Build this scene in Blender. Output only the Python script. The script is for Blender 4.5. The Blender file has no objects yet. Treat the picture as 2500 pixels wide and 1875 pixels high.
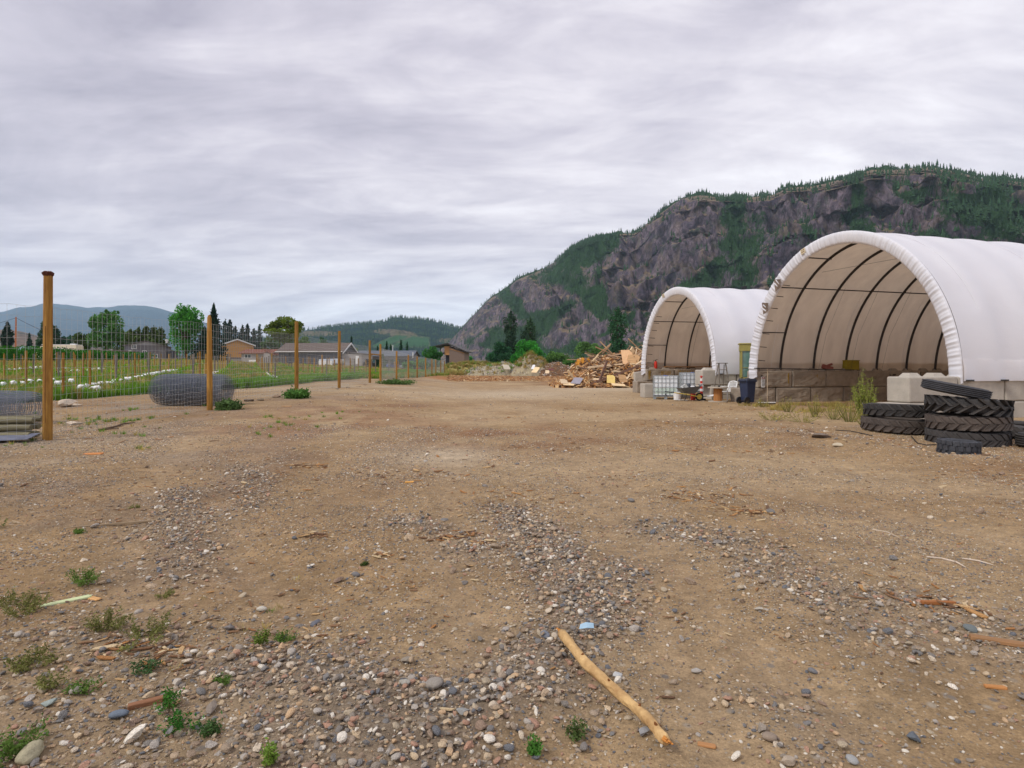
import bpy, math, random
import numpy as np
from mathutils import Vector, Matrix, Euler

R = math.radians
rnd = random.Random(7)
rng = np.random.default_rng(5)
sc = bpy.context.scene

# ------------------------------------------------------------------ camera, sky, sun, exposure
F, CX, HY, EYE = 1450.0, 1250.0, 900.0, 1.5          # focal length, centre and horizon in photograph pixels; eye height
cam_data = bpy.data.cameras.new('camera')
cam_data.sensor_width = 36.0
cam_data.lens = F / 2500.0 * 36.0
cam_data.shift_y = -0.015
cam_data.clip_start = 0.05
cam_data.clip_end = 60000
cam = bpy.data.objects.new('camera', cam_data)
cam.location = (0, 0, EYE)
cam.rotation_euler = (R(90), 0, 0)
sc.collection.objects.link(cam)
sc.camera = cam

SUN_EL, SUN_AZ = 46.0, 238.0        # degrees; azimuth clockwise from +Y
w = bpy.data.worlds.new('World')
sc.world = w
w.use_nodes = True
nt = w.node_tree
for n in list(nt.nodes):
    nt.nodes.remove(n)
L = nt.links.new
def wn(t, **k):
    n = nt.nodes.new(t)
    for a, b in k.items():
        setattr(n, a, b)
    return n
out = wn('ShaderNodeOutputWorld')
sky = wn('ShaderNodeTexSky', sky_type='NISHITA', sun_disc=False)
sky.sun_elevation = R(SUN_EL)
sky.sun_rotation = R(SUN_AZ)
bg1 = wn('ShaderNodeBackground'); bg1.inputs[1].default_value = 0.08
L(sky.outputs[0], bg1.inputs[0])
bg2 = wn('ShaderNodeBackground'); bg2.inputs[1].default_value = 1.0
tc = wn('ShaderNodeTexCoord')
sep = wn('ShaderNodeSeparateXYZ'); L(tc.outputs['Generated'], sep.inputs[0])
def wm(op, a, b=None, c=None):
    n = wn('ShaderNodeMath', operation=op)
    for i, v in enumerate((a, b, c)):
        if v is None: continue
        if isinstance(v, (int, float)): n.inputs[i].default_value = v
        else: L(v, n.inputs[i])
    return n.outputs[0]
zz = wm('ADD', wm('MAXIMUM', sep.outputs[2], 0.0), 0.16)
xs = wm('DIVIDE', sep.outputs[0], zz); ys = wm('DIVIDE', sep.outputs[1], zz)
cmb = wn('ShaderNodeCombineXYZ'); L(xs, cmb.inputs[0]); L(ys, cmb.inputs[1])
def wnoise(rot, scl, scale, det, rough, dist=0.0, off=(0, 0, 0)):
    m = wn('ShaderNodeMapping'); L(cmb.outputs[0], m.inputs[0])
    m.inputs['Rotation'].default_value = (0, 0, R(rot)); m.inputs['Scale'].default_value = scl; m.inputs['Location'].default_value = off
    n = wn('ShaderNodeTexNoise'); L(m.outputs[0], n.inputs['Vector'])
    n.inputs['Scale'].default_value = scale; n.inputs['Detail'].default_value = det; n.inputs['Roughness'].default_value = rough
    n.inputs['Distortion'].default_value = dist
    return n.outputs[0]
n1 = wnoise(40, (.6, 1.0, 1), .62, 5, .55, .9, (3.1, 1.7, 0))
n2 = wnoise(34, (.52, 1.0, 1), 1.7, 8, .62, 1.0, (0.3, 7.7, 0))
n3 = wnoise(26, (.45, 1.0, 1), 5.0, 8, .64, .6, (5.3, 2.7, 0))
fac = wm('ADD', wm('MULTIPLY', n1, .46), wm('ADD', wm('MULTIPLY', n2, .32), wm('MULTIPLY', n3, .22)))
# a thick bank lies over the west (left) and the cloud thins towards the north-east
fac = wm('ADD', fac, wm('MULTIPLY', sep.outputs[0], .05))
fac = wm('ADD', fac, wm('MULTIPLY', wm('POWER', wm('SUBTRACT', 1.0, wm('MAXIMUM', sep.outputs[2], 0.0)), 6.0), .10))
ramp = wn('ShaderNodeValToRGB'); L(fac, ramp.inputs[0])
cr = ramp.color_ramp
cr.elements[0].position = .375; cr.elements[0].color = (.315, .295, .355, 1)
cr.elements[1].position = .66; cr.elements[1].color = (.78, .762, .785, 1)
e = cr.elements.new(.475); e.color = (.445, .418, .475, 1)
e = cr.elements.new(.555); e.color = (.59, .56, .60, 1)
L(ramp.outputs[0], bg2.inputs[0])
mixs = wn('ShaderNodeMixShader'); mixs.inputs[0].default_value = .97
L(bg1.outputs[0], mixs.inputs[1]); L(bg2.outputs[0], mixs.inputs[2]); L(mixs.outputs[0], out.inputs[0])

sd = bpy.data.lights.new('sun', 'SUN')
sd.energy = 1.5; sd.angle = R(11); sd.color = (1, .955, .88)
sun = bpy.data.objects.new('sun', sd)
sdir = Vector((math.sin(R(SUN_AZ)) * math.cos(R(SUN_EL)), math.cos(R(SUN_AZ)) * math.cos(R(SUN_EL)), math.sin(R(SUN_EL))))
sun.rotation_euler = sdir.to_track_quat('Z', 'Y').to_euler()
sun.location = sdir * 50
sc.collection.objects.link(sun)
vs = sc.view_settings
vs.view_transform = 'Standard'; vs.look = 'None'; vs.exposure = 0.68; vs.gamma = 1.0; vs.use_curve_mapping = False
sc.cycles.max_bounces = 6; sc.cycles.volume_bounces = 2; sc.cycles.transparent_max_bounces = 12

# ------------------------------------------------------------------ helpers: tags and meshes
def tag(o, label=None, cat=None, group=None, kind=None):
    for k, v in (('label', label), ('category', cat), ('group', group), ('kind', kind)):
        if v: o[k] = v
    return o
def link(o, parent=None):
    sc.collection.objects.link(o)
    if parent is not None: o.parent = parent
    return o
def empty(name, loc=(0, 0, 0), rz=0.0, **t):
    o = bpy.data.objects.new(name, None)
    o.location = loc; o.rotation_euler = (0, 0, rz); o.empty_display_size = .1
    link(o); return tag(o, **t)
def inst(mesh, name, parent=None, loc=(0, 0, 0), rot=(0, 0, 0), scl=None, mat=None, **t):
    o = bpy.data.objects.new(name, mesh)
    o.location = loc; o.rotation_euler = rot
    if scl is not None: o.scale = scl if hasattr(scl, '__len__') else (scl,) * 3
    link(o, parent)
    if mat is not None:
        o.material_slots[0].link = 'OBJECT'; o.material_slots[0].material = mat
    return tag(o, **t)
def np_mesh(name, V, Fc, mat, smooth=False, attrs=None):
    """V (n,3); Fc (m,k) with one face size k."""
    V = np.asarray(V, np.float32); Fc = np.asarray(Fc, np.int32)
    me = bpy.data.meshes.new(name)
    k = Fc.shape[1]
    me.vertices.add(len(V)); me.vertices.foreach_set('co', V.ravel())
    me.loops.add(Fc.size); me.loops.foreach_set('vertex_index', Fc.ravel())
    me.polygons.add(len(Fc))
    me.polygons.foreach_set('loop_start', np.arange(0, Fc.size, k, dtype=np.int32))
    me.polygons.foreach_set('loop_total', np.full(len(Fc), k, np.int32))
    me.polygons.foreach_set('use_smooth', np.full(len(Fc), smooth))
    if attrs:
        for an, (ty, dom, arr) in attrs.items():
            a = me.attributes.new(an, ty, dom)
            a.data.foreach_set('color' if 'COLOR' in ty else ('vector' if 'VECTOR' in ty else 'value'), np.asarray(arr).ravel())
    me.update(calc_edges=True); me.validate()
    if mat: me.materials.append(mat)
    return me
class MB:
    def __init__(s): s.v = []; s.f = []
    def add(s, vs_, fs):
        o = len(s.v); s.v += [tuple(p) for p in vs_]; s.f += [tuple(i + o for i in f) for f in fs]; return s
    def box(s, c, d, rot=None, top=None):
        hx, hy, hz = d[0] / 2, d[1] / 2, d[2] / 2
        tx, ty = top if top else (1, 1)
        P = [(-hx, -hy, -hz), (hx, -hy, -hz), (hx, hy, -hz), (-hx, hy, -hz), (-hx*tx, -hy*ty, hz), (hx*tx, -hy*ty, hz), (hx*tx, hy*ty, hz), (-hx*tx, hy*ty, hz)]
        m = Euler(rot).to_matrix() if rot else None
        P = [(m @ Vector(p) if m else Vector(p)) + Vector(c) for p in P]
        return s.add(P, [(0, 3, 2, 1), (4, 5, 6, 7), (0, 1, 5, 4), (1, 2, 6, 5), (2, 3, 7, 6), (3, 0, 4, 7)])
    def tube(s, pts, r, n=8, caps=True, closed=False):
        pts = [Vector(p) for p in pts]; rs = r if hasattr(r, '__len__') else [r] * len(pts)
        up = Vector((0, 0, 1)); V = []; m = len(pts); prev = None
        for i, p in enumerate(pts):
            if closed: t = pts[(i + 1) % m] - pts[i - 1]
            else: t = pts[min(i + 1, m - 1)] - pts[max(i - 1, 0)]
            t.normalize()
            if prev is None:
                a = up if abs(t.z) < .9 else Vector((1, 0, 0)); u = t.cross(a).normalized()
            else:
                u = (prev - t * prev.dot(t)).normalized()
            prev = u; v = t.cross(u)
            for k in range(n):
                an = 2 * math.pi * k / n
                V.append(p + (u * math.cos(an) + v * math.sin(an)) * rs[i])
        Fs = []
        for i in range(m if closed else m - 1):
            j = (i + 1) % m
            for k in range(n):
                Fs.append((i*n+k, i*n+(k+1) % n, j*n+(k+1) % n, j*n+k))
        if caps and not closed:
            Fs.append(tuple(reversed(range(n)))); Fs.append(tuple((m-1)*n+k for k in range(n)))
        return s.add(V, Fs)
    def lathe(s, prof, n=24, mat4=None, close=False):
        V = []
        for (r_, z) in prof:
            for k in range(n):
                an = 2 * math.pi * k / n; V.append(Vector((r_*math.cos(an), r_*math.sin(an), z)))
        if mat4: V = [mat4 @ p for p in V]
        Fs = []; m = len(prof)
        for i in range(m if close else m - 1):
            j = (i + 1) % m
            for k in range(n):
                Fs.append((i*n+k, i*n+(k+1) % n, j*n+(k+1) % n, j*n+k))
        if not close:
            if prof[0][0] > 1e-4: Fs.append(tuple(reversed(range(n))))
            if prof[-1][0] > 1e-4: Fs.append(tuple((m-1)*n+k for k in range(n)))
        return s.add(V, Fs)
    def prism(s, poly, y0, y1, mat4=None):
        """poly in x,z; extruded along y."""
        n = len(poly)
        V = [Vector((x, y0, z)) for x, z in poly] + [Vector((x, y1, z)) for x, z in poly]
        if mat4: V = [mat4 @ p for p in V]
        return s.add(V, [tuple(range(n)), tuple(reversed(range(n, 2*n)))] + [(i, n+i, n+(i+1) % n, (i+1) % n) for i in range(n)])
    def xf(s, m):
        s.v = [tuple(m @ Vector(p)) for p in s.v]; return s
    def mesh(s, name, mat, smooth=False):
        me = bpy.data.meshes.new(name); me.from_pydata(s.v, [], s.f)
        if smooth: me.polygons.foreach_set('use_smooth', [True] * len(me.polygons))
        if mat: me.materials.append(mat)
        me.update(); return me
    def build(s, name, mat, parent=None, smooth=False, bevel=0.0, loc=(0, 0, 0), rot=(0, 0, 0), **t):
        o = inst(s.mesh(name, mat, smooth), name, parent, loc, rot, **t)
        if bevel:
            b = o.modifiers.new('bevel', 'BEVEL'); b.width = bevel; b.segments = 2; b.limit_method = 'ANGLE'; b.angle_limit = R(40)
        return o

# ------------------------------------------------------------------ noise and terrain
def _h(ix, iy, iz, seed):
    n = (ix * 73856093) ^ (iy * 19349663) ^ (iz * 83492791) ^ (seed * 2654435761)
    n &= 0xFFFFFFFF
    n = ((n ^ (n >> 15)) * 2246822519) & 0xFFFFFFFF
    n = ((n ^ (n >> 13)) * 3266489917) & 0xFFFFFFFF
    return ((n ^ (n >> 16)) & 0xFFFFFF) / float(0xFFFFFF) * 2 - 1
def vnoise(x, y, z=0.0, seed=0):
    x, y, z = np.broadcast_arrays(np.asarray(x, float), np.asarray(y, float), np.asarray(z, float))
    ix, iy, iz = np.floor(x).astype(np.int64), np.floor(y).astype(np.int64), np.floor(z).astype(np.int64)
    fx, fy, fz = x - ix, y - iy, z - iz
    fx = fx*fx*(3-2*fx); fy = fy*fy*(3-2*fy); fz = fz*fz*(3-2*fz)
    def c(a, b, d): return _h(ix+a, iy+b, iz+d, seed)
    x00 = c(0,0,0)*(1-fx)+c(1,0,0)*fx; x10 = c(0,1,0)*(1-fx)+c(1,1,0)*fx
    r0 = x00*(1-fy)+x10*fy
    if np.all(z == 0): return r0
    x01 = c(0,0,1)*(1-fx)+c(1,0,1)*fx; x11 = c(0,1,1)*(1-fx)+c(1,1,1)*fx
    return r0*(1-fz)+(x01*(1-fy)+x11*fy)*fz
def fbm(x, y, z=0.0, o=4, seed=0, gain=.5):
    t = 0; a = 1; s = 0; f = 1.0
    for i in range(o):
        t = t + a*vnoise(x*f, y*f, z*f, seed+i*17); s += a; a *= gain; f *= 2.03
    return t/s
def ridged(x, y, z=0.0, o=5, seed=0):
    t = 0; a = 1; s = 0; f = 1.0
    for i in range(o):
        t = t + a*(1-2*np.abs(vnoise(x*f, y*f, z*f, seed+i*13))); s += a; a *= .52; f *= 2.07
    return t/s
def sm(a, b, x):
    t = np.clip((x-a)/(b-a), 0, 1); return t*t*(3-2*t)
def flat(px, py, z=0.0):
    Y = F*(EYE-z)/(py-HY); return ((px-CX)/F*Y, Y)
def seg_dist(x, y, pts):
    d = np.full(np.shape(x), 1e9)
    for (a, b) in zip(pts[:-1], pts[1:]):
        ax, ay = a; bx, by = b; vx, vy = bx-ax, by-ay
        t = np.clip(((x-ax)*vx+(y-ay)*vy)/(vx*vx+vy*vy+1e-9), 0, 1)
        d = np.minimum(d, np.hypot(x-ax-t*vx, y-ay-t*vy))
    return d
BANDS = [  # windrows of gravel: polyline in photograph pixels on the ground, half width m, strength
    ([(1245,1250),(1330,1320),(1420,1430),(1450,1530),(1360,1600),(1250,1680),(1120,1760)], .29, 1.0),
    ([(1500,1380),(1520,1480),(1480,1570)], .22, .7),
    ([(700,1800),(850,1850),(1000,1880)], .3, .9),
    ([(640,1640),(760,1650),(900,1720),(1010,1790),(1080,1850)], .30, 1.0),
    ([(1060,1780),(1120,1840),(1180,1930)], .25, .8),
    ([(430,1200),(450,1330),(440,1400)], .30, .5),
    ([(1000,1270),(1100,1310),(1150,1350)], .24, .6),
    ([(1620,1290),(1750,1320),(1900,1390),(2000,1450),(2080,1530),(2200,1560)], .34, .5),
    ([(2200,1490),(2350,1540),(2500,1600),(2650,1680)], .28, .55),
    ([(570,1140),(620,1170),(600,1230)], .3, .4),
    ([(1850,1720),(1950,1780),(2000,1850)], .2, .35),
    ([(200,1560),(420,1640),(560,1780)], .35, .4),
    ([(-200,1700),(150,1800),(400,1900)], .5, .35),
]
BANDS = [([flat(*p) for p in pl], w_, s_) for pl, w_, s_ in BANDS]
def bands(x, y):
    d = np.zeros(np.shape(x))
    wob = .12*vnoise(x*2.3, y*2.3, seed=31)
    for pl, w_, s_ in BANDS:
        q = seg_dist(x, y, pl)
        d = np.maximum(d, s_*np.exp(-((q+wob)/w_)**2))
    return d
RUTS = [[(1180,1640),(1130,1500),(1085,1330),(1090,1180),(1130,1070),(1190,985)], [(700,1500),(520,1330),(545,1180),(680,1060),(900,975)], [(1780,1900),(1640,1560),(1530,1330),(1420,1150),(1330,1050),(1290,980)], [(330,1500),(330,1250),(460,1080),(760,970)], [(2050,1780),(1800,1560),(1640,1380),(1540,1200),(1430,1060)], [(2600,1350),(2200,1260),(1800,1180),(1500,1110)], [(2600,1230),(2200,1170),(1800,1110),(1520,1060)]]
RUTS = [[flat(*p) for p in pl] for pl in RUTS]
def ruts(x, y):
    d = np.zeros(np.shape(x)); wob = .08*vnoise(x*1.7, y*1.7, seed=61)
    for pl in RUTS: d = np.maximum(d, np.exp(-((seg_dist(x, y, pl)+wob)/(.15+.012*y))**2))
    return d
BERM = [flat(1560, 1035), flat(1800, 1050), flat(2080, 1082), flat(2260, 1118), flat(2560, 1135)]
def terr(x, y):
    x = np.asarray(x, float); y = np.asarray(y, float)
    yy = np.clip(y, 1, None)
    near = np.interp(yy, [0,11.7,18,26,34,43,55,64,71,81,98,150], [.05,.09,.24,.36,.28,.29,.21,.05,-.1,-.18,-.1,0])*(1-sm(-8.8, -1.5, x))
    px = CX+F*x/np.clip(yy, 25, 400)
    z160 = np.interp(px, [450,600,800,900,1000,1060,1118], [3.7,3.04,2.27,1.83,1.39,.7,0])
    t = np.interp(yy, [25,60,100,125,160], [0,.25,.7,.92,1])
    z = near*(1-t)+z160*t
    z = z+.045*fbm(x*.33, y*.33, o=2, seed=3)*sm(60, 8, np.hypot(x, y))
    nr = sm(14, 7, np.hypot(x, y))
    z = z+nr*(.012*fbm(x*2.1, y*2.1, o=3, seed=9)+.035*bands(x, y)-.022*ruts(x, y)+.006*vnoise(x*9, y*9, seed=88))
    z = z+.12*np.exp(-((x-8.8)**2+(y-14.0)**2)/1.3)
    z = z+.09*np.exp(-(seg_dist(x, y, BERM)/.75)**2)*(1+.5*vnoise(x*2, y*2, seed=77))
    # wheel ruts running away from the camera
    for x0, k in ((-1.15, -.045), (.35, -.02), (3.1, .22)):
        q = x-(x0+k*y)+.15*vnoise(y*.35, y*0, seed=int(50+x0*3)); z = z-.018*np.exp(-(q/.16)**2)*sm(16, 8, yy)
    return z
def tz(x, y): return float(terr(np.array([x]), np.array([y]))[0])
def G(px, py):
    """The ground point seen at a photograph pixel."""
    z = 0.0
    for i in range(30):
        Y = F*(EYE-z)/max(py-HY, 1.5); Y = min(Y, 260); X = (px-CX)/F*Y; z = .5*z+.5*tz(X, Y)
    return (X, Y, z)
def at(px, Y):
    X = (px-CX)/F*Y; return (X, Y, tz(X, Y))
def pz(py, Y): return EYE+(HY-py)/F*Y

# ------------------------------------------------------------------ materials
MC = {}
def srgb(r, g, b):
    f = lambda c: (c/255/12.92) if c <= 10 else ((c/255+.055)/1.055)**2.4
    return (f(r), f(g), f(b))
def mat(name, col, rough=.85, var=.15, scale=6.0, bump=.0, bscale=None, metal=0.0, inst_var=0.0, stretch=None, spec=.3, col2=None, trans=0.0, detail=6, attr=None):
    if name in MC: return MC[name]
    m = bpy.data.materials.new(name); m.use_nodes = True; MC[name] = m
    t = m.node_tree; N = t.nodes; K = t.links.new
    b = N['Principled BSDF']
    b.inputs['Roughness'].default_value = rough; b.inputs['Metallic'].default_value = metal
    b.inputs['Specular IOR Level'].default_value = spec
    tcn = N.new('ShaderNodeTexCoord'); src = tcn.outputs['Object']
    mp = N.new('ShaderNodeMapping'); K(src, mp.inputs[0])
    if stretch: mp.inputs['Scale'].default_value = stretch
    if inst_var:
        oi = N.new('ShaderNodeObjectInfo'); vm = N.new('ShaderNodeVectorMath'); vm.operation = 'SCALE'
        vm.inputs[0].default_value = (37, 19, 53); K(oi.outputs['Random'], vm.inputs['Scale']); K(vm.outputs[0], mp.inputs['Location'])
    no = N.new('ShaderNodeTexNoise'); K(mp.outputs[0], no.inputs['Vector'])
    no.inputs['Scale'].default_value = scale; no.inputs['Detail'].default_value = detail; no.inputs['Roughness'].default_value = .62
    rp = N.new('ShaderNodeValToRGB'); K(no.outputs[0], rp.inputs[0])
    c2 = col2 if col2 else tuple(min(1, c*(1+var)) for c in col)
    c1 = tuple(c*(1-var) for c in col) if not col2 else col
    rp.color_ramp.elements[0].position = .3; rp.color_ramp.elements[0].color = (*c1, 1)
    rp.color_ramp.elements[1].position = .7; rp.color_ramp.elements[1].color = (*c2, 1)
    co = rp.outputs[0]
    if inst_var:
        mr = N.new('ShaderNodeMapRange'); K(oi.outputs['Random'], mr.inputs[0]); mr.inputs[3].default_value = 1-inst_var; mr.inputs[4].default_value = 1+inst_var
        mx = N.new('ShaderNodeVectorMath'); mx.operation = 'SCALE'; K(co, mx.inputs[0]); K(mr.outputs[0], mx.inputs['Scale']); co = mx.outputs[0]
    if attr:
        at_ = N.new('ShaderNodeAttribute'); at_.attribute_name = attr
        mx = N.new('ShaderNodeVectorMath'); mx.operation = 'SCALE'; K(co, mx.inputs[0]); K(at_.outputs['Fac'], mx.inputs['Scale']); co = mx.outputs[0]
    K(co, b.inputs['Base Color'])
    if bump:
        n2 = N.new('ShaderNodeTexNoise'); K(mp.outputs[0], n2.inputs['Vector']); n2.inputs['Scale'].default_value = bscale or scale*3; n2.inputs['Detail'].default_value = 6
        bp = N.new('ShaderNodeBump'); bp.inputs['Strength'].default_value = bump; bp.inputs['Distance'].default_value = .02
        K(n2.outputs[0], bp.inputs['Height']); K(bp.outputs[0], b.inputs['Normal'])
    if trans:
        tr = N.new('ShaderNodeBsdfTranslucent'); K(co, tr.inputs[0]); ms = N.new('ShaderNodeMixShader'); ms.inputs[0].default_value = trans
        K(b.outputs[0], ms.inputs[1]); K(tr.outputs[0], ms.inputs[2]); K(ms.outputs[0], N['Material Output'].inputs[0])
    return m
def stone_mat(name, cols, scale=9.0, rough=.85):
    """Random stone colours by instance or object."""
    m = bpy.data.materials.new(name); m.use_nodes = True
    t = m.node_tree; N = t.nodes; K = t.links.new; b = N['Principled BSDF']
    b.inputs['Roughness'].default_value = rough; b.inputs['Specular IOR Level'].default_value = .25
    oi = N.new('ShaderNodeObjectInfo'); rp = N.new('ShaderNodeValToRGB'); K(oi.outputs['Random'], rp.inputs[0])
    cr_ = rp.color_ramp; cr_.interpolation = 'CONSTANT'
    cr_.elements[0].color = (*cols[0], 1); cr_.elements[0].position = 0
    cr_.elements[1].color = (*cols[1], 1); cr_.elements[1].position = 1/len(cols)
    for i in range(2, len(cols)):
        e_ = cr_.elements.new(i/len(cols)); e_.color = (*cols[i], 1)
    g = N.new('ShaderNodeTexCoord'); no = N.new('ShaderNodeTexNoise'); K(g.outputs['Object'], no.inputs['Vector']); no.inputs['Scale'].default_value = scale; no.inputs['Detail'].default_value = 5
    mr = N.new('ShaderNodeMapRange'); K(no.outputs[0], mr.inputs[0]); mr.inputs[1].default_value = .3; mr.inputs[2].default_value = .7; mr.inputs[3].default_value = .68; mr.inputs[4].default_value = 1.3
    mx = N.new('ShaderNodeVectorMath'); mx.operation = 'SCALE'; K(rp.outputs[0], mx.inputs[0]); K(mr.outputs[0], mx.inputs['Scale'])
    K(mx.outputs[0], b.inputs['Base Color'])
    bp = N.new('ShaderNodeBump'); bp.inputs['Strength'].default_value = .5; bp.inputs['Distance'].default_value = .05; K(no.outputs[0], bp.inputs['Height']); K(bp.outputs[0], b.inputs['Normal'])
    MC[name] = m; return m

STONES = [srgb(*[min(236, q*1.13) for q in c]) for c in [(164,150,128),(136,126,114),(180,160,132),(116,113,110),(150,134,116),(184,170,150),(138,120,102),(120,114,108),(164,144,120),(100,101,104),(160,152,142),(180,152,120),(142,126,108),(204,196,182),(134,114,98),(160,126,106)]]
m_stone = stone_mat('river_stone', STONES)
m_rubble = stone_mat('broken_rubble', [srgb(*c) for c in [(176,174,170),(205,204,200),(140,138,138),(120,110,104),(160,150,140),(225,222,216)]])
m_chip = stone_mat('wood_chip', [srgb(*c) for c in [(190,144,92),(160,116,76),(146,112,82),(204,168,120),(130,96,68),(172,122,74),(214,190,150),(116,88,66)]], scale=20)
m_post = mat('treated_pine', srgb(122,84,38), .85, .28, 2.4, .5, 18, stretch=(7, 7, .7), inst_var=.16, col2=srgb(180,136,66))
m_postd = mat('frayed_wood', srgb(84,46,32), .9, .35, 30, .8)
m_grey_wood = mat('weathered_wood', srgb(118,108,98), .9, .25, 3.5, .5, 18, stretch=(9, 9, .8), inst_var=.2)
m_wire = mat('galvanised_wire', (.42,.43,.42), .45, .1, 5, metal=.75, spec=.5)
m_wire_d = mat('dull_wire', (.22,.24,.28), .55, .2, 5, metal=.5)
m_conc = mat('concrete', srgb(176,168,156), .92, .14, 2.4, .45, 22, inst_var=.05)
m_concd = mat('stained_concrete', srgb(146,134,120), .93, .26, 2.2, .8, 14, inst_var=.08)
m_steel = mat('dark_steel', (.035,.028,.025), .55, .3, 8, spec=.4)
m_white = mat('white_plastic', (.78,.78,.77), .45, .05, 3, spec=.4)
m_black = mat('black_plastic', (.02,.02,.022), .5, .2, 6)
m_rubber = mat('black_rubber', (.022,.022,.024), .78, .35, 3.2, .25, 30, inst_var=.25, spec=.35, col2=(.06,.052,.046))
m_rubberb = mat('dusty_rubber', (.085,.068,.058), .85, .35, 4, .3, 30, inst_var=.1)
m_glass = mat('dark_glass', (.03,.04,.05), .08, .1, 2, spec=.9)
# ------------------------------------------------------------------ ground
EDGE = ([-30,15,24,33,50,70,100,130], [-19,-19,-17,-14.2,-14.5,-15.5,-15.5,-15.0])   # field edge: x by y
def edge_x(y): return np.interp(y, EDGE[0], EDGE[1])+.5*vnoise(np.asarray(y)*.35, 3.3, seed=8)
nu, nv = 520, 430
U = np.linspace(-8.8, 8.8, nu); Vv = np.linspace(-3.9, 9.3, nv)
gx = .9*np.sinh(U); gy = 4+.9*np.sinh(Vv)
X, Y = np.meshgrid(gx, gy); Z = terr(X, Y)
Z = Z - 25*sm(320, 900, np.hypot(X, Y))
V = np.stack([X, Y, Z], -1).reshape(-1, 3)
ii = (np.arange(nv-1)[:, None]*nu+np.arange(nu-1)[None, :]).ravel()
Q = np.stack([ii, ii+1, ii+nu+1, ii+nu], -1)
cx = V[Q, 0].mean(1); cy = V[Q, 1].mean(1)
cpx = CX+F*cx/np.clip(cy, 1, None)
field = (cx < edge_x(cy)) & (cy > 14) | ((cy > 96) & (cpx < 1105)) | (cy > 170)
def lerp3(a, b, t): return a*(1-t[..., None])+np.array(b)*t[..., None]
xf, yf = V[:, 0], V[:, 1]
c = np.tile(np.array(srgb(158,131,96)), (len(V), 1))
n1_ = fbm(xf*.22, yf*.22, o=4, seed=21); n2_ = fbm(xf*1.1, yf*.8, o=4, seed=22); n3_ = fbm(xf*.07, yf*.11, o=3, seed=23)
c = lerp3(c, srgb(178,154,120), sm(.0, .45, n1_)*.7)
c = lerp3(c, srgb(166,142,112), ruts(xf, yf)*.5)
c = lerp3(c, srgb(126,96,68), sm(.02, .5, -n1_+.5*n2_)*.7)
c = lerp3(c, srgb(164,152,134), sm(-.1, .4, n2_)*.5*sm(0, -9, xf))
c = lerp3(c, srgb(128,116,102), bands(xf, yf)*.8)
# rust-brown bark dust in the middle of the yard, pale dust before the shelters, orange chips further off
def blob(px, py, rx, ry): 
    x0, y0 = flat(px, py); return np.exp(-((xf-x0)/rx)**2-((yf-y0)/ry)**2)
c = lerp3(c, srgb(134,94,62), np.clip(blob(900,1010,3.5,5)+blob(1200,1060,2.5,2.5)+blob(700,1050,2.,2.5), 0, 1)*sm(-.3, .3, n2_)*.7)
c = lerp3(c, srgb(186,168,142), np.clip(blob(1250,962,5,6)+blob(1500,948,6,6)+blob(1080,1110,1.0,1.2), 0, 1)*.85)
cpv = CX+F*xf/np.clip(yf, 1, None)
chips = sm(72, 80, yf+6*n1_)*sm(138, 124, yf+6*n1_)*sm(1010, 1080, cpv)*sm(1480, 1380, cpv)
chips = np.maximum(chips, sm(50, 58, yf+4*n1_)*sm(1300, 1400, cpv)*sm(90, 70, yf))
c = lerp3(c, srgb(160,108,62), chips*.9)
c = lerp3(c, srgb(116,84,58), blob(1760,1035,2.,1.6)*.6)
c = lerp3(c, srgb(178,160,132), sm(120, 128, yf)*sm(170, 150, yf)*np.exp(-((cpv-1150)/45)**2))
c *= (1+.16*fbm(xf*5, yf*5, o=3, seed=40)*sm(30, 10, yf))[:, None]
cf = np.tile(np.array(srgb(84,104,34)), (len(V), 1))
s1 = fbm(xf*.16, yf*.16, o=4, seed=61)
cf = lerp3(cf, srgb(160,138,70), sm(.12, .5, s1)*.8)
cf = lerp3(cf, srgb(168,136,72), sm(80, 110, yf)*.6)
cf = lerp3(cf, srgb(60,84,40), sm(170, 260, np.hypot(xf, yf)))
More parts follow.
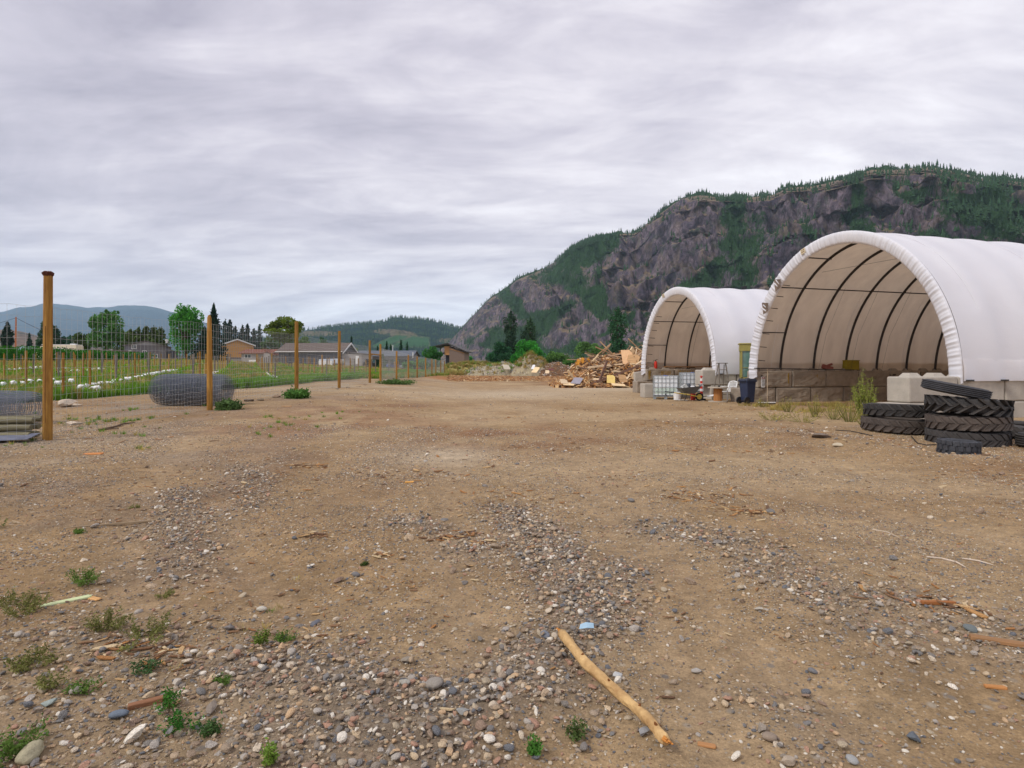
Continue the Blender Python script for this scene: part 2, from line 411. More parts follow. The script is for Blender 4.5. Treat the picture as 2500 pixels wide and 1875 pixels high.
def ground_mat(name, fine):
    m = bpy.data.materials.new(name); m.use_nodes = True; t = m.node_tree; N = t.nodes; K = t.links.new
    b = N['Principled BSDF']; b.inputs['Roughness'].default_value = .95; b.inputs['Specular IOR Level'].default_value = .15
    a = N.new('ShaderNodeAttribute'); a.attribute_name = 'tint'
    g = N.new('ShaderNodeNewGeometry')
    def noise(s, d=8, r=.7):
        n = N.new('ShaderNodeTexNoise'); K(g.outputs['Position'], n.inputs['Vector']); n.inputs['Scale'].default_value = s; n.inputs['Detail'].default_value = d; n.inputs['Roughness'].default_value = r; return n.outputs[0]
    def mr(v, a0, a1, b0, b1):
        n = N.new('ShaderNodeMapRange'); K(v, n.inputs[0])
        for i, q in zip((1,2,3,4), (a0,a1,b0,b1)): n.inputs[i].default_value = q
        return n.outputs[0]
    def mul(c_, f):
        n = N.new('ShaderNodeVectorMath'); n.operation = 'SCALE'; K(c_, n.inputs[0]); K(f, n.inputs['Scale']); return n.outputs[0]
    co = mul(a.outputs['Color'], mr(noise(9), .3, .7, .72, 1.28))
    co = mul(co, mr(noise(70, 4), .3, .7, .7, 1.3))
    co = mul(co, mr(noise(1.3, 5), .3, .7, .82, 1.16))
    if fine:
        vo = N.new('ShaderNodeTexVoronoi'); K(g.outputs['Position'], vo.inputs['Vector']); vo.inputs['Scale'].default_value = 34
        vo2 = N.new('ShaderNodeTexVoronoi'); K(g.outputs['Position'], vo2.inputs['Vector']); vo2.inputs['Scale'].default_value = 9
        for v_, lo in ((vo, .2), (vo2, .12)):
            mk = mr(v_.outputs['Distance'], lo, lo+.12, 1, 0)
            hs = N.new('ShaderNodeSeparateColor'); K(v_.outputs['Color'], hs.inputs[0])
            pick = mr(hs.outputs[0], .42, .48, 0, .85)
            ml = N.new('ShaderNodeMath'); ml.operation = 'MULTIPLY'; K(mk, ml.inputs[0]); K(pick, ml.inputs[1])
            cr2 = N.new('ShaderNodeValToRGB'); K(hs.outputs[1], cr2.inputs[0])
            cr2.color_ramp.elements[0].color = (*srgb(104,100,98), 1); cr2.color_ramp.elements[1].color = (*srgb(204,188,164), 1)
            mx = N.new('ShaderNodeMix'); mx.data_type = 'RGBA'; K(ml.outputs[0], mx.inputs[0]); K(co, mx.inputs[6]); K(cr2.outputs[0], mx.inputs[7]); co = mx.outputs[2]
    K(co, b.inputs['Base Color'])
    ad = N.new('ShaderNodeMath'); K(noise(28, 8), ad.inputs[0]); K(noise(160, 3), ad.inputs[1])
    bp = N.new('ShaderNodeBump'); bp.inputs['Strength'].default_value = .7; bp.inputs['Distance'].default_value = .02; K(ad.outputs[0], bp.inputs['Height']); K(bp.outputs[0], b.inputs['Normal'])
    return m
m_dirt = ground_mat('yard_dirt', True); m_field = ground_mat('field_soil', False)
def sub(name, mask, cols, m):
    q = Q[mask]; u, inv = np.unique(q, return_inverse=True)
    me = np_mesh(name, V[u], inv.reshape(q.shape), m, True, {'tint': ('FLOAT_COLOR', 'POINT', np.concatenate([cols[u], np.ones((len(u), 1))], 1))})
    return inst(me, name, kind='structure')
sub('yard_ground', ~field, c, m_dirt)
sub('field_ground', field, cf, m_field)

# ------------------------------------------------------------------ scatters of what nobody could count (geometry nodes)
def scatter(name, P, rot, scl, sources, kind='stuff', label=None):
    me = bpy.data.meshes.new(name); n = len(P)
    me.vertices.add(n); me.vertices.foreach_set('co', np.asarray(P, np.float32).ravel())
    for an, arr, ty in (('rot', rot, 'FLOAT_VECTOR'), ('scl', scl, 'FLOAT_VECTOR')):
        a = me.attributes.new(an, ty, 'POINT'); a.data.foreach_set('vector', np.asarray(arr, np.float32).ravel())
    a = me.attributes.new('pick', 'INT', 'POINT'); a.data.foreach_set('value', rng.integers(0, len(sources), n).astype(np.int32))
    col = bpy.data.collections.new(name+'_pieces')
    for s in sources: col.objects.link(s)
    ng = bpy.data.node_groups.new(name+'_nodes', 'GeometryNodeTree')
    ng.interface.new_socket('Geometry', in_out='INPUT', socket_type='NodeSocketGeometry')
    ng.interface.new_socket('Geometry', in_out='OUTPUT', socket_type='NodeSocketGeometry')
    N = ng.nodes; K = ng.links.new
    gi = N.new('NodeGroupInput'); go = N.new('NodeGroupOutput')
    ip = N.new('GeometryNodeInstanceOnPoints'); ci = N.new('GeometryNodeCollectionInfo')
    ci.inputs[0].default_value = col; ci.inputs['Separate Children'].default_value = True; ci.inputs['Reset Children'].default_value = True
    K(gi.outputs[0], ip.inputs['Points']); K(ci.outputs[0], ip.inputs['Instance']); ip.inputs['Pick Instance'].default_value = True
    for an, ty, so in (('pick', 'INT', 'Instance Index'), ('rot', 'FLOAT_VECTOR', 'Rotation'), ('scl', 'FLOAT_VECTOR', 'Scale')):
        na = N.new('GeometryNodeInputNamedAttribute'); na.data_type = ty; na.inputs[0].default_value = an; K(na.outputs[0], ip.inputs[so])
    K(ip.outputs[0], go.inputs[0])
    o = inst(me, name, kind=kind, label=label)
    md = o.modifiers.new('scatter', 'NODES'); md.node_group = ng
    return o
def src(mesh, name):
    return bpy.data.objects.new(name, mesh)
def rock_mesh(name, seed, sub_=2, m=None, angular=.0):
    import bmesh
    bm = bmesh.new(); bmesh.ops.create_icosphere(bm, subdivisions=sub_, radius=.5)
    P = np.array([v.co[:] for v in bm.verts])
    d = 1+.28*vnoise(P[:,0]*2.2+seed*7.1, P[:,1]*2.2, P[:,2]*2.2+.01, seed)+.1*vnoise(P[:,0]*6, P[:,1]*6+seed, P[:,2]*6+.01, seed)
    r_ = np.random.default_rng(seed); P = P*d[:, None]
    if angular:
        for k in range(7):
            nrm = r_.normal(size=3); nrm /= np.linalg.norm(nrm); dd = P@nrm; lim = r_.uniform(.24, .38)
            P = P-np.clip(dd-lim, 0, None)[:, None]*nrm
    P *= np.array([1, r_.uniform(.62, .95), r_.uniform(.42, .7)])
    for v, p in zip(bm.verts, P): v.co = p
    me = bpy.data.meshes.new(name); bm.to_mesh(me); bm.free()
    me.polygons.foreach_set('use_smooth', [not angular or sub_ < 2] * len(me.polygons)); me.materials.append(m or m_stone)
    return me
rocks_hi = [rock_mesh('pebble', k, 3 if k % 2 else 2, angular=(k % 3 > 0)*1.0) for k in range(12)]
rocks_lo = [rock_mesh('grit_grain', 40+k, 1, angular=(k % 2)*1.0) for k in range(8)]
def area_pts(n, y0, y1, keep=None, left=1.0, right=1.0):
    y = np.sqrt(rng.uniform(y0*y0, y1*y1, n)); x = rng.uniform(-1, 1, n)*(.93*y+.8)
    if keep is not None:
        k = rng.uniform(size=n) < keep(x, y); x, y = x[k], y[k]
    return x, y
def patch(x, y): return np.clip(.62+.9*fbm(x*.9, y*.7, o=3, seed=71), .15, 1)*(1-.75*ruts(x, y))
rx, ry, rs, rz = [], [], [], []
def rocks(n, y0, y1, s0, s1, keep, lift=.22):
    x, y = area_pts(n, y0, y1, keep); s = s0+(s1-s0)*rng.uniform(size=len(x))**2.6
    rx.append(x); ry.append(y); rs.append(s); rz.append(terr(x, y)+s*lift*rng.uniform(-.25, .9, len(x)))
leftish = lambda x, y: .55+.45*sm(2.5, -3, x)
rocks(260000, 2.0, 15, .008, .034, lambda x, y: patch(x, y)*leftish(x, y))
rocks(170000, 2.0, 11, .015, .052, lambda x, y: bands(x, y)**.9, .5)
rocks(40000, 2.0, 9, .018, .04, lambda x, y: bands(x, y)**1.6, 1.3)
rocks(900, 2.0, 9, .05, .1, lambda x, y: .2+.8*bands(x, y), .3)
rocks(26000, 9, 34, .025, .09, lambda x, y: patch(x*.4, y*.4)*(.3+.7*np.exp(-((seg_dist(x, y, BERM)/1.2)**2))))
x, y, s, z = map(np.concatenate, (rx, ry, rs, rz)); n = len(x)
scatter('gravel', np.stack([x, y, z], -1), np.stack([rng.normal(0, .35, n), rng.normal(0, .35, n), rng.uniform(0, 6.28, n)], -1),
        np.stack([s, s*rng.uniform(.75, 1.1, n), s*rng.uniform(.7, 1.1, n)], -1), [src(m, 'pebble') for m in rocks_hi])
x, y = area_pts(170000, 2.0, 8.5, lambda x, y: np.clip(patch(x, y)+.6*bands(x, y), 0, 1)*.85); n = len(x); s = .006+.012*rng.uniform(size=n)**2
scatter('grit', np.stack([x, y, terr(x, y)+s*.2], -1), np.stack([rng.normal(0, .4, n), rng.normal(0, .4, n), rng.uniform(0, 6.28, n)], -1),
        np.stack([s]*3, -1), [src(m, 'grit_grain') for m in rocks_lo])
# splinters and bark
def chip_mesh(k):
    r_ = random.Random(k); b = MB(); l, w_ = 1.0, r_.uniform(.09, .3); t_ = r_.uniform(.02, .08)
    P = [(-.5, -w_*.3, 0), (-.2, -w_*.5, 0), (.35, -w_*.45, 0), (.5, 0, 0), (.3, w_*.5, 0), (-.35, w_*.4, 0)]
    P = [(x_+r_.uniform(-.06, .06), y_+r_.uniform(-.03, .03)) for x_, y_, _ in P]
    bend = r_.uniform(-.08, .08)
    V_ = [(x_, y_, bend*x_*x_*4) for x_, y_ in P]+[(x_, y_, bend*x_*x_*4+t_) for x_, y_ in P]
    b.add(V_, [tuple(reversed(range(6))), tuple(range(6, 12))]+[(i, (i+1) % 6, 6+(i+1) % 6, 6+i) for i in range(6)])
    return b.mesh('splinter', m_chip)
chips_src = [chip_mesh(k) for k in range(8)]
def chipmask(x, y): return np.clip(sm(.12, .5, fbm(x*.7+9, y*.6, o=3, seed=91))+.08, 0, 1)*(.35+.65*sm(-6, 1, x))
xs_, ys_, ss_ = [], [], []
for n_, y0, y1, s0, s1 in ((16000, 2.0, 9, .015, .075), (9000, 7, 22, .04, .16)):
    x, y = area_pts(n_, y0, y1, chipmask); xs_.append(x); ys_.append(y); ss_.append(s0+(s1-s0)*rng.uniform(size=len(x))**3)
def clust(px, py, r_, n_, s0, s1):
    x0, y0 = flat(px, py); x = x0+rng.normal(0, r_, n_); y = y0+rng.normal(0, r_*.7, n_); xs_.append(x); ys_.append(y); ss_.append(rng.uniform(s0, s1, n_))
for px, py, r_, n_ in ((750,1140,.16,60),(770,1305,.06,22),(1110,1310,.09,40),(1170,1330,.06,20),(1820,1250,.15,70),(1700,1215,.3,90),(930,1355,.05,14),(1310,1345,.03,6),(300,1590,.12,30),(410,1610,.1,20),(980,1160,.4,60),(2330,1500,.12,20),(2280,1480,.2,30)):
    clust(px, py, r_, n_, .03, .12)
# bark and chip field in the distance
n_ = 9000; y = rng.uniform(70, 135, n_); pxx = rng.uniform(1090, 1440, n_); x = (pxx-CX)/F*y; xs_.append(x); ys_.append(y); ss_.append(rng.uniform(.15, .6, n_)**1.2)
x, y, s = map(np.concatenate, (xs_, ys_, ss_)); n = len(x)
scatter('wood_chips_debris', np.stack([x, y, terr(x, y)+.004+s*.03], -1), np.stack([rng.normal(0, .12, n), rng.normal(0, .12, n), rng.uniform(0, 6.28, n)], -1),
        np.stack([s]*3, -1), [src(m, 'splinter') for m in chips_src])

# ------------------------------------------------------------------ mountains
def ridge_range(name, ridge, Yr, Yb, nx, nvv, m, amp, seed, pstart, pend, steep=1.0, base_z=-6.0, forest=None, rid_noise=.004, back=.35, relief=.16, crop=None):
    """A range built as real terrain: foot line to ridge line to a falling back slope."""
    px = np.linspace(pstart, pend, nx); py = np.interp(px, [p[0] for p in ridge], [p[1] for p in ridge])
    yr = np.interp(px, [a for a, b in Yr], [b for a, b in Yr]); yb = np.interp(px, [a for a, b in Yb], [b for a, b in Yb])
    v = np.concatenate([np.linspace(0, 1, nvv), 1+np.linspace(.04, back, 14)])
    PX, VV = np.meshgrid(px, v); YR = np.broadcast_to(yr, PX.shape); YB = np.broadcast_to(yb, PX.shape)
    Yq = YB+(YR-YB)*VV
    zr = EYE+(HY-py)/F*yr; zr = zr*(1+rid_noise*fbm(px*.03, 0*px, o=5, seed=seed)*6)
    ZR = np.broadcast_to(zr, PX.shape)
    prof = np.where(VV <= 1, VV**steep, 1-(VV-1)*.9)
    Zq = base_z+(ZR-base_z)*prof
    Xq = (PX-CX)/F*Yq
    sc_ = 1/amp
    n_b = ridged(Xq*sc_*1.1+.2*Zq*sc_, Yq*sc_*.35, Zq*sc_*.55, 5, seed)
    n_f = ridged(Xq*sc_*4.2, Yq*sc_*2.2, Zq*sc_*3.1, 4, seed+5)
    n_g = fbm(Xq*sc_*.5, Yq*sc_*.3, 0.0, 3, seed+9)
    env = np.clip(np.minimum(VV*4, 1), 0, 1)*np.where(VV <= 1, sm(1.0, .86, VV)*.92+.08, .3)
    H = ZR-base_z
    Zn = Zq+H*relief*(.62*n_b+.26*n_f+.45*n_g)*env*.55
    # stepped ledges: cliffs and benches
    st = H/7.5; q = Zn/st+.9*n_g; fl = np.floor(q); fr = q-fl
    Zt = (fl+sm(.15, .75, fr)-.9*n_g)*st
    Zn = np.where(VV <= 1, Zn*(1-.75*env)+Zt*.75*env, Zn)
    out_ = -H*relief*1.15*(.74*n_b+.26*n_f)*env
    Yn = Yq+out_; Xn = Xq*(Yn/Yq)
    # never let the face rise above the skyline of its own column
    lim = EYE+(HY-py)[None, :]/F*Yn+0*Zn
    Zn = np.where(VV < .995, np.minimum(Zn, EYE+(lim-EYE)*(.90+.10*VV)), Zn)
    P = np.stack([Xn, Yn, Zn], -1)
    nx_, ny_ = PX.shape[1], PX.shape[0]
    i_ = (np.arange(ny_-1)[:, None]*nx_+np.arange(nx_-1)[None, :]).ravel()
    q_ = np.stack([i_, i_+1, i_+nx_+1, i_+nx_], -1)
    PYv = HY-(Zn-EYE)/Yn*F
    fm = forest(PX, PYv, VV, n_g, n_b) if forest else np.zeros(PX.shape)
    me = np_mesh(name, P.reshape(-1, 3), q_, m, True, {'forest': ('FLOAT', 'POINT', fm), 'crag': ('FLOAT', 'POINT', n_b), 'crop': ('FLOAT', 'POINT', crop(PX, PYv) if crop else np.zeros(PX.shape))})
    o = inst(me, name, kind='structure')
    return P, fm, VV, PX
def rock_mat(name, scale, rockA, rockB, tan, green, tan_amt=.5, strata=True):
    m = bpy.data.materials.new(name); m.use_nodes = True; t = m.node_tree; N = t.nodes; K = t.links.new
    b = N['Principled BSDF']; b.inputs['Roughness'].default_value = .95; b.inputs['Specular IOR Level'].default_value = .1
    g = N.new('ShaderNodeNewGeometry')
    mp = N.new('ShaderNodeMapping'); K(g.outputs['Position'], mp.inputs[0]); mp.inputs['Scale'].default_value = (1, .6, .55 if strata else 1)
    def noise(s, d=8, r=.65, v=None):
        n = N.new('ShaderNodeTexNoise'); K(v or mp.outputs[0], n.inputs['Vector']); n.inputs['Scale'].default_value = s; n.inputs['Detail'].default_value = d; n.inputs['Roughness'].default_value = r; return n.outputs[0]
    def mr(v, a0, a1, b0, b1, clamp=True):
        n = N.new('ShaderNodeMapRange'); K(v, n.inputs[0])
        for i, q in zip((1,2,3,4), (a0,a1,b0,b1)): n.inputs[i].default_value = q
        return n.outputs[0]
    def mix(f, a, c_):
        n = N.new('ShaderNodeMix'); n.data_type = 'RGBA'
        for s_, v_ in ((0, f), (6, a), (7, c_)):
            if isinstance(v_, tuple): n.inputs[s_].default_value = (*v_, 1)
            else: K(v_, n.inputs[s_])
        return n.outputs[2]
    def M(op, a, c_):
        n = N.new('ShaderNodeMath'); n.operation = op
        for i, v_ in enumerate((a, c_)):
            if isinstance(v_, (int, float)): n.inputs[i].default_value = v_
            else: K(v_, n.inputs[i])
        return n.outputs[0]
    co = mix(mr(noise(scale), .36, .64, 0, 1), rockA, rockB)
    co = mix(mr(noise(scale*6, 5), .42, .6, .55, 0), co, tuple(q*.38 for q in rockA))
    co = mix(mr(noise(scale*2.6, 6), .56, .68, 0, .35), co, tuple(min(1, q*1.6) for q in rockB))
    for vs_, amt in ((.9, .6), (2.6, .5)):
        vo = N.new('ShaderNodeTexVoronoi'); vo.feature = 'DISTANCE_TO_EDGE'; wd_ = N.new('ShaderNodeVectorMath'); wd_.operation = 'ADD'; nn = N.new('ShaderNodeTexNoise'); K(mp.outputs[0], nn.inputs['Vector']); nn.inputs['Scale'].default_value = scale*2; vm_ = N.new('ShaderNodeVectorMath'); vm_.operation = 'SCALE'; K(nn.outputs['Color'], vm_.inputs[0]); vm_.inputs['Scale'].default_value = .7/scale; K(mp.outputs[0], wd_.inputs[0]); K(vm_.outputs[0], wd_.inputs[1]); K(wd_.outputs[0], vo.inputs['Vector']); vo.inputs['Scale'].default_value = scale*vs_
        co = mix(mr(vo.outputs['Distance'], .0, .07, amt, 0), co, tuple(q*.32 for q in rockA))  # dark crack lines put relief shade into the rock colour
    sp = N.new('ShaderNodeSeparateXYZ'); K(g.outputs['Normal'], sp.inputs[0])
    slope = M('ADD', sp.outputs[2], M('MULTIPLY', M('SUBTRACT', noise(scale*1.7, 6, .6, g.outputs['Position']), .5), 1.5))
    co = mix(mr(slope, .66, .92, 0, tan_amt), co, tan)
    co = mix(mr(noise(scale*.9, 8, .72, g.outputs['Position']), .5, .68, 0, tan_amt*.75), co, tan)
    co = mix(mr(noise(scale*1.5, 8, .75, g.outputs['Position']), .52, .7, 0, .55), co, tuple(q*1.15 for q in green))
    fa = N.new('ShaderNodeAttribute'); fa.attribute_name = 'forest'
    fo = M('ADD', fa.outputs['Fac'], M('MULTIPLY', M('SUBTRACT', noise(scale*5, 6, .7, g.outputs['Position']), .5), 1.1))
    gr = mix(mr(noise(scale*9, 3, .6, g.outputs['Position']), .35, .65, 0, 1), tuple(q*.55 for q in green), green)
    co = mix(mr(fo, .42, .6, 0, 1), co, gr)
    ca = N.new('ShaderNodeAttribute'); ca.attribute_name = 'crop'; co = mix(ca.outputs['Fac'], co, srgb(58,100,62))
    K(co, b.inputs['Base Color'])
    bp = N.new('ShaderNodeBump'); bp.inputs['Strength'].default_value = 1.0; bp.inputs['Distance'].default_value = .35/scale; K(noise(scale*3, 9, .7), bp.inputs['Height']); K(bp.outputs[0], b.inputs['Normal'])
    return m
m_cliff = rock_mat('cliff_rock', .03, srgb(82,76,92), srgb(142,126,136), srgb(154,134,102), srgb(56,86,52), .6)
def gauss_px(PX, PY, x0, y0, sx, sy, ang=0):
    a = R(ang); dx = PX-x0; dy = PY-y0; u = dx*math.cos(a)+dy*math.sin(a); v = -dx*math.sin(a)+dy*math.cos(a)
    return np.exp(-(u/sx)**2-(v/sy)**2)
def cliff_forest(PX, PY, VV, ng, nb):
    f = sm(.95, 1.0, VV)*.85
    for a in ((1790,540,110,38,70),(1830,630,110,45,100),(1700,700,150,30,-40),(2100,560,130,32,80),(2420,520,150,70,25),(2350,620,150,45,20),(1440,600,110,34,-25),(1380,660,90,26,10),(1250,740,80,20,40),
              (1300,800,110,26,-20),(1450,730,110,22,30),(1240,830,90,20,0),(1350,870,200,22,0),(1600,870,200,28,0),(1500,790,80,18,-30),(2000,600,60,22,60),(2230,470,80,18,10)):
        f = np.maximum(f, .72*gauss_px(PX+26*vnoise(PX*.03, PY*.03, seed=4), PY+26*vnoise(PX*.03, PY*.03, seed=5), *a)**.8)
    f = f+.3*(-nb)*.5+.16*ng
    f = f*1.3+.04
    f = f+.5*fbm(PX*.022, PY*.03, o=5, seed=19, gain=.65)
    return np.clip(f, 0, 1)
RIDGE = [(1040,886),(1060,868),(1100,831),(1138,790),(1182,741),(1227,705),(1258,684),(1309,664),(1353,640),(1397,602),(1454,580),(1505,571),(1549,568),(1581,542),(1625,511),(1663,483),(1707,476),(1796,482),(1885,476),(1923,457),(1986,454),(2049,438),(2125,414),(2176,413),(2271,407),(2334,418),(2397,434),(2492,443),(2700,470),(3000,540),(3400,640),(4200,800)]
Pm, fm, VVm, PXm = ridge_range('rocky_mountain', RIDGE, [(1040,2300),(1250,1900),(1500,1500),(1800,1250),(2200,1100),(2600,1050),(4200,1100)],
    [(1040,1500),(1250,1150),(1500,820),(1800,640),(2200,540),(2600,500),(4200,520)], 620, 300, m_cliff, 150, 11, 1040, 4200, .95, -25, cliff_forest, relief=.27)
# conifers on the mountain
m_needle = mat('conifer_needles', srgb(44,66,44), .9, .4, .6, inst_var=.3)
m_needle_far = mat('far_forest', srgb(46,74,46), .9, .35, .5, inst_var=.3)
def far_conifer(k, m):
    r_ = random.Random(k); b = MB(); n = 7; w_ = r_.uniform(.16, .24)
    for i in range(5):
        z0 = .1+i*.175; z1 = z0+.30-.02*i; rr = w_*(1-i*.18)*r_.uniform(.8, 1.15); off = (r_.uniform(-.02,.02), r_.uniform(-.02,.02))
        V_ = [(off[0]+rr*math.cos(6.283*q/n+i)*r_.uniform(.65, 1.2), off[1]+rr*math.sin(6.283*q/n+i)*r_.uniform(.65, 1.2), z0+r_.uniform(-.03,.03)) for q in range(n)]+[(off[0], off[1], min(z1, 1))]
        b.add(V_, [(q, (q+1) % n, n) for q in range(n)]+[tuple(reversed(range(n)))])
    b.box((0,0,.06), (.025,.025,.14))
    return b.mesh('far_conifer', m)
far_con = [far_conifer(k, m_needle_far) for k in range(6)]
def pts_from(P, wgt, n):
    w_ = wgt.ravel()/wgt.sum(); k = rng.choice(P.shape[0]*P.shape[1], n, p=w_); p = P.reshape(-1, 3)[k]
    return p+rng.normal(0, 3, p.shape)*np.array([1, 1, 0])
wg = np.clip(fm-.25, 0, 1)**1.2*(VVm <= 1.03)+.05*(VVm < 1)*(1+.8*vnoise(PXm*.03, VVm*9, seed=44))
p1 = pts_from(Pm, wg, 14000)
wr = ((VVm > .985) & (VVm < 1.05) & (PXm > 1120) & (PXm < 3200))*(.12+np.clip(vnoise(PXm*.05, 0*PXm, seed=14)+.1+.6*vnoise(PXm*.2, 0*PXm, seed=15), 0, 1)**1.5)*np.where(PXm > 1500, 1.6, .5)
p2 = pts_from(Pm, wr, 1100)
p = np.concatenate([p1, p2]); n = len(p); s = 4+9*rng.uniform(size=n)**1.8; s = s*np.where(p[:, 1] > 1300, 1.1, 1)
p[:, 2] -= 1.2
scatter('mountain_forest', p, np.stack([0*s, 0*s, rng.uniform(0, 6.28, n)], -1), np.stack([s, s, s], -1), [src(m, 'far_conifer') for m in far_con])

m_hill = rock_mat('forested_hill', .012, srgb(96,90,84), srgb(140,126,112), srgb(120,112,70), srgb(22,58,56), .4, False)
def hill_forest(PX, PY, VV, ng, nb):
    f = .85+.3*ng
    f = f-1.2*gauss_px(PX, PY, 960, 812, 46, 7, 4)-.9*gauss_px(PX, PY, 775, 815, 60, 7, 0)-.8*gauss_px(PX, PY, 1100, 832, 30, 6, 0)
    return np.clip(f, 0, 1)*(1-hill_crop(PX, PY))
def hill_crop(PX, PY):
    top = np.interp(PX, [912,950,968,1000,1047], [842,824,818,820,824]); m_ = sm(905, 915, PX)*sm(1052, 1046, PX)*sm(-1.5, 1.5, PY-top)*sm(850, 846, PY)
    tr_ = np.abs((PX-965)*.45+(PY-838)) < 2.2
    return m_*np.where(tr_, .3, 1)
HILL = [(420,880),(520,850),(640,826),(700,815),(752,806),(807,798),(869,793),(905,790),(943,786),(955,778),(980,776),(1022,780),(1060,785),(1084,792),(1124,804),(1180,820),(1300,850),(1450,885)]
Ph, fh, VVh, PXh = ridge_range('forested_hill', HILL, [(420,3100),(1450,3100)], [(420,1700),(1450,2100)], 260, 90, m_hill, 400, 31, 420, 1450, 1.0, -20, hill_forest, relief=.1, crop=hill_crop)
wg = np.clip(fh, 0, 1)*(VVh < 1.02)*(1+6*(VVh > .98)); p = pts_from(Ph, wg, 5200); n = len(p); s = rng.uniform(10, 20, n)
scatter('hill_forest', p, np.stack([0*s, 0*s, rng.uniform(0, 6.28, n)], -1), np.stack([s*1.2, s*1.2, s], -1), [src(far_conifer(30+k, m_needle_far), 'far_conifer') for k in range(4)])
m_far = rock_mat('far_mountain', .004, srgb(40,70,96), srgb(56,84,108), srgb(80,90,84), srgb(18,54,84), .3, False)  # blue of distance haze is put into these rock and forest colours
FAR = [(-1800,700),(-600,740),(-200,775),(0,761),(20,757),(48,751),(87,747),(107,742),(130,741),(159,743),(217,751),(255,750),(289,747),(320,746),(345,747),(378,751),(407,759),(450,772),(500,787),(560,806),(640,830),(760,870)]
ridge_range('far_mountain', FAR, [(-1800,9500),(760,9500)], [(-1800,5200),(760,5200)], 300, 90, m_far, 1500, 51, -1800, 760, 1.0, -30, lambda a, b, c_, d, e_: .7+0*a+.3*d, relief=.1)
m_low = rock_mat('low_ridge', .012, srgb(120,96,92), srgb(140,116,104), srgb(150,120,88), srgb(50,62,50), .5, False)
ridge_range('low_ridge', [(-900,800),(-300,808),(0,806),(20,803),(55,811),(90,819),(130,828),(180,832),(240,842),(330,860),(420,880)], [(-900,2700),(420,2700)], [(-900,1500),(420,1500)], 160, 60, m_low, 260, 71, -900, 420, 1.0, -20, lambda a, b, c_, d, e_: np.clip(.35+.9*d-.4*e_, 0, 1), relief=.12)

# ------------------------------------------------------------------ haze: one closed box of thin air round everything
hz = MB(); hz.box((1500, 4600, 525), (26000, 13400, 1170))
mh = bpy.data.materials.new('haze_air'); mh.use_nodes = True
N = mh.node_tree.nodes; N.remove(N['Principled BSDF'])
pv = N.new('ShaderNodeVolumePrincipled'); pv.inputs['Density'].default_value = 0.000062; pv.inputs['Color'].default_value = (.60, .82, 1.0, 1); pv.inputs['Anisotropy'].default_value = 0.0
mh.node_tree.links.new(pv.outputs[0], N['Material Output'].inputs['Volume'])
HAZE = hz.build('haze', mh, kind='stuff')
# ------------------------------------------------------------------ fabric shelters
def fabric_mat():
    m = bpy.data.materials.new('white_fabric'); m.use_nodes = True; t = m.node_tree; N = t.nodes; K = t.links.new
    b = N['Principled BSDF']; b.inputs['Roughness'].default_value = .6; b.inputs['Specular IOR Level'].default_value = .25
    g = N.new('ShaderNodeNewGeometry'); tc_ = N.new('ShaderNodeTexCoord')
    def noise(s, d=6, st=None):
        src_ = tc_.outputs['Object']
        if st:
            mp = N.new('ShaderNodeMapping'); K(src_, mp.inputs[0]); mp.inputs['Scale'].default_value = st; src_ = mp.outputs[0]
        n = N.new('ShaderNodeTexNoise'); K(src_, n.inputs['Vector']); n.inputs['Scale'].default_value = s; n.inputs['Detail'].default_value = d; return n.outputs[0]
    def ramp_(f, a, c_, p0=.3, p1=.7):
        r_ = N.new('ShaderNodeValToRGB'); K(f, r_.inputs[0]); r_.color_ramp.elements[0].color = (*a, 1); r_.color_ramp.elements[1].color = (*c_, 1); r_.color_ramp.elements[0].position = p0; r_.color_ramp.elements[1].position = p1; return r_.outputs[0]
    outer = ramp_(noise(.8, 5, (1, 1, .35)), (.80,.81,.87), (.86,.87,.92))
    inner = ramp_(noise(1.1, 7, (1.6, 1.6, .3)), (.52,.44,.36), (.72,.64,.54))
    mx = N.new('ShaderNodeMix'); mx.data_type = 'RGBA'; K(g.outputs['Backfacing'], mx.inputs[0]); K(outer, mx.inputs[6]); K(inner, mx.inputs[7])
    K(mx.outputs[2], b.inputs['Base Color'])
    tr = N.new('ShaderNodeBsdfTranslucent'); tr.inputs[0].default_value = (.84,.68,.52, 1)
    ms = N.new('ShaderNodeMixShader'); ms.inputs[0].default_value = .26; K(b.outputs[0], ms.inputs[1]); K(tr.outputs[0], ms.inputs[2]); K(ms.outputs[0], N['Material Output'].inputs[0])
    ad = N.new('ShaderNodeMath'); K(noise(1.6, 5, (.5, 1, 1)), ad.inputs[0]); ml = N.new('ShaderNodeMath'); ml.operation = 'MULTIPLY'; ml.inputs[1].default_value = .18; K(noise(14, 4), ml.inputs[0]); K(ml.outputs[0], ad.inputs[1])
    bp = N.new('ShaderNodeBump'); bp.inputs['Strength'].default_value = .3; bp.inputs['Distance'].default_value = .06; K(ad.outputs[0], bp.inputs['Height']); K(bp.outputs[0], b.inputs['Normal'])
    return m
m_fabric = fabric_mat()
m_label = mat('faded_label', srgb(206,190,160), .8, .1, 10)
m_print = mat('brown_print', srgb(120,92,60), .8, .1, 10)
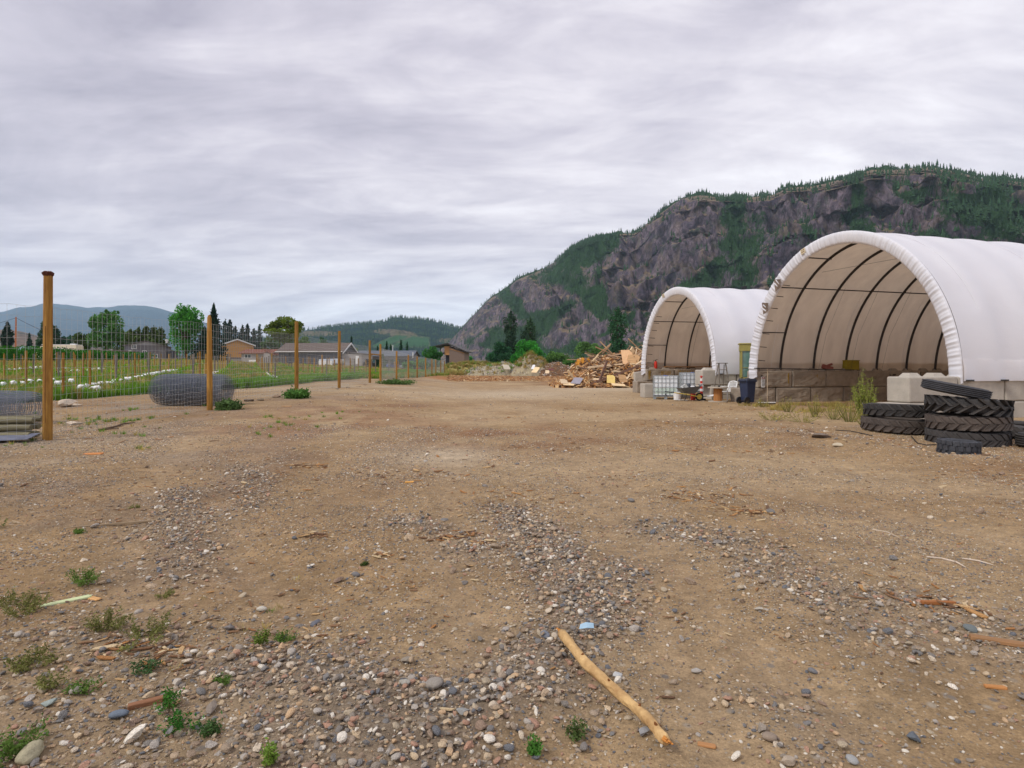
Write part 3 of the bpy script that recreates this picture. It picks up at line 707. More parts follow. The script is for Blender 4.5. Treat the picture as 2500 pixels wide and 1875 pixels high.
def shelter(name, label, O, ang, W, zb, H, Lg, bay, first, purlins, sign_th):
    t = empty(name, (O[0], O[1], 0), R(ang), label=label, cat='shelter', group='fabric shelters')
    C_, Rw = W/2, W/2
    def pt(th, s, off=0.0, sag=0.0):
        rw, hh = Rw-off-sag, H-off-sag
        return (s, C_+rw*math.cos(th), zb+hh*math.sin(th))      # th 0 = far side, pi = near side
    # cover
    nth = 120; S = [0.0]; nb = int(Lg/bay)+1
    s_r = [0.0]+[first+bay*i for i in range(nb)]
    s_r = [q for q in s_r if q < Lg]+[Lg]; SS = []
    for a, b_ in zip(s_r[:-1], s_r[1:]): SS += [a+(b_-a)*k/8 for k in range(8)]
    SS.append(Lg)
    V_ = []
    for s in SS:
        k = max(i for i in range(len(s_r)) if s_r[i] <= s+1e-6); a = s_r[k]; b_ = s_r[min(k+1, len(s_r)-1)]
        fr = (s-a)/(b_-a) if b_ > a else 0
        for j in range(nth+1):
            th = math.pi*j/nth
            sag = .055*math.sin(math.pi*fr)**2*(.35+.65*math.sin(th))+.02*float(vnoise(s*1.1, th*5, 0.0, 5))
            p_ = pt(th, s, 0, sag)
            if j in (0, nth):
                d = .02*math.sin(s*3.1); V_.append((s, p_[1]+d*.3, zb-.03+d))
            else: V_.append(p_)
    n = nth+1; Fc = [(i*n+j, i*n+j+1, (i+1)*n+j+1, (i+1)*n+j) for i in range(len(SS)-1) for j in range(nth)]
    me = np_mesh('fabric_cover', V_, Fc, m_fabric, True); inst(me, 'fabric_cover', t)
    # gathered end flap wrapped round the first truss
    nt_ = 620; rings = [(0,0),(.0,-.035),(.05,-.075),(.15,-.085),(.26,-.07),(.37,-.045),(.43,-.01),(.45,.05)]
    V_ = []
    for q, (off, s) in enumerate(rings):
        wr = (0, .3, .8, 1, 1, .9, .6, .4)[q]
        for j in range(nt_+1):
            th = math.pi*j/nt_; u = th*60
            d = .019*wr*(math.sin(u*2.2+2*math.sin(u*.37))+.7*math.sin(u*4.1+1.3))*(.45+.55*float(abs(math.sin(u*.13+1))))
            p_ = pt(th, s+d-.004, off+d*.25)
            lo = -.10-.07*math.sin(off*9) if j in (0, nt_) else 0
            V_.append((p_[0], p_[1], p_[2]+lo))
    n = nt_+1; Fc = [(i*n+j, (i+1)*n+j, (i+1)*n+j+1, i*n+j+1) for i in range(len(rings)-1) for j in range(nt_)]
    Fc = [tuple(reversed(f)) for f in Fc]
    inst(np_mesh('end_flap', V_, [tuple(reversed(f)) for f in Fc], m_fabric, True), 'end_flap', t)
    # hem band along the foot, with gathered folds
    for side, th0 in (('near', math.pi), ('far', 0.0)):
        V_ = []; ns = 260
        for i in range(ns+1):
            s = Lg*i/ns
            for q, (dz, dout) in enumerate(((.62, .012), (.35, .03), (.05, .035), (-.04, .03))):
                th = th0; y_ = C_+(Rw)*math.cos(th0); sg = -1 if side == 'near' else 1
                zq = zb+dz; yy_ = C_+sg*Rw*math.sqrt(max(0, 1-(max(dz, 0)/H)**2))
                f_ = .02*math.sin(s*5+dz*4+2*math.sin(s*.9))*(1.3 if s < 2.5 else .5)
                V_.append((s-.02, yy_+sg*(dout+f_*.6), zq+(.02*math.sin(s*2.3) if q == 0 else 0)))
        Fc = [(i*4+j, i*4+j+1, (i+1)*4+j+1, (i+1)*4+j) for i in range(ns) for j in range(3)]
        if side == 'far': Fc = [tuple(reversed(f)) for f in Fc]
        inst(np_mesh('hem', V_, Fc, m_fabric, True), 'hem', t)
    # trusses
    for k, s in enumerate([.16]+[first+bay*i for i in range(nb) if first+bay*i < Lg-.2]):
        b_ = MB(); na = 48
        o1 = [pt(math.pi*j/na, s, .10) for j in range(na+1)]; o2 = [pt(math.pi*j/na, s, .155) for j in range(na+1)]
        b_.tube(o1, .034, 6); b_.tube(o2, .034, 6)
        for j in range(na): b_.tube([o1[j] if j % 2 else o2[j], o2[j+1] if j % 2 else o1[j+1]], .015, 4)
        for e_ in (0, na): b_.box((s, (o1[e_][1]+o2[e_][1])/2, zb-.02), (.22, .5, .05))
        b_.build('truss', m_steel, t, smooth=True)
    for th_deg, s0, s1 in purlins:
        b_ = MB(); b_.tube([pt(R(th_deg), s0, .2), pt(R(th_deg), s1, .2)], .026, 6); b_.build('purlin', m_steel, t, smooth=True)
    for k in range(7):
        b_ = MB(); th = R(8+k*7); p_ = pt(th, .16, .36); b_.tube([p_, (p_[0]+.32, p_[1]-.02, p_[2]-.02)], .016, 5); b_.build('end_bracket', m_steel, t)
    # cables
    b_ = MB(); b_.tube([pt(R(60), first, .36), pt(R(88), first+2*bay, .36), pt(R(112), first+4*bay, .36)], .006, 4)
    for k in range(1, 4): b_.tube([pt(R(50), first+k*bay, .37), pt(R(22), first+k*bay+.18, .37), pt(R(3), first+k*bay+.05, .37)], .005, 4)
    b_.build('bracing_cable', m_steel, t)
    b_ = MB(); b_.box((Lg/2, C_-Rw+.33, zb+.03), (Lg-.3, .09, .09)); b_.build('base_rail', m_steel, t)
    b_ = MB(); b_.box((Lg/2, C_+Rw-.33, zb+.03), (Lg-.3, .09, .09)); b_.build('base_rail', m_steel, t)
    for s in (1.15, 5.0, 8.7, 12.4):
        b_ = MB(); b_.tube([pt(math.pi*j/60, s, -.001+.035*math.sin(math.pi*(((s-first)/bay) % 1))**2) for j in range(61)], .007, 4); b_.build('seam', m_fabric, t)
    # closed back wall
    V_ = [(Lg-.02, C_, zb)]+[pt(math.pi*j/60, Lg-.02, .02) for j in range(61)]
    b_ = MB(); b_.add(V_, [(0, j+1, j+2) for j in range(60)]); b_.box((Lg-.02, C_, zb/2-.2), (.06, W-.1, zb+.4)); b_.build('back_wall', m_fabric, t)
    # small faded label sewn to the flap
    th = R(sign_th); a = pt(th, -.11, .14); M4 = Matrix.Translation(a) @ Matrix.Rotation(th-math.pi/2, 4, 'X')
    b_ = MB(); b_.box((0, 0, 0), (.012, .24, .2)); b_.xf(M4); lb = b_.build('sewn_label', m_label, t)
    b_ = MB(); b_.box((-.009, 0, -.03), (.006, .17, .025)); b_.box((-.009, -.05, .04), (.006, .05, .04)); b_.box((-.009, .04, .04), (.006, .05, .03)); b_.xf(M4); b_.build('print', m_print, lb)
    return t, pt
BIG_O, BIG_A = (13.3, 17.5), math.degrees(math.atan2(.27, .963))
big, bigpt = shelter('fabric_shelter', 'larger white arched fabric shelter with its open end beside the tyre stacks', BIG_O, BIG_A, 9.62, 1.17, 5.37, 19.5, 1.83, 1.54,
    [(47, .16, 19), (22, .16, 1.54), (68, .16, 1.54), (133, .16, 19), (158, .16, 19)], 72)
w2a = math.degrees(math.atan2(.196, .98))
SM_O, SM_A = (10.0, 29.0), w2a
small, smpt = shelter('fabric_shelter', 'smaller white arched fabric shelter further back behind the plastic water tanks', SM_O, SM_A, 8.92, 1.26, 4.8, 14.5, 1.56, 1.5,
    [(43, .16, 14), (22, .16, 1.5), (66, .16, 1.5), (137, .16, 14)], 74)
small['group'] = big['group'] = 'fabric shelters'
# torn patches of flap on the far side of the big opening
for th in (50, 36):
    b = MB(); a = Vector(bigpt(R(th), -.09, .3)); b.add([a+Vector((-.02, .2, .22)), a+Vector((-.03, -.22, .16)), a+Vector((.05, -.1, -.16)), a+Vector((.02, .16, -.3))], [(0, 1, 2, 3)]); b.build('torn_flap', mat('grimy_fabric', srgb(120,104,92), .9, .3, 6), big)
# ------------------------------------------------------------------ interlocking concrete blocks
def block_mesh(name, Lb, H, D, m, keys=True, rough=.0, seed=0):
    b = MB(); b.box((0, 0, H/2), (Lb, D, H))
    import bmesh
    me = b.mesh(name, m); bm = bmesh.new(); bm.from_mesh(me)
    bmesh.ops.bevel(bm, geom=list(bm.edges), offset=.045, segments=2, affect='EDGES', profile=.5)
    if rough:
        bmesh.ops.subdivide_edges(bm, edges=[e_ for e_ in bm.edges if e_.calc_length() > .3], cuts=9, use_grid_fill=True)
        for v in bm.verts:
            if v.co.y < -D/2+.02 or v.co.y > D/2-.02:
                v.co.y += rough*float(fbm(v.co.x*3+seed*9, v.co.z*4, 0.0, 3, seed))*(1 if min(v.co.z, H-v.co.z) > .05 and abs(v.co.x) < Lb/2-.05 else .2)
    if keys:
        for kx in (-Lb/4, Lb/4):
            q = MB(); q.box((kx, 0, H+.05), (Lb*.26, D*.5, .12), top=(.6, .6))
            vs_ = [bm.verts.new(p) for p in q.v]
            for f in q.f: bm.faces.new([vs_[i] for i in f])
    bm.normal_update(); bm.to_mesh(me); bm.free(); return me
bm_clean = block_mesh('block', 1.83, .745, .75, m_conc)
bm_clean_nk = block_mesh('block', 1.83, .745, .75, m_conc, keys=False)
bm_rough = [block_mesh('block', 1.83, .745, .75, m_concd, rough=.05, seed=k) for k in range(3)]
bm_rough_nk = [block_mesh('block', 1.83, .745, .75, m_concd, keys=False, rough=.05, seed=4+k) for k in range(3)]
bm_half = block_mesh('block', .9, .745, .75, m_conc, keys=False)
def block_wall(label, O, ang, rows, wc, group='block walls under the shelters'):
    t = empty('block_wall', (O[0], O[1], 0), R(ang), label=label, cat='block wall', group=group)
    for (s0, n_, z0, meshes) in rows:
        for k in range(n_):
            inst(meshes[k % len(meshes)], 'block', t, (s0+.915+1.87*k, wc+rnd.uniform(-.02, .02), z0+rnd.uniform(-.006, .006)), (0, 0, rnd.uniform(-.012, .012)+(math.pi if k % 2 else 0)))
    return t
block_wall('low wall of dark stained concrete blocks inside the far side of the larger shelter', BIG_O, BIG_A, [(.12, 10, .66, bm_rough), (-.75, 11, -.10, bm_rough_nk)], 9.60)
nearwall = block_wall('low wall of pale clean concrete blocks under the near side of the larger shelter', BIG_O, BIG_A, [(-2.0, 11, .52, [bm_clean]), (-3.0, 12, -.24, [bm_clean_nk])], .40)
block_wall('low wall of moss stained blocks inside the far side of the smaller shelter', SM_O, SM_A, [(.05, 7, .74, bm_rough), (-.6, 8, -.02, bm_rough_nk)], 8.62)
block_wall('low wall of pale grey blocks under the near side of the smaller shelter', SM_O, SM_A, [(-.75, 8, .70, [bm_clean]), (-.3, 8, -.06, [bm_clean_nk])], .40)
def on(O, ang, s, w_, z):
    a = R(ang); return (O[0]+s*math.cos(a)-w_*math.sin(a), O[1]+s*math.sin(a)+w_*math.cos(a), z)
# faded yellow paint on the stained blocks
m_yel = mat('faded_yellow_paint', srgb(142,112,44), .95, .3, 12)
def paint(O, ang, s0, s1, wface, z0, z1, n_, seed):
    r_ = random.Random(seed); b = MB()
    for k in range(n_):
        s = s0+(s1-s0)*k/n_; p0 = on(O, ang, s+r_.uniform(-.01, .01), wface, r_.uniform(z0, z0+.06)); p1_ = on(O, ang, s+r_.uniform(-.02, .04), wface, r_.uniform(z1-.06, z1))
        b.tube([p0, p1_], r_.uniform(.012, .024), 5)
    return b
wf = 9.60-.375-.012
paint(BIG_O, BIG_A, 2.55, 3.75, wf, .98, 1.26, 14, 3).build('painted_marks', m_yel, label='faded yellow painted marks on the second upper block of the stained wall', cat='paint marks')
paint(BIG_O, BIG_A, 1.72, 1.78, wf, .82, 1.3, 2, 5).build('painted_line', m_yel, label='faded upright yellow painted line on the first upper stained block', cat='paint marks')
wf2 = 8.62-.375-.012
paint(SM_O, SM_A, .15, .3, wf2, .8, 1.42, 3, 6).build('painted_line', m_yel, label='yellow stained streak at the left end of the moss stained blocks', cat='paint marks')
paint(SM_O, SM_A, 1.0, 1.7, wf2, .95, 1.4, 8, 7).build('painted_marks', m_yel, label='yellow painted marks above the left plastic water tank', cat='paint marks')
paint(SM_O, SM_A, 2.2, 3.2, wf2, 1.1, 1.42, 9, 8).build('painted_marks', m_yel, label='yellow painted marks on the blocks above the right plastic water tank', cat='paint marks')
# loose pieces on the wall tops
p0, p1_ = on(SM_O, SM_A, 1.35, 8.55, 1.62), on(SM_O, SM_A, 5.4, 8.55, 1.62)
b = MB(); dx = math.dist(p0, p1_); b.box((dx/2, 0, 0), (dx, .28, .06)); b.build('plank', mat('old_orange_board', srgb(150,108,66), .85, .25, 4), loc=p0, rot=(0, 0, R(SM_A)), label='long brown board lying along the block wall inside the smaller shelter', cat='board')
p0 = on(BIG_O, BIG_A, 5.5, 9.5, 1.43); b = MB(); b.box((0, 0, .22), (.75, .3, .42)); b.box((0, 0, .45), (.8, .34, .05)); b.build('crate', mat('yellow_crate', srgb(140,124,30), .6, .2, 4), loc=p0, rot=(0, 0, R(BIG_A)), bevel=.02, label='dull yellow crate on the stained block wall inside the larger shelter', cat='crate')
p0 = on(BIG_O, BIG_A, 4.2, 9.6, 1.43); b = MB(); b.box((0, 0, .12), (.6, .28, .2), rot=(0, .25, 0)); b.box((.15, 0, .25), (.3, .2, .1), rot=(0, -.3, 0)); b.build('tarp_bundle', mat('faded_red_cloth', srgb(140,84,74), .9, .2, 6), loc=p0, rot=(0, 0, R(BIG_A)), bevel=.04, label='faded red bundle on the stained block wall between two trusses', cat='bundle')
p0 = on(BIG_O, BIG_A, -.15, 9.1, 1.52); p1_ = on(BIG_O, BIG_A, 5.3, 9.1, 1.44)
b = MB(); b.tube([p0, p1_], .022, 8); b.build('steel_rod', m_steel, label='long dark steel pipe lying along the top of the stained block wall', cat='pipe')

# ------------------------------------------------------------------ tyres
def tyre_mesh(Ro, T, n_lug, kind, m):
    b = MB(); Rc = Ro-.035 if kind != 'worn' else Ro
    prof = [(Ro*.55, T*.18), (Ro*.60, T*.04), (Ro*.74, 0), (Rc*.90, T*.03), (Rc*.965, T*.10), (Rc, T*.2), (Rc*1.004, T*.5), (Rc, T*.8), (Rc*.965, T*.90), (Rc*.90, T*.97), (Ro*.74, T), (Ro*.60, T*.96), (Ro*.55, T*.82), (Ro*.58, T*.7), (Ro*.85, T*.6), (Ro*.85, T*.4), (Ro*.58, T*.3)]
    b.lathe(prof, 72, close=True)
    carc = b.mesh('carcass', m, True); tr = MB()
    def lug(a0, a1, z0, z1, wid, h=.05, sh=.0):
        V_ = []
        for rr in (Rc*.97, Rc+h):
            k = .84 if rr > Rc else 1.0
            for (aa, zz_) in ((a0, z0), (a1, z1)):
                for sg in (-1, 1):
                    an = aa+sg*wid/2/Ro*k; V_.append((rr*math.cos(an), rr*math.sin(an), zz_))
        # order: in(a0-),in(a0+),in(a1-),in(a1+),out...
        tr.add(V_, [(0, 2, 3, 1), (4, 5, 7, 6), (0, 1, 5, 4), (2, 6, 7, 3), (0, 4, 6, 2), (1, 3, 7, 5)])
    st = 2*math.pi/max(n_lug, 1)
    if kind == 'chevron':
        for k in range(n_lug):
            a = k*st; lug(a, a+st*.62, T*.07, T*.49, st*Ro*.72, .03); lug(a+st*.5+st*.62, a+st*.5, T*.53, T*.93, st*Ro*.72, .03)
    elif kind == 'farm':
        for k in range(n_lug):
            a = k*st; lug(a, a+st*1.1, T*-.02, T*.62, st*Ro*.34, .075); lug(a+st*.5+st*1.1, a+st*.5, T*.40, T*1.02, st*Ro*.34, .075)
    elif kind == 'block':
        for k in range(n_lug):
            a = k*st; lug(a, a+st*.25, T*.02, T*.28, st*Ro*.66, .03); lug(a+st*.5, a+st*.4, T*.32, T*.66, st*Ro*.7, .025); lug(a+st*.1, a, T*.70, T*.98, st*Ro*.66, .03)
    else:
        for zq in (.2, .36, .52, .68, .84):
            tr.lathe([(Rc*.99, T*(zq-.055)), (Rc+.016, T*(zq-.045)), (Rc+.016, T*(zq+.045)), (Rc*.99, T*(zq+.055))], 72)
    return carc, tr.mesh('tread', m, kind == 'worn')
def place_tyre(meshes, loc, rot, label, group, name='tyre'):
    t = empty(name, loc, 0, label=label, cat='tyre', group=group); t.rotation_euler = rot
    inst(meshes[0], 'carcass', t); inst(meshes[1], 'tread', t); return t
big_t = tyre_mesh(.73, .30, 23, 'chevron', m_rubberb); big_d = tyre_mesh(.73, .30, 23, 'chevron', m_rubber)
mid_t = tyre_mesh(.72, .29, 23, 'chevron', mat('grey_rubber', (.055,.05,.048), .8, .3, 4, .25, 30))
farm_t = tyre_mesh(.70, .31, 20, 'farm', m_rubber); worn_t = tyre_mesh(.58, .22, 0, 'worn', mat('weathered_rubber', (.05,.05,.055), .8, .3, 5, .3, 30))
small_t = tyre_mesh(.33, .25, 18, 'block', mat('blue_grey_rubber', (.05,.052,.06), .75, .3, 6, .3, 30)); car_t = tyre_mesh(.40, .27, 0, 'worn', m_rubber)
A0 = (8.9, 13.7); zA = tz(*A0)-.03
place_tyre(big_t, (A0[0]-.05, A0[1]-.03, zA), (R(2), R(1.5), .3), 'brown dusty chevron tyre at the bottom of the left tyre stack', 'left tyre stack')
place_tyre(big_d, (A0[0]+.03, A0[1], zA+.315), (R(1), R(3), 1.1), 'black chevron tyre on top of the left tyre stack', 'left tyre stack')
B0 = (9.3, 12.15); zB = tz(*B0)-.02
place_tyre(mid_t, (B0[0], B0[1], zB), (R(1), R(.5), .2), 'grey chevron tyre at the bottom of the right tyre stack', 'right tyre stack')
place_tyre(big_t, (B0[0]+.04, B0[1]+.02, zB+.30), (R(-1), R(.5), 2.0), 'brown chevron tyre second from the bottom of the right tyre stack', 'right tyre stack')
place_tyre(farm_t, (B0[0]+.02, B0[1]+.02, zB+.625), (R(3), R(2.5), .7), 'black deep lugged tractor tyre third from the bottom of the right stack', 'right tyre stack')
place_tyre(worn_t, (B0[0]-.22, B0[1]+.05, zB+1.0), (R(10), R(7), .4), 'narrow worn tyre tilted on top of the right tyre stack', 'right tyre stack')
g_ = flat(2335, 1080); place_tyre(small_t, (7.93, 10.55, tz(7.93, 10.55)-.01), (R(2), R(1), .5), 'small knobbly tyre lying on the gravel before the stacks', 'loose tyres')
place_tyre(car_t, (10.15, 11.35, tz(10.15, 11.35)), (R(0), R(0), .5), 'smooth sided black tyre lying right of the stacks at the picture edge', 'loose tyres')
place_tyre(mid_t, (11.3, 13.0, tz(11.3, 13.0)), (R(5), R(0), .5), 'large black tyre lying behind the smooth sided tyre by the pale blocks', 'loose tyres')
# cables lying by the tyres
for pts, lab in (([(2040,1052),(2075,1054),(2105,1060),(2130,1066)], 'thin black cable on the gravel left of the tyre stacks'), ([(2225,1068),(2240,1084),(2262,1089),(2285,1088)], 'thin black cable between the tyre stacks and the small tyre'), ([(2385,1092),(2400,1080),(2420,1078),(2440,1092)], 'looped black cable before the right tyre stack')):
    P_ = [G(*q) for q in pts]; P_ = [(a, b_, c_+.02) for a, b_, c_ in P_]
    b = MB(); b.tube(P_, .009, 6); b.build('cable', m_black, label=lab, cat='cable', smooth=True)

# ------------------------------------------------------------------ water tanks, barrow and the rest of the yard things
m_tank = mat('milky_tank', (.82,.85,.87), .35, .05, 2, spec=.4, trans=.12)
m_tankg = mat('green_tank_water', (.56,.67,.60), .35, .08, 2, spec=.4, trans=.12)
m_cage = mat('cage_steel', (.30,.33,.34), .45, .15, 8, metal=.5)
m_blue = mat('blue_cap', (.05,.12,.45), .5)
def tank(loc, rz, label, fill):
    t = empty('water_tank', loc, rz, label=label, cat='tank', group='caged water tanks')
    b = MB(); b.box((0, 0, .66), (1.14, .94, .94)); b.box((0, 0, .30+fill/2*0), (.01, .01, .01))
    o = b.build('bottle', m_tank, t, bevel=.09, smooth=False)
    if fill: q = MB(); q.box((0, 0, .19+fill/2), (1.146, .946, fill)); q.build('waterline', m_tankg, t, bevel=.07)
    b = MB(); b.lathe([(.11, 1.12), (.11, 1.155), (.09, 1.165)], 18); b.build('cap', m_blue, t)
    b = MB()
    for sx in (-1, 1):
        for k in range(7): x_ = -.55+1.10*k/6; b.tube([(x_, sx*.5, .16), (x_, sx*.5, 1.14)], .011, 6)
        for k in range(6): y_ = -.46+.92*k/5; b.tube([(sx*.6, y_, .16), (sx*.6, y_, 1.14)], .011, 6)
    for zq in (.2, .38, .6, .82, 1.02, 1.14): b.tube([(-.6, -.5, zq), (.6, -.5, zq), (.6, .5, zq), (-.6, .5, zq)], .012, 6, closed=True)
    b.tube([(-.6, 0, 1.145), (.6, 0, 1.145)], .012, 6); b.tube([(-.2, -.5, 1.145), (-.2, .5, 1.145)], .012, 6)
    b.build('cage', m_cage, t)
    b = MB(); b.box((0, 0, .145), (1.2, 1.0, .03))
    for sx in (-.52, 0, .52):
        for sy in (-.42, 0, .42): b.box((sx, sy, .07), (.14, .12, .12))
        b.box((sx, 0, .012), (.14, 1.0, .024))
    b.build('pallet', m_cage, t)
    b = MB(); b.tube([(0, -.52, .24), (0, -.6, .24)], .035, 10); b.box((0, -.6, .27), (.05, .05, .05)); b.build('valve', m_black, t)
    return t
p_ = at(1625, 29.4); tank((p_[0], p_[1], p_[2]), R(-14), 'white water tank in a wire cage, nearer and left of the other', .42)
p_ = at(1690, 30.9); tank((p_[0], p_[1], p_[2]+.14), R(-8), 'empty white water tank in a wire cage behind the wheelbarrow', 0)
inst(bm_clean_nk, 'pallet_base', loc=(0, 0, -5)) if False else None
b = MB(); b.box((0, 0, .07), (1.3, 1.1, .14)); b.build('timber_pallet', m_grey_wood, loc=(p_[0], p_[1], p_[2]-.005), rot=(0, 0, R(-8)), label='low timber pallet under the empty water tank', cat='pallet')
# loose concrete blocks
p_ = at(1580, 31.3); inst(bm_half, 'concrete_block', loc=(p_[0]+.1, p_[1], p_[2]-.02), rot=(0, 0, R(SM_A+80)), label='short pale concrete block standing left of the front water tank', cat='concrete block')
p_ = at(1561, 43.5); b = MB(); b.box((0, 0, .62), (.9, .3, 1.3), rot=(0, R(-8), 0), top=(.75, 1)); b.build('concrete_slab', m_conc, loc=p_, bevel=.04, rot=(0, 0, R(12)), label='pale concrete slab leaning at the far foot of the smaller shelter', cat='concrete slab')
# wheelbarrow
def wheelbarrow():
    p_ = at(1678, 27.3); t = empty('wheelbarrow', p_, R(3), label='grey wheelbarrow with yellow handles loaded with scrap', cat='wheelbarrow')
    m_tray = mat('barrow_tray', (.13,.135,.14), .5, .2, 6, metal=.4); m_y = mat('yellow_paint', srgb(206,184,90), .6, .12, 6)
    b = MB()
    top = [(-.42,-.33,.60),(.55,-.33,.70),(.70,0,.78),(.55,.33,.70),(-.42,.33,.60)]; bot = [(-.22,-.2,.36),(.28,-.2,.33),(.33,0,.33),(.28,.2,.33),(-.22,.2,.36)]
    V_ = top+bot+[(x*.93, y*.9, z-.005) for x, y, z in top]+[(x*.93, y*.9, z+.02) for x, y, z in bot]
    Fc = [(i, 5+i, 5+(i+1) % 5, (i+1) % 5) for i in range(5)]+[(10+i, 10+(i+1) % 5, 15+(i+1) % 5, 15+i) for i in range(5)]+[(i, (i+1) % 5, 10+(i+1) % 5, 10+i) for i in range(5)]+[(9, 8, 7, 6, 5), (15, 16, 17, 18, 19)]
    b.add(V_, Fc); b.build('tray', m_tray, t)
    for sy in (-1, 1):
        b = MB(); b.tube([(-.95, sy*.3, .42), (-.72, sy*.29, .40)], .022, 8); b.build('grip', m_black, t)
        b = MB(); b.tube([(-.72, sy*.29, .40), (-.1, sy*.22, .31), (.62, sy*.07, .18)], .024, 6); b.build('handle', m_y, t)
        b = MB(); b.tube([(-.12, sy*.24, .33), (-.22, sy*.26, .02), (-.02, sy*.26, .02), (.08, sy*.2, .3)], .013, 6); b.build('leg', m_steel, t)
    w_ = empty('wheel', (.56, 0, .19)); w_.parent = t
    M4 = Matrix.Rotation(R(90), 4, 'X')
    b = MB(); b.lathe([(.12, -.04), (.18, -.045), (.19, 0), (.18, .045), (.12, .04)], 28, M4, close=True); b.build('tyre', m_black, w_, smooth=True)
    b = MB(); b.lathe([(.02, -.03), (.125, -.02), (.125, .02), (.02, .03)], 20, M4, close=True); b.build('rim', m_y, w_)
    return t, p_
wb, wp = wheelbarrow()
for k, (dx, dy, dz, sx, sz, col, lab) in enumerate([(-.12,-.05,.72,.16,.26,(.5,.5,.48),'white and grey carton scrap standing at the back of the barrow load'), (.06,.05,.74,.12,.3,(.14,.15,.17),'dark grey box scrap upright in the barrow load'), (.24,0,.72,.3,.05,(.72,.72,.74),'pale metal offcut tilted in the barrow load'), (.42,-.05,.74,.18,.1,(.45,.38,.3),'brown wood offcut at the front of the barrow load'), (-.27,.06,.66,.2,.1,(.6,.6,.58),'small pale rag at the handle end of the barrow load')]):
    b = MB(); b.box((0, 0, 0), (sx, .14, sz), rot=(.2*k, .35*(k-2), .4*k), top=(.8, .9)); b.build('scrap_piece', mat('scrap_%s' % ['pale', 'dark', 'metal', 'wood', 'rag'][k], col, .7, .2, 6), loc=(wp[0]+dx+.03, wp[1]+dy, wp[2]+dz-.07), bevel=.008, label=lab, cat='scrap')
# warning post
p_ = at(1694, 29.0); m_red = mat('signal_red', (.55,.035,.02), .5, .15, 6)
t = empty('warning_post', (p_[0], p_[1]-1.15, p_[2]), 0, label='red and white plastic warning post standing behind the wheelbarrow', cat='warning post')
b = MB(); b.box((0, 0, .04), (.36, .36, .08), top=(.8, .8)); b.lathe([(.07, .08), (.07, .3)], 16); b.build('base', m_black, t)
for k in range(6):
    b = MB(); z0 = .3+k*.12; b.lathe([(.065-.003*k, z0), (.063-.003*k, z0+.12)], 18); b.build('band', m_red if k % 2 == 0 else m_white, t)
b = MB(); b.lathe([(.03, 1.02), (.03, 1.07), (.06, 1.09), (.06, 1.13), (.02, 1.15)], 16); b.build('grip_knob', m_red, t)
# red can under barrow, bucket, shovel blade
p_ = at(1692, 27.9); b = MB(); b.lathe([(.1, 0), (.11, .02), (.11, .3), (.08, .36), (.03, .38)], 20); b.build('gas_can', m_red, loc=p_, label='red can on the ground behind the wheelbarrow legs', cat='can')
p_ = at(1653, 28.3); t = empty('bucket', p_, 0, label='white plastic bucket with lid before the front water tank', cat='bucket')
b = MB(); b.lathe([(.15, 0), (.18, .32), (.19, .32), (.19, .35)], 24); b.build('tub', m_white, t, smooth=False)
b = MB(); b.lathe([(.2, .345), (.2, .375), (.17, .38)], 24); b.build('lid', m_white, t)
p_ = at(1662, 27.9); b = MB(); b.box((0, 0, .02), (.6, .2, .025), rot=(0, .03, .05)); b.build('plastic_strip', m_white, loc=p_, label='flat white plastic strip on the ground by the bucket', cat='plastic strip')
p_ = at(1735, 27.6); t = empty('snow_shovel', p_, R(5), label='upturned white scoop shovel between wheelbarrow and spool table', cat='shovel')
b = MB(); n_ = 10; V_ = []
for i in range(n_+1):
    a = -.5+i/n_
    for q in range(5): V_.append((-.2+.46*q/4, a*.42*(.85+.15*q/4), .16+.05*math.cos(a*2.6)+.08*q/4))
b.add(V_, [(i*5+q, (i+1)*5+q, (i+1)*5+q+1, i*5+q+1) for i in range(n_) for q in range(4)]); o = b.build('blade', m_white, t); md = o.modifiers.new('thick', 'SOLIDIFY'); md.thickness = .012
b = MB(); b.tube([(-.2, 0, .2), (-.75, .25, .08)], .016, 8); b.build('shaft', m_steel, t)
# cable spool table
p_ = at(1752.5, 26.6); m_ply = mat('spool_board', srgb(176,166,150), .85, .15, 5, .3); m_core = mat('spool_core', srgb(170,116,66), .85, .25, 3, .4, stretch=(8, 8, .8))
t = empty('cable_spool', p_, 0, label='wooden cable spool standing upright as a table', cat='cable spool')
b = MB(); b.lathe([(.0001, .0), (.42, .0), (.42, .045), (.0001, .045)], 36); b.build('flange', m_ply, t)
b = MB(); b.lathe([(.0001, .62), (.44, .62), (.44, .665), (.0001, .665)], 36); b.build('flange', m_ply, t)
for k in range(16):
    a = 6.283*k/16; b = MB(); b.box((.175*math.cos(a), .175*math.sin(a), .333), (.022, .066, .574), rot=(0, 0, a)); b.build('stave', m_core, t)
b = MB(); b.lathe([(.04, .0), (.045, .05), (.03, .07)], 14); b.build('cup', m_black, loc=(p_[0]+.02, p_[1]-.1, p_[2]+.665), label='small dark cup on the cable spool table', cat='cup')
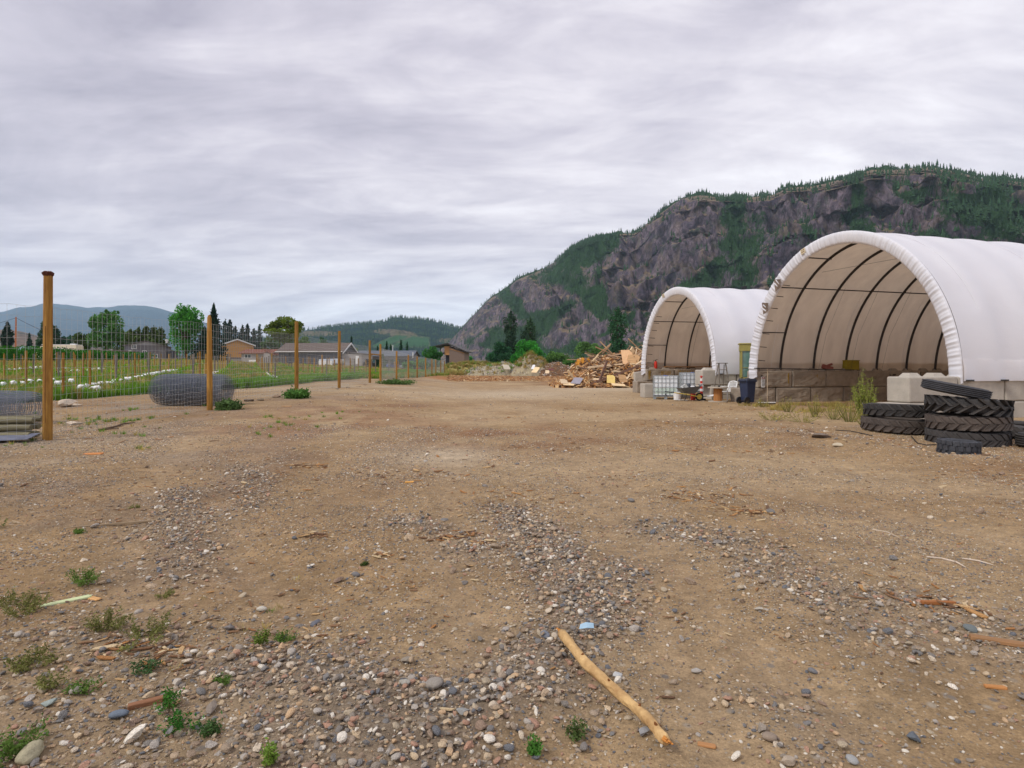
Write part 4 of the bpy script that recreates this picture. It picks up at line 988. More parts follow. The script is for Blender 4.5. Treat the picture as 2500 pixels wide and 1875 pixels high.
# garden chair
def garden_chair():
    p_ = at(1776, 27.2); t = empty('garden_chair', p_, R(205), label='white plastic garden chair with armrests drawn up to the spool table', cat='chair')
    for sx in (-1, 1):
        for sy in (-1, 1):
            b = MB(); b.tube([(sx*.26, sy*.25, 0), (sx*.22, sy*.21, .42)], [.018, .026], 8); b.build('leg', m_white, t)
    b = MB(); b.box((0, 0, .43), (.5, .48, .03)); b.build('seat', m_white, t, bevel=.012)
    bk = MB()
    for k in range(7): x_ = -.19+.38*k/6; bk.tube([(-.22, x_, .44), (-.31, x_*1.1, .68), (-.37, x_*1.12, .86)], .016, 6)
    bk.tube([(-.34, -.25, .80), (-.375, -.2, .88), (-.39, 0, .91), (-.375, .2, .88), (-.34, .25, .80)], .024, 8); bk.tube([(-.34, -.25, .80), (-.22, -.24, .43)], .022, 8); bk.tube([(-.34, .25, .80), (-.22, .24, .43)], .022, 8)
    bk.build('backrest', m_white, t)
    for sy in (-1, 1):
        b = MB(); b.tube([(-.28, sy*.27, .62), (0, sy*.29, .65), (.22, sy*.28, .63), (.26, sy*.26, .5), (.24, sy*.24, .42)], .022, 8); b.build('armrest', m_white, t)
garden_chair()
# step ladder
def ladder():
    p_ = at(1762, 28.0); t = empty('step_ladder', p_, R(8), label='weathered wooden step ladder standing open behind the spool table', cat='ladder')
    for sx in (-1, 1):
        b = MB(); V0, V1 = Vector((sx*.29, -.38, 0)), Vector((sx*.17, -.05, 1.72)); b.tube([V0, V1], .034, 4); b.build('rail', m_grey_wood, t)
        b = MB(); b.tube([(sx*.25, .42, 0), (sx*.15, .05, 1.68)], .022, 4); b.build('back_rail', m_grey_wood, t)
    for k in range(5):
        f = (k+1)/6; b = MB(); b.box((0, -.38+.33*f, 1.72*f), (.56-.22*f, .12, .028)); b.build('step', m_grey_wood, t)
    b = MB(); b.box((0, -.03, 1.74), (.46, .24, .035)); b.build('top', m_grey_wood, t)
    for k in (.3, .7): b = MB(); b.tube([(-.25+.1*k, .42-.37*k, 1.68*k), (.25-.1*k, .42-.37*k, 1.68*k)], .014, 4); b.build('brace', m_grey_wood, t)
ladder()
# wheeled bin
def bin_():
    p_ = at(1825, 25.2); m_b = mat('bin_blue', (.022,.032,.07), .45, .15, 4, spec=.4); m_l = mat('bin_lid', (.03,.035,.05), .45, .15, 4, spec=.4)
    t = empty('wheeled_bin', p_, R(18), label='dark blue wheeled rubbish bin at the far foot of the larger shelter', cat='bin')
    b = MB(); b.box((0, 0, .52), (.58, .62, .94)); bb = MB()
    V_ = [(-.18,-.2,.06),(.18,-.2,.06),(.18,.2,.06),(-.18,.2,.06),(-.23,-.26,.98),(.23,-.26,.98),(.23,.26,.98),(-.23,.26,.98)]
    bb.add(V_, [(0,3,2,1),(4,5,6,7),(0,1,5,4),(1,2,6,5),(2,3,7,6),(3,0,4,7)]); bb.build('body', m_b, t, bevel=.03)
    b = MB(); b.box((0, 0, .965), (.52, .58, .05)); b.build('rim', m_b, t, bevel=.012)
    b = MB(); b.box((0, 0, 1.03), (.51, .58, .08), top=(.86, .86)); b.box((0, 0, 1.075), (.12, .2, .03)); b.build('lid', m_l, t, bevel=.015)
    b = MB(); b.tube([(-.25, -.2, .97), (-.32, -.18, .99), (-.32, .18, .99), (-.25, .2, .97)], .018, 8); b.build('handle', m_b, t)
    M4 = Matrix.Rotation(R(90), 4, 'X')
    for sy in (-1, 1):
        wv = empty('wheel', (-.22, sy*.24, .15)); wv.parent = t
        b = MB(); b.lathe([(.10, -.035), (.145, -.035), (.15, 0), (.145, .035), (.10, .035)], 26, M4, close=True); b.build('tyre', m_black, wv)
        b = MB(); b.lathe([(.0001, -.02), (.102, -.02), (.102, .02), (.0001, .02)], 20, M4); b.build('hub', m_steel, wv)
    b = MB(); b.tube([(-.22, -.24, .15), (-.22, .24, .15)], .014, 8); b.build('axle', m_steel, t)
bin_()
# push broom leaning on the stained block wall
p_ = at(1873, 25.0); t = empty('push_broom', p_, 0, label='push broom leaning head down against the stained block wall', cat='broom')
q = on(BIG_O, BIG_A, .62, 9.60-.40, 1.5)
b = MB(); b.tube([(0, 0, .06), (q[0]-p_[0], q[1]-p_[1], 1.5)], .014, 8); b.build('handle', mat('pale_pole', srgb(170,150,124), .8, .1, 6), t)
b = MB(); b.box((0, 0, .07), (.74, .07, .045), rot=(0, 0, .12)); b.build('head', m_white, t, bevel=.01)
b = MB()
for k in range(26): b.box((-.34+.68*k/25, .0+.08*(-.34+.68*k/25), .025), (.02, .05, .05), top=(1.1, 1.3))
b.build('bristles', m_steel, t)
# notice board on the first stained block
ql = on(BIG_O, BIG_A, .38, 9.60-.375-.035, .90)
t = empty('notice_board', ql, R(BIG_A), label='small white notice with dark red heading fixed to the stained block', cat='sign')
b = MB(); b.box((0, 0, 0), (.19, .012, .47)); b.build('panel', m_white, t)
b = MB(); b.box((0, -.009, .185), (.165, .006, .085)); b.build('heading', mat('dull_red_print', (.28,.12,.11), .7, .2, 20), t)
b = MB(); r_ = random.Random(4)
for row in range(7):
    zq = .11-row*.046; x_ = -.075
    while x_ < .07:
        wl = r_.uniform(.012, .028); b.box((x_+wl/2, -.008, zq), (wl*.8, .004, r_.uniform(.014, .026))); x_ += wl
b.build('lettering', mat('grey_print', (.10,.11,.12), .7), t, kind='stuff')
b = MB(); b.box((-.01, -.0125, .19), (.08, .002, .02), rot=(0, -.25, 0)); b.build('heading_print', m_white, t)
# fire extinguisher on the far blocks
p0 = on(SM_O, SM_A, .75, 8.5, 1.5); t = empty('fire_extinguisher', p0, 0, label='red fire extinguisher standing on the blocks at the left of the smaller shelter', cat='fire extinguisher')
b = MB(); b.lathe([(.09, 0), (.1, .02), (.1, .38), (.07, .45), (.03, .48)], 20); b.build('cylinder_body', m_red, t, smooth=True)
b = MB(); b.lathe([(.03, .48), (.035, .53)], 10); b.box((.04, 0, .56), (.16, .03, .03), rot=(0, -.3, 0)); b.build('valve_handle', m_steel, t)
b = MB(); b.tube([(-.02, 0, .52), (-.14, 0, .5), (-.18, 0, .35), (-.17, 0, .22)], .012, 6); b.build('hose', m_black, t)
# olive framed booth between the shelters
def booth():
    X0, Y0, _ = at(1829, 27.9); m_ol = mat('olive_paint', srgb(150,140,76), .6, .12, 5); m_olb = mat('pale_olive_paint', srgb(168,158,96), .6, .1, 5)
    t = empty('glazed_booth', (X0, Y0, tz(X0, Y0)), R(-18), label='olive green framed glazed booth standing between the two shelters', cat='booth')
    b = MB(); b.box((0, .45, .55), (.74, .9, 1.1)); b.build('lower_panel', m_ol, t)
    for sx in (-.34, .34):
        b = MB(); b.box((sx, 0, 1.72), (.08, .08, 1.24)); b.build('frame_post', m_ol, t)
        b = MB(); b.box((sx, .86, 1.72), (.08, .08, 1.24)); b.build('frame_post', m_ol, t)
    b = MB(); b.box((0, .43, 2.50), (.82, .98, .32)); b.build('header', m_ol, t); b = MB(); b.box((0, .43, 2.685), (.9, 1.06, .05)); b.build('roof_edge', m_olb, t)
    b = MB(); b.box((0, .02, 1.72), (.6, .01, 1.22)); b.build('glass_pane', mat('green_glass', (.10,.20,.16), .1, .5, 1.5, spec=.8), t)
    b = MB(); b.box((-.345, .43, 1.72), (.01, .78, 1.22)); b.build('glass_pane', mat('green_glass', (.1,.2,.16)), t)
    b = MB(); b.box((0, 0, 1.55), (.6, .03, .02)); b.build('glazing_bar', m_ol, t)
booth()

# ------------------------------------------------------------------ foreground pieces
m_log = mat('peeled_branch', srgb(150,112,70), .8, .28, 9, .6, 40, col2=srgb(218,182,126), stretch=(1, 1, 1.5))
pts_ = [(1372,1572),(1395,1600),(1430,1640),(1478,1682),(1520,1715),(1560,1745),(1592,1780),(1612,1808),(1626,1824)]
P_ = []
for k, (px, py) in enumerate(pts_):
    a = flat(px, py, .03); P_.append((a[0], a[1], tz(*a)+.05+.006*math.sin(k)))
t = empty('peeled_branch', P_[4], 0, label='curved peeled yellow branch lying across the gravel in the foreground', cat='branch')
Pl = [tuple(Vector(q)-Vector(P_[4])) for q in P_]
P2 = []; 
for i in range(len(Pl)-1):
    for k in range(4): f = k/4; P2.append(tuple(Vector(Pl[i])*(1-f)+Vector(Pl[i+1])*f))
P2.append(Pl[-1]); rr = [.0245+.0016*math.sin(i*.9)+.0012*math.sin(i*2.3+1)-.005*i/len(P2) for i in range(len(P2))]
b = MB(); b.tube(P2, rr, 22)
for i_, p_ in enumerate(b.v):
    q = Vector(P2[min(i_//22, len(P2)-1)]); d_ = Vector(p_)-q; f_ = 1+.10*float(vnoise(i_//22*.35, (i_ % 22)*.6, 0.0, 6))+.05*float(vnoise(i_//22*1.1, (i_ % 22)*1.3, 0.0, 7)); b.v[i_] = tuple(q+d_*f_)
b.build('stick', m_log, t, smooth=True)
b = MB(); r_ = random.Random(3)
for k in range(7):
    a = Vector(P2[0]); d_ = Vector((r_.uniform(-.02, .0), r_.uniform(.01, .04), r_.uniform(-.01, .02))); o_ = Vector((r_.uniform(-.015, .015), 0, r_.uniform(-.015, .015))); b.tube([a+o_, a+o_+d_], [.007, .002], 5)
    a = Vector(P2[-1]); d_ = Vector((.014, -.02, 0)); b.tube([a+o_, a+o_+d_*r_.uniform(.4, 1)], [.007, .003], 5)
b.build('broken_end', mat('split_wood', srgb(190,128,62), .8, .3, 20), t)
b = MB()
for i, s_ in ((7, 1), (13, -1), (20, 1), (26, -1)): b.tube([Vector(P2[i])+Vector((0, 0, .016)), Vector(P2[i])+Vector((.006*s_, 0, .028))], [.007, .004], 7)
b.build('knot', mat('dark_knot', srgb(120,74,36), .8, .2, 20), t)
# large stones that can be told apart, thing by thing
big_stones = [((1058,1690),.085,(150,142,132),'round grey cobble in the gravel ridge left of the branch'),((988,1688),.05,(170,166,156),'pale oval pebble on the left gravel ridge'),((430,1668),.07,(186,176,162),'pale pointed stone by the green weeds at lower left'),((75,1850),.1,(168,160,132),'rounded tan cobble at the bottom left corner'),((1510,1652),.055,(190,190,188),'speckled pale stone right of the branch'),((1570,1785),.06,(150,150,150),'grey stone beside the lower end of the branch'),
 ((1490,1560),.0,(0,0,0),''),((870,1400),.06,(122,120,120),'dark cobble in the middle of the yard with moss beside it'),((1855,1490),.05,(176,168,154),'tan pebble pair alone on the smooth dirt at right'),((1700,1632),.05,(168,162,154),'round grey pebble alone right of the branch'),((1985,1630),.042,(120,120,122),'small dark round pebble on the smooth dirt at lower right'),((2020,1550),.055,(168,156,140),'split tan stone in the right gravel patch'),((2230,1790),.06,(100,106,112),'dark slaty stone at lower right'),((1880,1800),.06,(150,134,118),'flat brown stone at lower right'),((1925,1860),.06,(176,160,140),'smooth tan cobble at the lower right edge'),
 ((520,1725),.075,(140,128,116),'brown angular stone right of the weeds'),((290,1750),.07,(110,120,132),'bluish angular stone left of the weeds'),((1000,1620),.075,(146,136,122),'large angular stone on top of the left gravel ridge'),((1130,1760),.06,(150,150,146),'flat grey stone in the lower gravel'),((640,1480),.055,(196,190,176),'pale upright stone in the left gravel'),((770,1510),.055,(108,110,118),'blue grey faceted stone in the left gravel'),((560,1535),.065,(128,122,118),'dark round cobble left of centre'),((2370,1545),.065,(110,116,116),'dark flat stone in the right gravel patch'),((1330,1560),.06,(120,124,132),'blue grey angular stone above the branch'),((120,1725),.06,(150,160,154),'pale green grey stone at lower left'),((1890,500+960),.0,(0,0,0),''),((2080,1850),.045,(160,160,158),'small pebble with a dark centre at the bottom right')]
k = 0
for (px, py), d_, col, lab in big_stones:
    if d_ == 0: continue
    a = flat(px, py, .02); m = rocks_hi[k % 12].copy(); m.materials.clear(); m.materials.append(mat('stone_%d_%d_%d' % col, srgb(*col), .85, .2, 14, .4, 30)); k += 1
    inst(m, 'stone', loc=(a[0], a[1], tz(*a)+d_*.25), rot=(rnd.uniform(-.3, .3), rnd.uniform(-.3, .3), rnd.uniform(0, 6)), scl=(d_*1.15, d_, d_), label=lab, cat='stone', group='larger stones in the yard')
# chalky boulders by the field
def boulder(px, py, s, lab, col=(186,170,150), seed=3, flatn=.6):
    g = G(px, py); m = rock_mesh('boulder', seed, 3, mat('boulder_%d_%d_%d' % col, srgb(*col), .9, .2, 4, .6, 16), angular=1)
    inst(m, 'boulder', loc=(g[0], g[1], g[2]+s*flatn*.18), rot=(0, 0, seed), scl=(s, s*.8, s*flatn), label=lab, cat='rock', group='rocks along the field edge')
boulder(160, 992, 1.0, 'large pale boulder between the first two fence posts', seed=21)
boulder(186, 992, .4, 'small pale rock at the right foot of the large boulder', seed=22)
boulder(176, 1037, .42, 'flat white rock on the grass right of the nearest fence post', (212,196,176), 23, .4)
boulder(78, 1020, .3, 'flat pale rock before the wire roll at the left edge', (190,176,156), 25, .4)
boulder(638, 978, .36, 'grey brown rock between the second and third fence posts', (136,120,100), 26)
boulder(676, 970, .6, 'flat brown rock left of the third fence post', (140,118,96), 27, .4)
boulder(608, 980, .45, 'dark clod of earth right of the wire roll', (112,96,82), 28, .5)
boulder(750, 960, .45, 'pale rock at the right of the third fence post', (176,160,136), 29, .6)
boulder(824, 950, .5, 'flat stone at the foot of the fourth fence post', (150,136,116), 30, .3)
boulder(850, 947, .4, 'flat stone right of the fourth fence post', (150,136,116), 33, .3)
boulder(876, 944, .4, 'flat stone left of the fence gate posts', (156,140,118), 34, .3)
boulder(893, 940, .4, 'flat stone close to the left gate post', (150,130,110), 35, .3)
boulder(2003, 1068, .4, 'upturned grey brown rock on the gravel left of the tyres', (120,108,98), 31, .6)
boulder(2045, 1090, .3, 'small pale rock on the gravel left of the small tyre', (190,176,150), 32, .5)
# litter
def board(px, py, L_, W_, T_, rz, col, lab, name='wood_scrap', cat='wood scrap', tilt=0.0, grp=None):
    g = G(px, py); b = MB(); b.box((0, 0, T_/2), (L_, W_, T_), rot=(0, tilt, 0), top=(.97, .9)); b.box((L_*.46, 0, T_/2), (L_*.14, W_*.5, T_*.8), rot=(0, tilt, .2))
    b.build(name, mat('wood_%d_%d_%d' % col, srgb(*col), .85, .22, 5, .3, stretch=(1, 8, 8)), loc=g, rot=(0, 0, rz), label=lab, cat=cat, group=grp, bevel=.003)
board(228, 1109, .27, .12, .02, .25, (206,138,82), 'orange block of wood on the dirt near the nearest fence post')
board(160, 1470, .26, .05, .012, .75, (196,206,158), 'pale green painted splinter on the dirt at left')
board(225, 1462, .13, .04, .01, -.35, (206,160,104), 'tan splinter beside the pale green one')
board(1325, 1182+380, .0001, .0001, .0001, 0, (206,160,104), 'x') if False else None
g = flat(1432, 1560, .03); b = MB()
V_ = [(-.042, -.015, 0), (.0, -.028, .012), (.04, -.006, .0), (.042, .03, .012), (.0, .028, .018), (-.03, .034, .004)]
b.add(V_, [(0, 1, 4, 5), (1, 2, 3, 4)]); o = b.build('plastic_shard', mat('pale_blue_plastic', srgb(160,190,208), .4, .1, 20), loc=(g[0], g[1], tz(*g)+.05), label='pale blue plastic shard on the gravel above the branch', cat='plastic shard'); md = o.modifiers.new('t', 'SOLIDIFY'); md.thickness = .003
board(1725, 1852-30, .07, .025, .01, -.3, (176,128,84), 'orange splinter by the lower end of the branch')
board(2290, 1475, .2, .03, .02, -.06, (156,100,56), 'rusty orange stick in the right gravel patch')
board(2430, 1680, .09, .025, .012, -.2, (184,128,76), 'orange tan splinter at the right edge')
board(1000, 1178, .12, .05, .015, .3, (222,164,84), 'yellow wood chip on the dirt in the middle of the yard')
board(745, 1545+55, .0, .0, .0, 0, (1,1,1), 'x') if False else None
board(360, 1720, .15, .035, .02, .55, (140,98,70), 'red brown splinter left of the green weeds')
board(2440, 1570, .26, .05, .02, -.45, (150,112,76), 'brown flat stick at the right edge of the picture')
board(700, 993, .3, .09, .03, .1, (196,158,118), 'pale board offcut on the dirt by the third fence post')
board(268, 1293-10, .75, .022, .02, .4, (150,130,104), 'thin grey stick on the dirt at left')
for pts, lab, r_ in (([(2262,1362),(2300,1366),(2335,1375),(2358,1388)], 'thin curved white twig on the smooth dirt at right', .006), ([(2350,1366),(2390,1372),(2425,1382)], 'thin pale twig right of the white one', .006), ([(2130,1294),(2165,1300),(2195,1314)], 'short bent pale wire on the smooth dirt', .004),
    ([(245,1052),(280,1045),(300,1038),(330,1034)], 'bare forked twig on the dirt behind the fence', .02), ([(240,1052),(262,1050),(290,1049)], 'dark twig below the forked one behind the fence', .018)):
    P_ = [G(*q) for q in pts]; b = MB(); b.tube([(x, y, z+r_*1.5) for x, y, z in P_], [r_]*(len(P_)-1)+[r_*.5], 6); b.build('twig', mat('pale_twig', srgb(206,190,172), .8) if r_ < .01 else mat('dark_twig', srgb(96,78,62), .9), label=lab, cat='twig')
# ------------------------------------------------------------------ trees, bushes, weeds
def leaf_mat(name, col, trans=.38, var=.35):
    m = mat(name, col, .75, var, 1.3, trans=trans, inst_var=.0, attr='v', spec=.2); return m
def leaf_mesh(name, C_, size, m, up=.3, long_=1.0, vv=None):
    """One small quad per centre, randomly turned."""
    n = len(C_); nr = rng.normal(size=(n, 3)); nr[:, 2] += up; nr /= np.linalg.norm(nr, axis=1)[:, None]
    a = np.cross(nr, rng.normal(size=(n, 3))); a /= np.linalg.norm(a, axis=1)[:, None]; b_ = np.cross(nr, a)
    s = (size*rng.uniform(.6, 1.3, n))[:, None]; a = a*s*long_; b_ = b_*s*.62
    V_ = np.stack([C_-a*.5, C_+b_*.5, C_+a*.5, C_-b_*.5], 1).reshape(-1, 3)
    q = np.arange(4*n).reshape(n, 4)
    v = rng.uniform(.65, 1.35, n) if vv is None else vv
    return np_mesh(name, V_, q, m, False, {'v': ('FLOAT', 'POINT', np.repeat(v, 4))})
def crown_pts(n, c, r, lobes, gap=.0, seed=1):
    r_ = np.random.default_rng(seed); out_ = []; tint = []
    L_ = []
    for k in range(lobes):
        d = r_.normal(size=3); d /= np.linalg.norm(d); q = r_.uniform(.35, .88)**.6
        L_.append((np.array(c)+d*np.array(r)*q*.82, np.array(r)*r_.uniform(.2, .36)*(1-gap*.45)))
    for k in range(lobes):
        cc, rr = L_[k]; m_ = n//lobes; d = r_.normal(size=(m_, 3)); d /= np.linalg.norm(d, axis=1)[:, None]
        q = r_.uniform(.25, 1, m_)**.45; out_.append(cc+d*rr*q[:, None]); tint.append(np.full(m_, r_.uniform(.75, 1.25))*r_.uniform(.8, 1.2, m_))
    return np.concatenate(out_), np.concatenate(tint), L_
m_bark = mat('bark', srgb(92,76,62), .95, .3, 4, .6, 14)
def broadleaf(x, y, h, wd, col, label, n=3200, lobes=22, gap=0.0, leaf=.34, trunk=.25, seed=1, cat='tree', name='broadleaf_tree', group=None, z=None, lift=.56, rh=.46):
    z = tz(x, y) if z is None else z
    t = empty(name, (x, y, z-.05), 0, label=label, cat=cat, group=group)
    P_, tint, L_ = crown_pts(n, (0, 0, h*lift), (wd/2, wd/2*.8, h*rh), lobes, gap, seed)
    P_[:, 2] = np.maximum(P_[:, 2], .08*h if trunk else .02); mm = leaf_mat('leaves_%d_%d_%d' % col, tuple(min(1, q*2.2) for q in srgb(*col)))
    inst(leaf_mesh('crown', P_, leaf, mm, vv=tint), 'crown', t)
    if trunk:
        b = MB(); b.tube([(0, 0, -.3), (.02*h, 0, h*.25), (0, .01*h, h*.6)], [trunk*.9, trunk*.7, trunk*.3], 8)
        for cc, rr in L_[::2]: b.tube([(0, 0, h*(.25+.2*rnd.random())), tuple((np.array([0, 0, h*.45])+cc)/2), tuple(cc)], [trunk*.35, trunk*.2, trunk*.07], 5)
        b.build('trunk', m_bark, t)
    return t
def conifer(x, y, h, wd, col, label, n=2600, seed=1, layered=True, leaf=.42, group=None, z=None, bare=.08):
    z = tz(x, y) if z is None else z
    t = empty('conifer', (x, y, z-.05), 0, label=label, cat='tree', group=group); r_ = np.random.default_rng(seed)
    nb = 70 if layered else 46; P_, tint = [], []; b = MB(); b.tube([(0, 0, -.3), (0, 0, h*.97)], [h*.022, h*.004], 7)
    for k in range(nb):
        f = (k+.5)/nb; zb_ = h*(bare+(1-bare)*f); an = k*2.39996+r_.uniform(-.3, .3)
        if layered: rad = wd/2*(1-f)**.85*r_.uniform(.7, 1.12)
        else: rad = wd/2*(1-f**2.4)**.6*(.78+.22*math.sin(9*f+seed))*r_.uniform(.6, 1.15)
        m_ = max(6, int(n/nb*(1.6-1.2*f))); q = r_.uniform(.12, 1, m_)**.7; droop = (-.22*q**1.5 if layered else .1*q)*rad
        spread = rad*.16*(1.1-q*.5)+.05
        P_.append(np.stack([rad*q*math.cos(an)+r_.normal(0, 1, m_)*spread*1.0, rad*q*math.sin(an)+r_.normal(0, 1, m_)*spread, zb_+droop+r_.normal(0, 1, m_)*(.02*h if layered else .028*h)], -1))
        tint.append(np.full(m_, r_.uniform(.7, 1.25))*r_.uniform(.8, 1.2, m_))
        if k % 2 == 0: b.tube([(0, 0, zb_), (rad*.8*math.cos(an), rad*.8*math.sin(an), zb_-.1*rad)], [h*.006, h*.002], 4)
    P_ = np.concatenate(P_); mm = leaf_mat('needles_%d_%d_%d' % col, tuple(min(1, q*1.5) for q in srgb(*col)), .15)
    inst(leaf_mesh('crown', P_, leaf, mm, vv=np.concatenate(tint)), 'crown', t); b.build('trunk', m_bark, t); return t
def PT(px, Y): X = (px-CX)/F*Y; return X, Y, tz(X, Y)
def tall(py_top, Y, z): return pz(py_top, Y)-z
def place_b(px, Y, top, wpx, col, label, **k):
    x, y, z = PT(px, Y); return broadleaf(x, y, tall(top, Y, z), wpx/F*Y, col, label, **k)
def place_c(px, Y, top, wpx, col, label, **k):
    x, y, z = PT(px, Y); return conifer(x, y, tall(top, Y, z), wpx/F*Y, col, label, **k)
TL = 'trees beyond the vineyard'
place_c(18, 175, 788, 36, (34,52,42), 'dark conifer at the far left edge left of the reddish utility pole', seed=3, layered=False, group=TL, leaf=.7)
place_b(120, 170, 780, 66, (40,62,44), 'dark broad tree behind the nearest fence post', seed=4, group=TL, leaf=.6, lobes=18)
place_b(168, 172, 806, 50, (50,82,62), 'small blue green tree right of the nearest fence post', seed=5, group=TL, leaf=.6)
place_c(72, 220, 815, 26, (40,60,48), 'small dark conifer right of the reddish utility pole', seed=6, group=TL, leaf=.6)
place_b(205, 165, 806, 56, (50,66,28), 'olive green rounded tree left of the tall spire crowned tree', seed=7, group=TL, leaf=.55)
x_, y_, z_ = PT(258, 158)
t_ = broadleaf(x_, y_, tall(752, 158, z_), 92/F*158, (58,92,42), 'tall mid green tree with a feathery many pointed top behind the vineyard', n=5600, lobes=34, leaf=.6, seed=8, group=TL)
for k, (dx, tp) in enumerate(((-2.8, 765), (-.3, 749), (2.6, 752))):
    q = crown_pts(420, (dx, 0, tall(tp, 158, z_)-1.8), (.9, .9, 2.0), 5, 0, 80+k); inst(leaf_mesh('crown', q[0], .5, leaf_mat('leaves_58_92_42', srgb(58,92,42)), vv=q[1]), 'crown', t_)
for k, (px, top, wpx) in enumerate(((318,806,62),(338,802,58),(356,799,64),(374,800,60),(392,802,62),(300,808,60))):
    place_c(px, 176+k*2, top, wpx, (66,84,36), 'dark green cedar in the hedge behind the grey gabled house, '+['second from its left end', 'third from its left end', 'fourth from its left end', 'fifth from its left end', 'last at its right end', 'first at its left end'][k], seed=20+k, n=2400, layered=False, bare=.02, group='cedar hedge trees', leaf=.7)
place_b(452, 140, 733, 108, (50,100,34), 'tall bright green leafy tree right of the grey gabled house', n=7000, lobes=40, leaf=.5, seed=9, group=TL, gap=.2, lift=.54, rh=.47)
place_c(522, 136, 744, 74, (28,50,38), 'tall dark spruce beside the bright green leafy tree', n=5200, seed=10, group=TL, leaf=.5, bare=.02)
place_c(500, 132, 800, 90, (28,52,36), 'low wide dark spruce under the bright leafy tree', n=4200, seed=11, group=TL, leaf=.5, bare=.0)
for px, top, wpx, sd_, lab in ((550,784,30,1,'far pair of pines behind the orange house, left one'),(561,782,32,2,'far pair of pines behind the orange house, right one'),(575,800,36,3,'low far pine just right of the far pair'),(592,796,30,4,'pine behind the right eave of the orange house'),(604,793,32,5,'taller pine behind the right eave of the orange house'),(620,803,28,6,'columnar dark tree right of the orange house roof'),(634,799,26,7,'thin blue grey pine left of the walnut tree')):
    place_c(px, 215+sd_, top, wpx, (44,62,54), lab, seed=30+sd_, n=900, layered=False, group='far pines', leaf=1.0)
place_b(696, 142, 772, 112, (74,88,30), 'wide walnut tree with an open lobed crown behind the long barn', n=6500, lobes=40, leaf=.5, gap=.25, seed=12, group=TL, trunk=.4, lift=.72, rh=.30)
place_b(725, 150, 815, 84, (56,80,34), 'lower rounded tree under the walnut crown', n=3200, seed=13, group=TL, leaf=.5)
place_b(660, 150, 822, 60, (52,74,34), 'low tree left under the walnut crown', n=2400, seed=14, group=TL, leaf=.5)
place_b(784, 190, 818, 38, (62,90,62), 'small grey green tree above the barn roof right of the walnut', n=1400, seed=15, group=TL, leaf=.7)
place_b(845, 180, 834, 60, (88,100,44), 'low yellow green bush behind the barn gable', n=1200, seed=16, group=TL, leaf=.7)
place_c(858, 200, 821, 16, (34,58,46), 'single slim conifer above the barn gable', n=900, seed=17, group=TL, leaf=.7)
for px, top, wpx, sd_, lab in ((944,835,20,1,'broad conifer left of the pair behind the low grey barn'),(954,842,12,2,'slim conifer beside the broad one behind the low grey barn'),(979,830,22,3,'tallest conifer behind the low grey barn'),(994,837,14,4,'narrow conifer right of the tallest one'),(922,846,14,5,'small conifer behind the gate posts')):
    place_c(px, 200, top, wpx, (36,66,44), lab, seed=40+sd_, n=1000, group='conifers behind the low grey barn', leaf=.6)
place_b(1058, 150, 842, 66, (46,88,40), 'dense dark green bush left of the slant roofed building', n=3600, seed=18, group='bushes by the end of the fence', leaf=.5, trunk=0, lift=.5, rh=.5)
place_b(1030, 140, 868, 44, (62,100,50), 'low green bush left of the dense dark one', n=1400, seed=19, group='bushes by the end of the fence', leaf=.45, trunk=0, lift=.5, rh=.5)
place_b(1000, 130, 880, 44, (70,104,56), 'low straggling bush above the parked cars', n=1200, seed=20, group='bushes by the end of the fence', leaf=.4, trunk=0, lift=.5, rh=.5)
place_c(934, 110, 864, 22, (60,86,50), 'small dark conifer between the gate posts', n=1400, seed=21, leaf=.3)
place_b(1145, 240, 862, 26, (50,96,46), 'small bright bush right of the slant roofed building', n=700, seed=22, leaf=.7, trunk=0, lift=.5, rh=.5)
TR = 'trees behind the dirt mounds'
place_c(1246, 165, 763, 64, (44,66,48), 'tall shaggy pine left of centre behind the dirt mounds', n=5200, seed=50, layered=False, group=TR, leaf=.55)
place_c(1294, 168, 781, 66, (50,74,48), 'second shaggy pine right of the tallest one behind the mounds', n=4600, seed=51, layered=False, group=TR, leaf=.55)
place_b(1222, 156, 826, 74, (36,70,44), 'dark rounded tree at the left foot of the tall pine', n=4000, seed=52, group=TR, leaf=.5, trunk=0, lift=.5, rh=.5)
place_b(1290, 150, 820, 92, (46,106,36), 'bright green rounded tree before the two pines', n=5200, seed=53, group=TR, leaf=.45, trunk=0, lift=.5, rh=.5)
place_b(1362, 146, 847, 74, (66,94,44), 'olive green bush right of the dirt mound', n=3600, seed=54, group=TR, leaf=.45, trunk=0, lift=.5, rh=.5)
place_b(1382, 140, 872, 60, (60,92,40), 'low green bush before the olive one', n=2200, seed=55, group=TR, leaf=.4, trunk=0, lift=.5, rh=.5)
place_b(1434, 150, 828, 92, (64,92,46), 'wide grey green willow bush behind the wood pile', n=5200, seed=56, group=TR, leaf=.45, trunk=0, lift=.5, rh=.5)
place_c(1508, 138, 755, 78, (40,74,46), 'tall dark pine rising behind the wood pile', n=6000, seed=57, layered=False, group=TR, leaf=.5, bare=.0)
place_b(1480, 140, 862, 60, (56,84,42), 'low bush at the foot of the pine behind the wood pile', n=1800, seed=58, group=TR, leaf=.45, trunk=0, lift=.5, rh=.5)
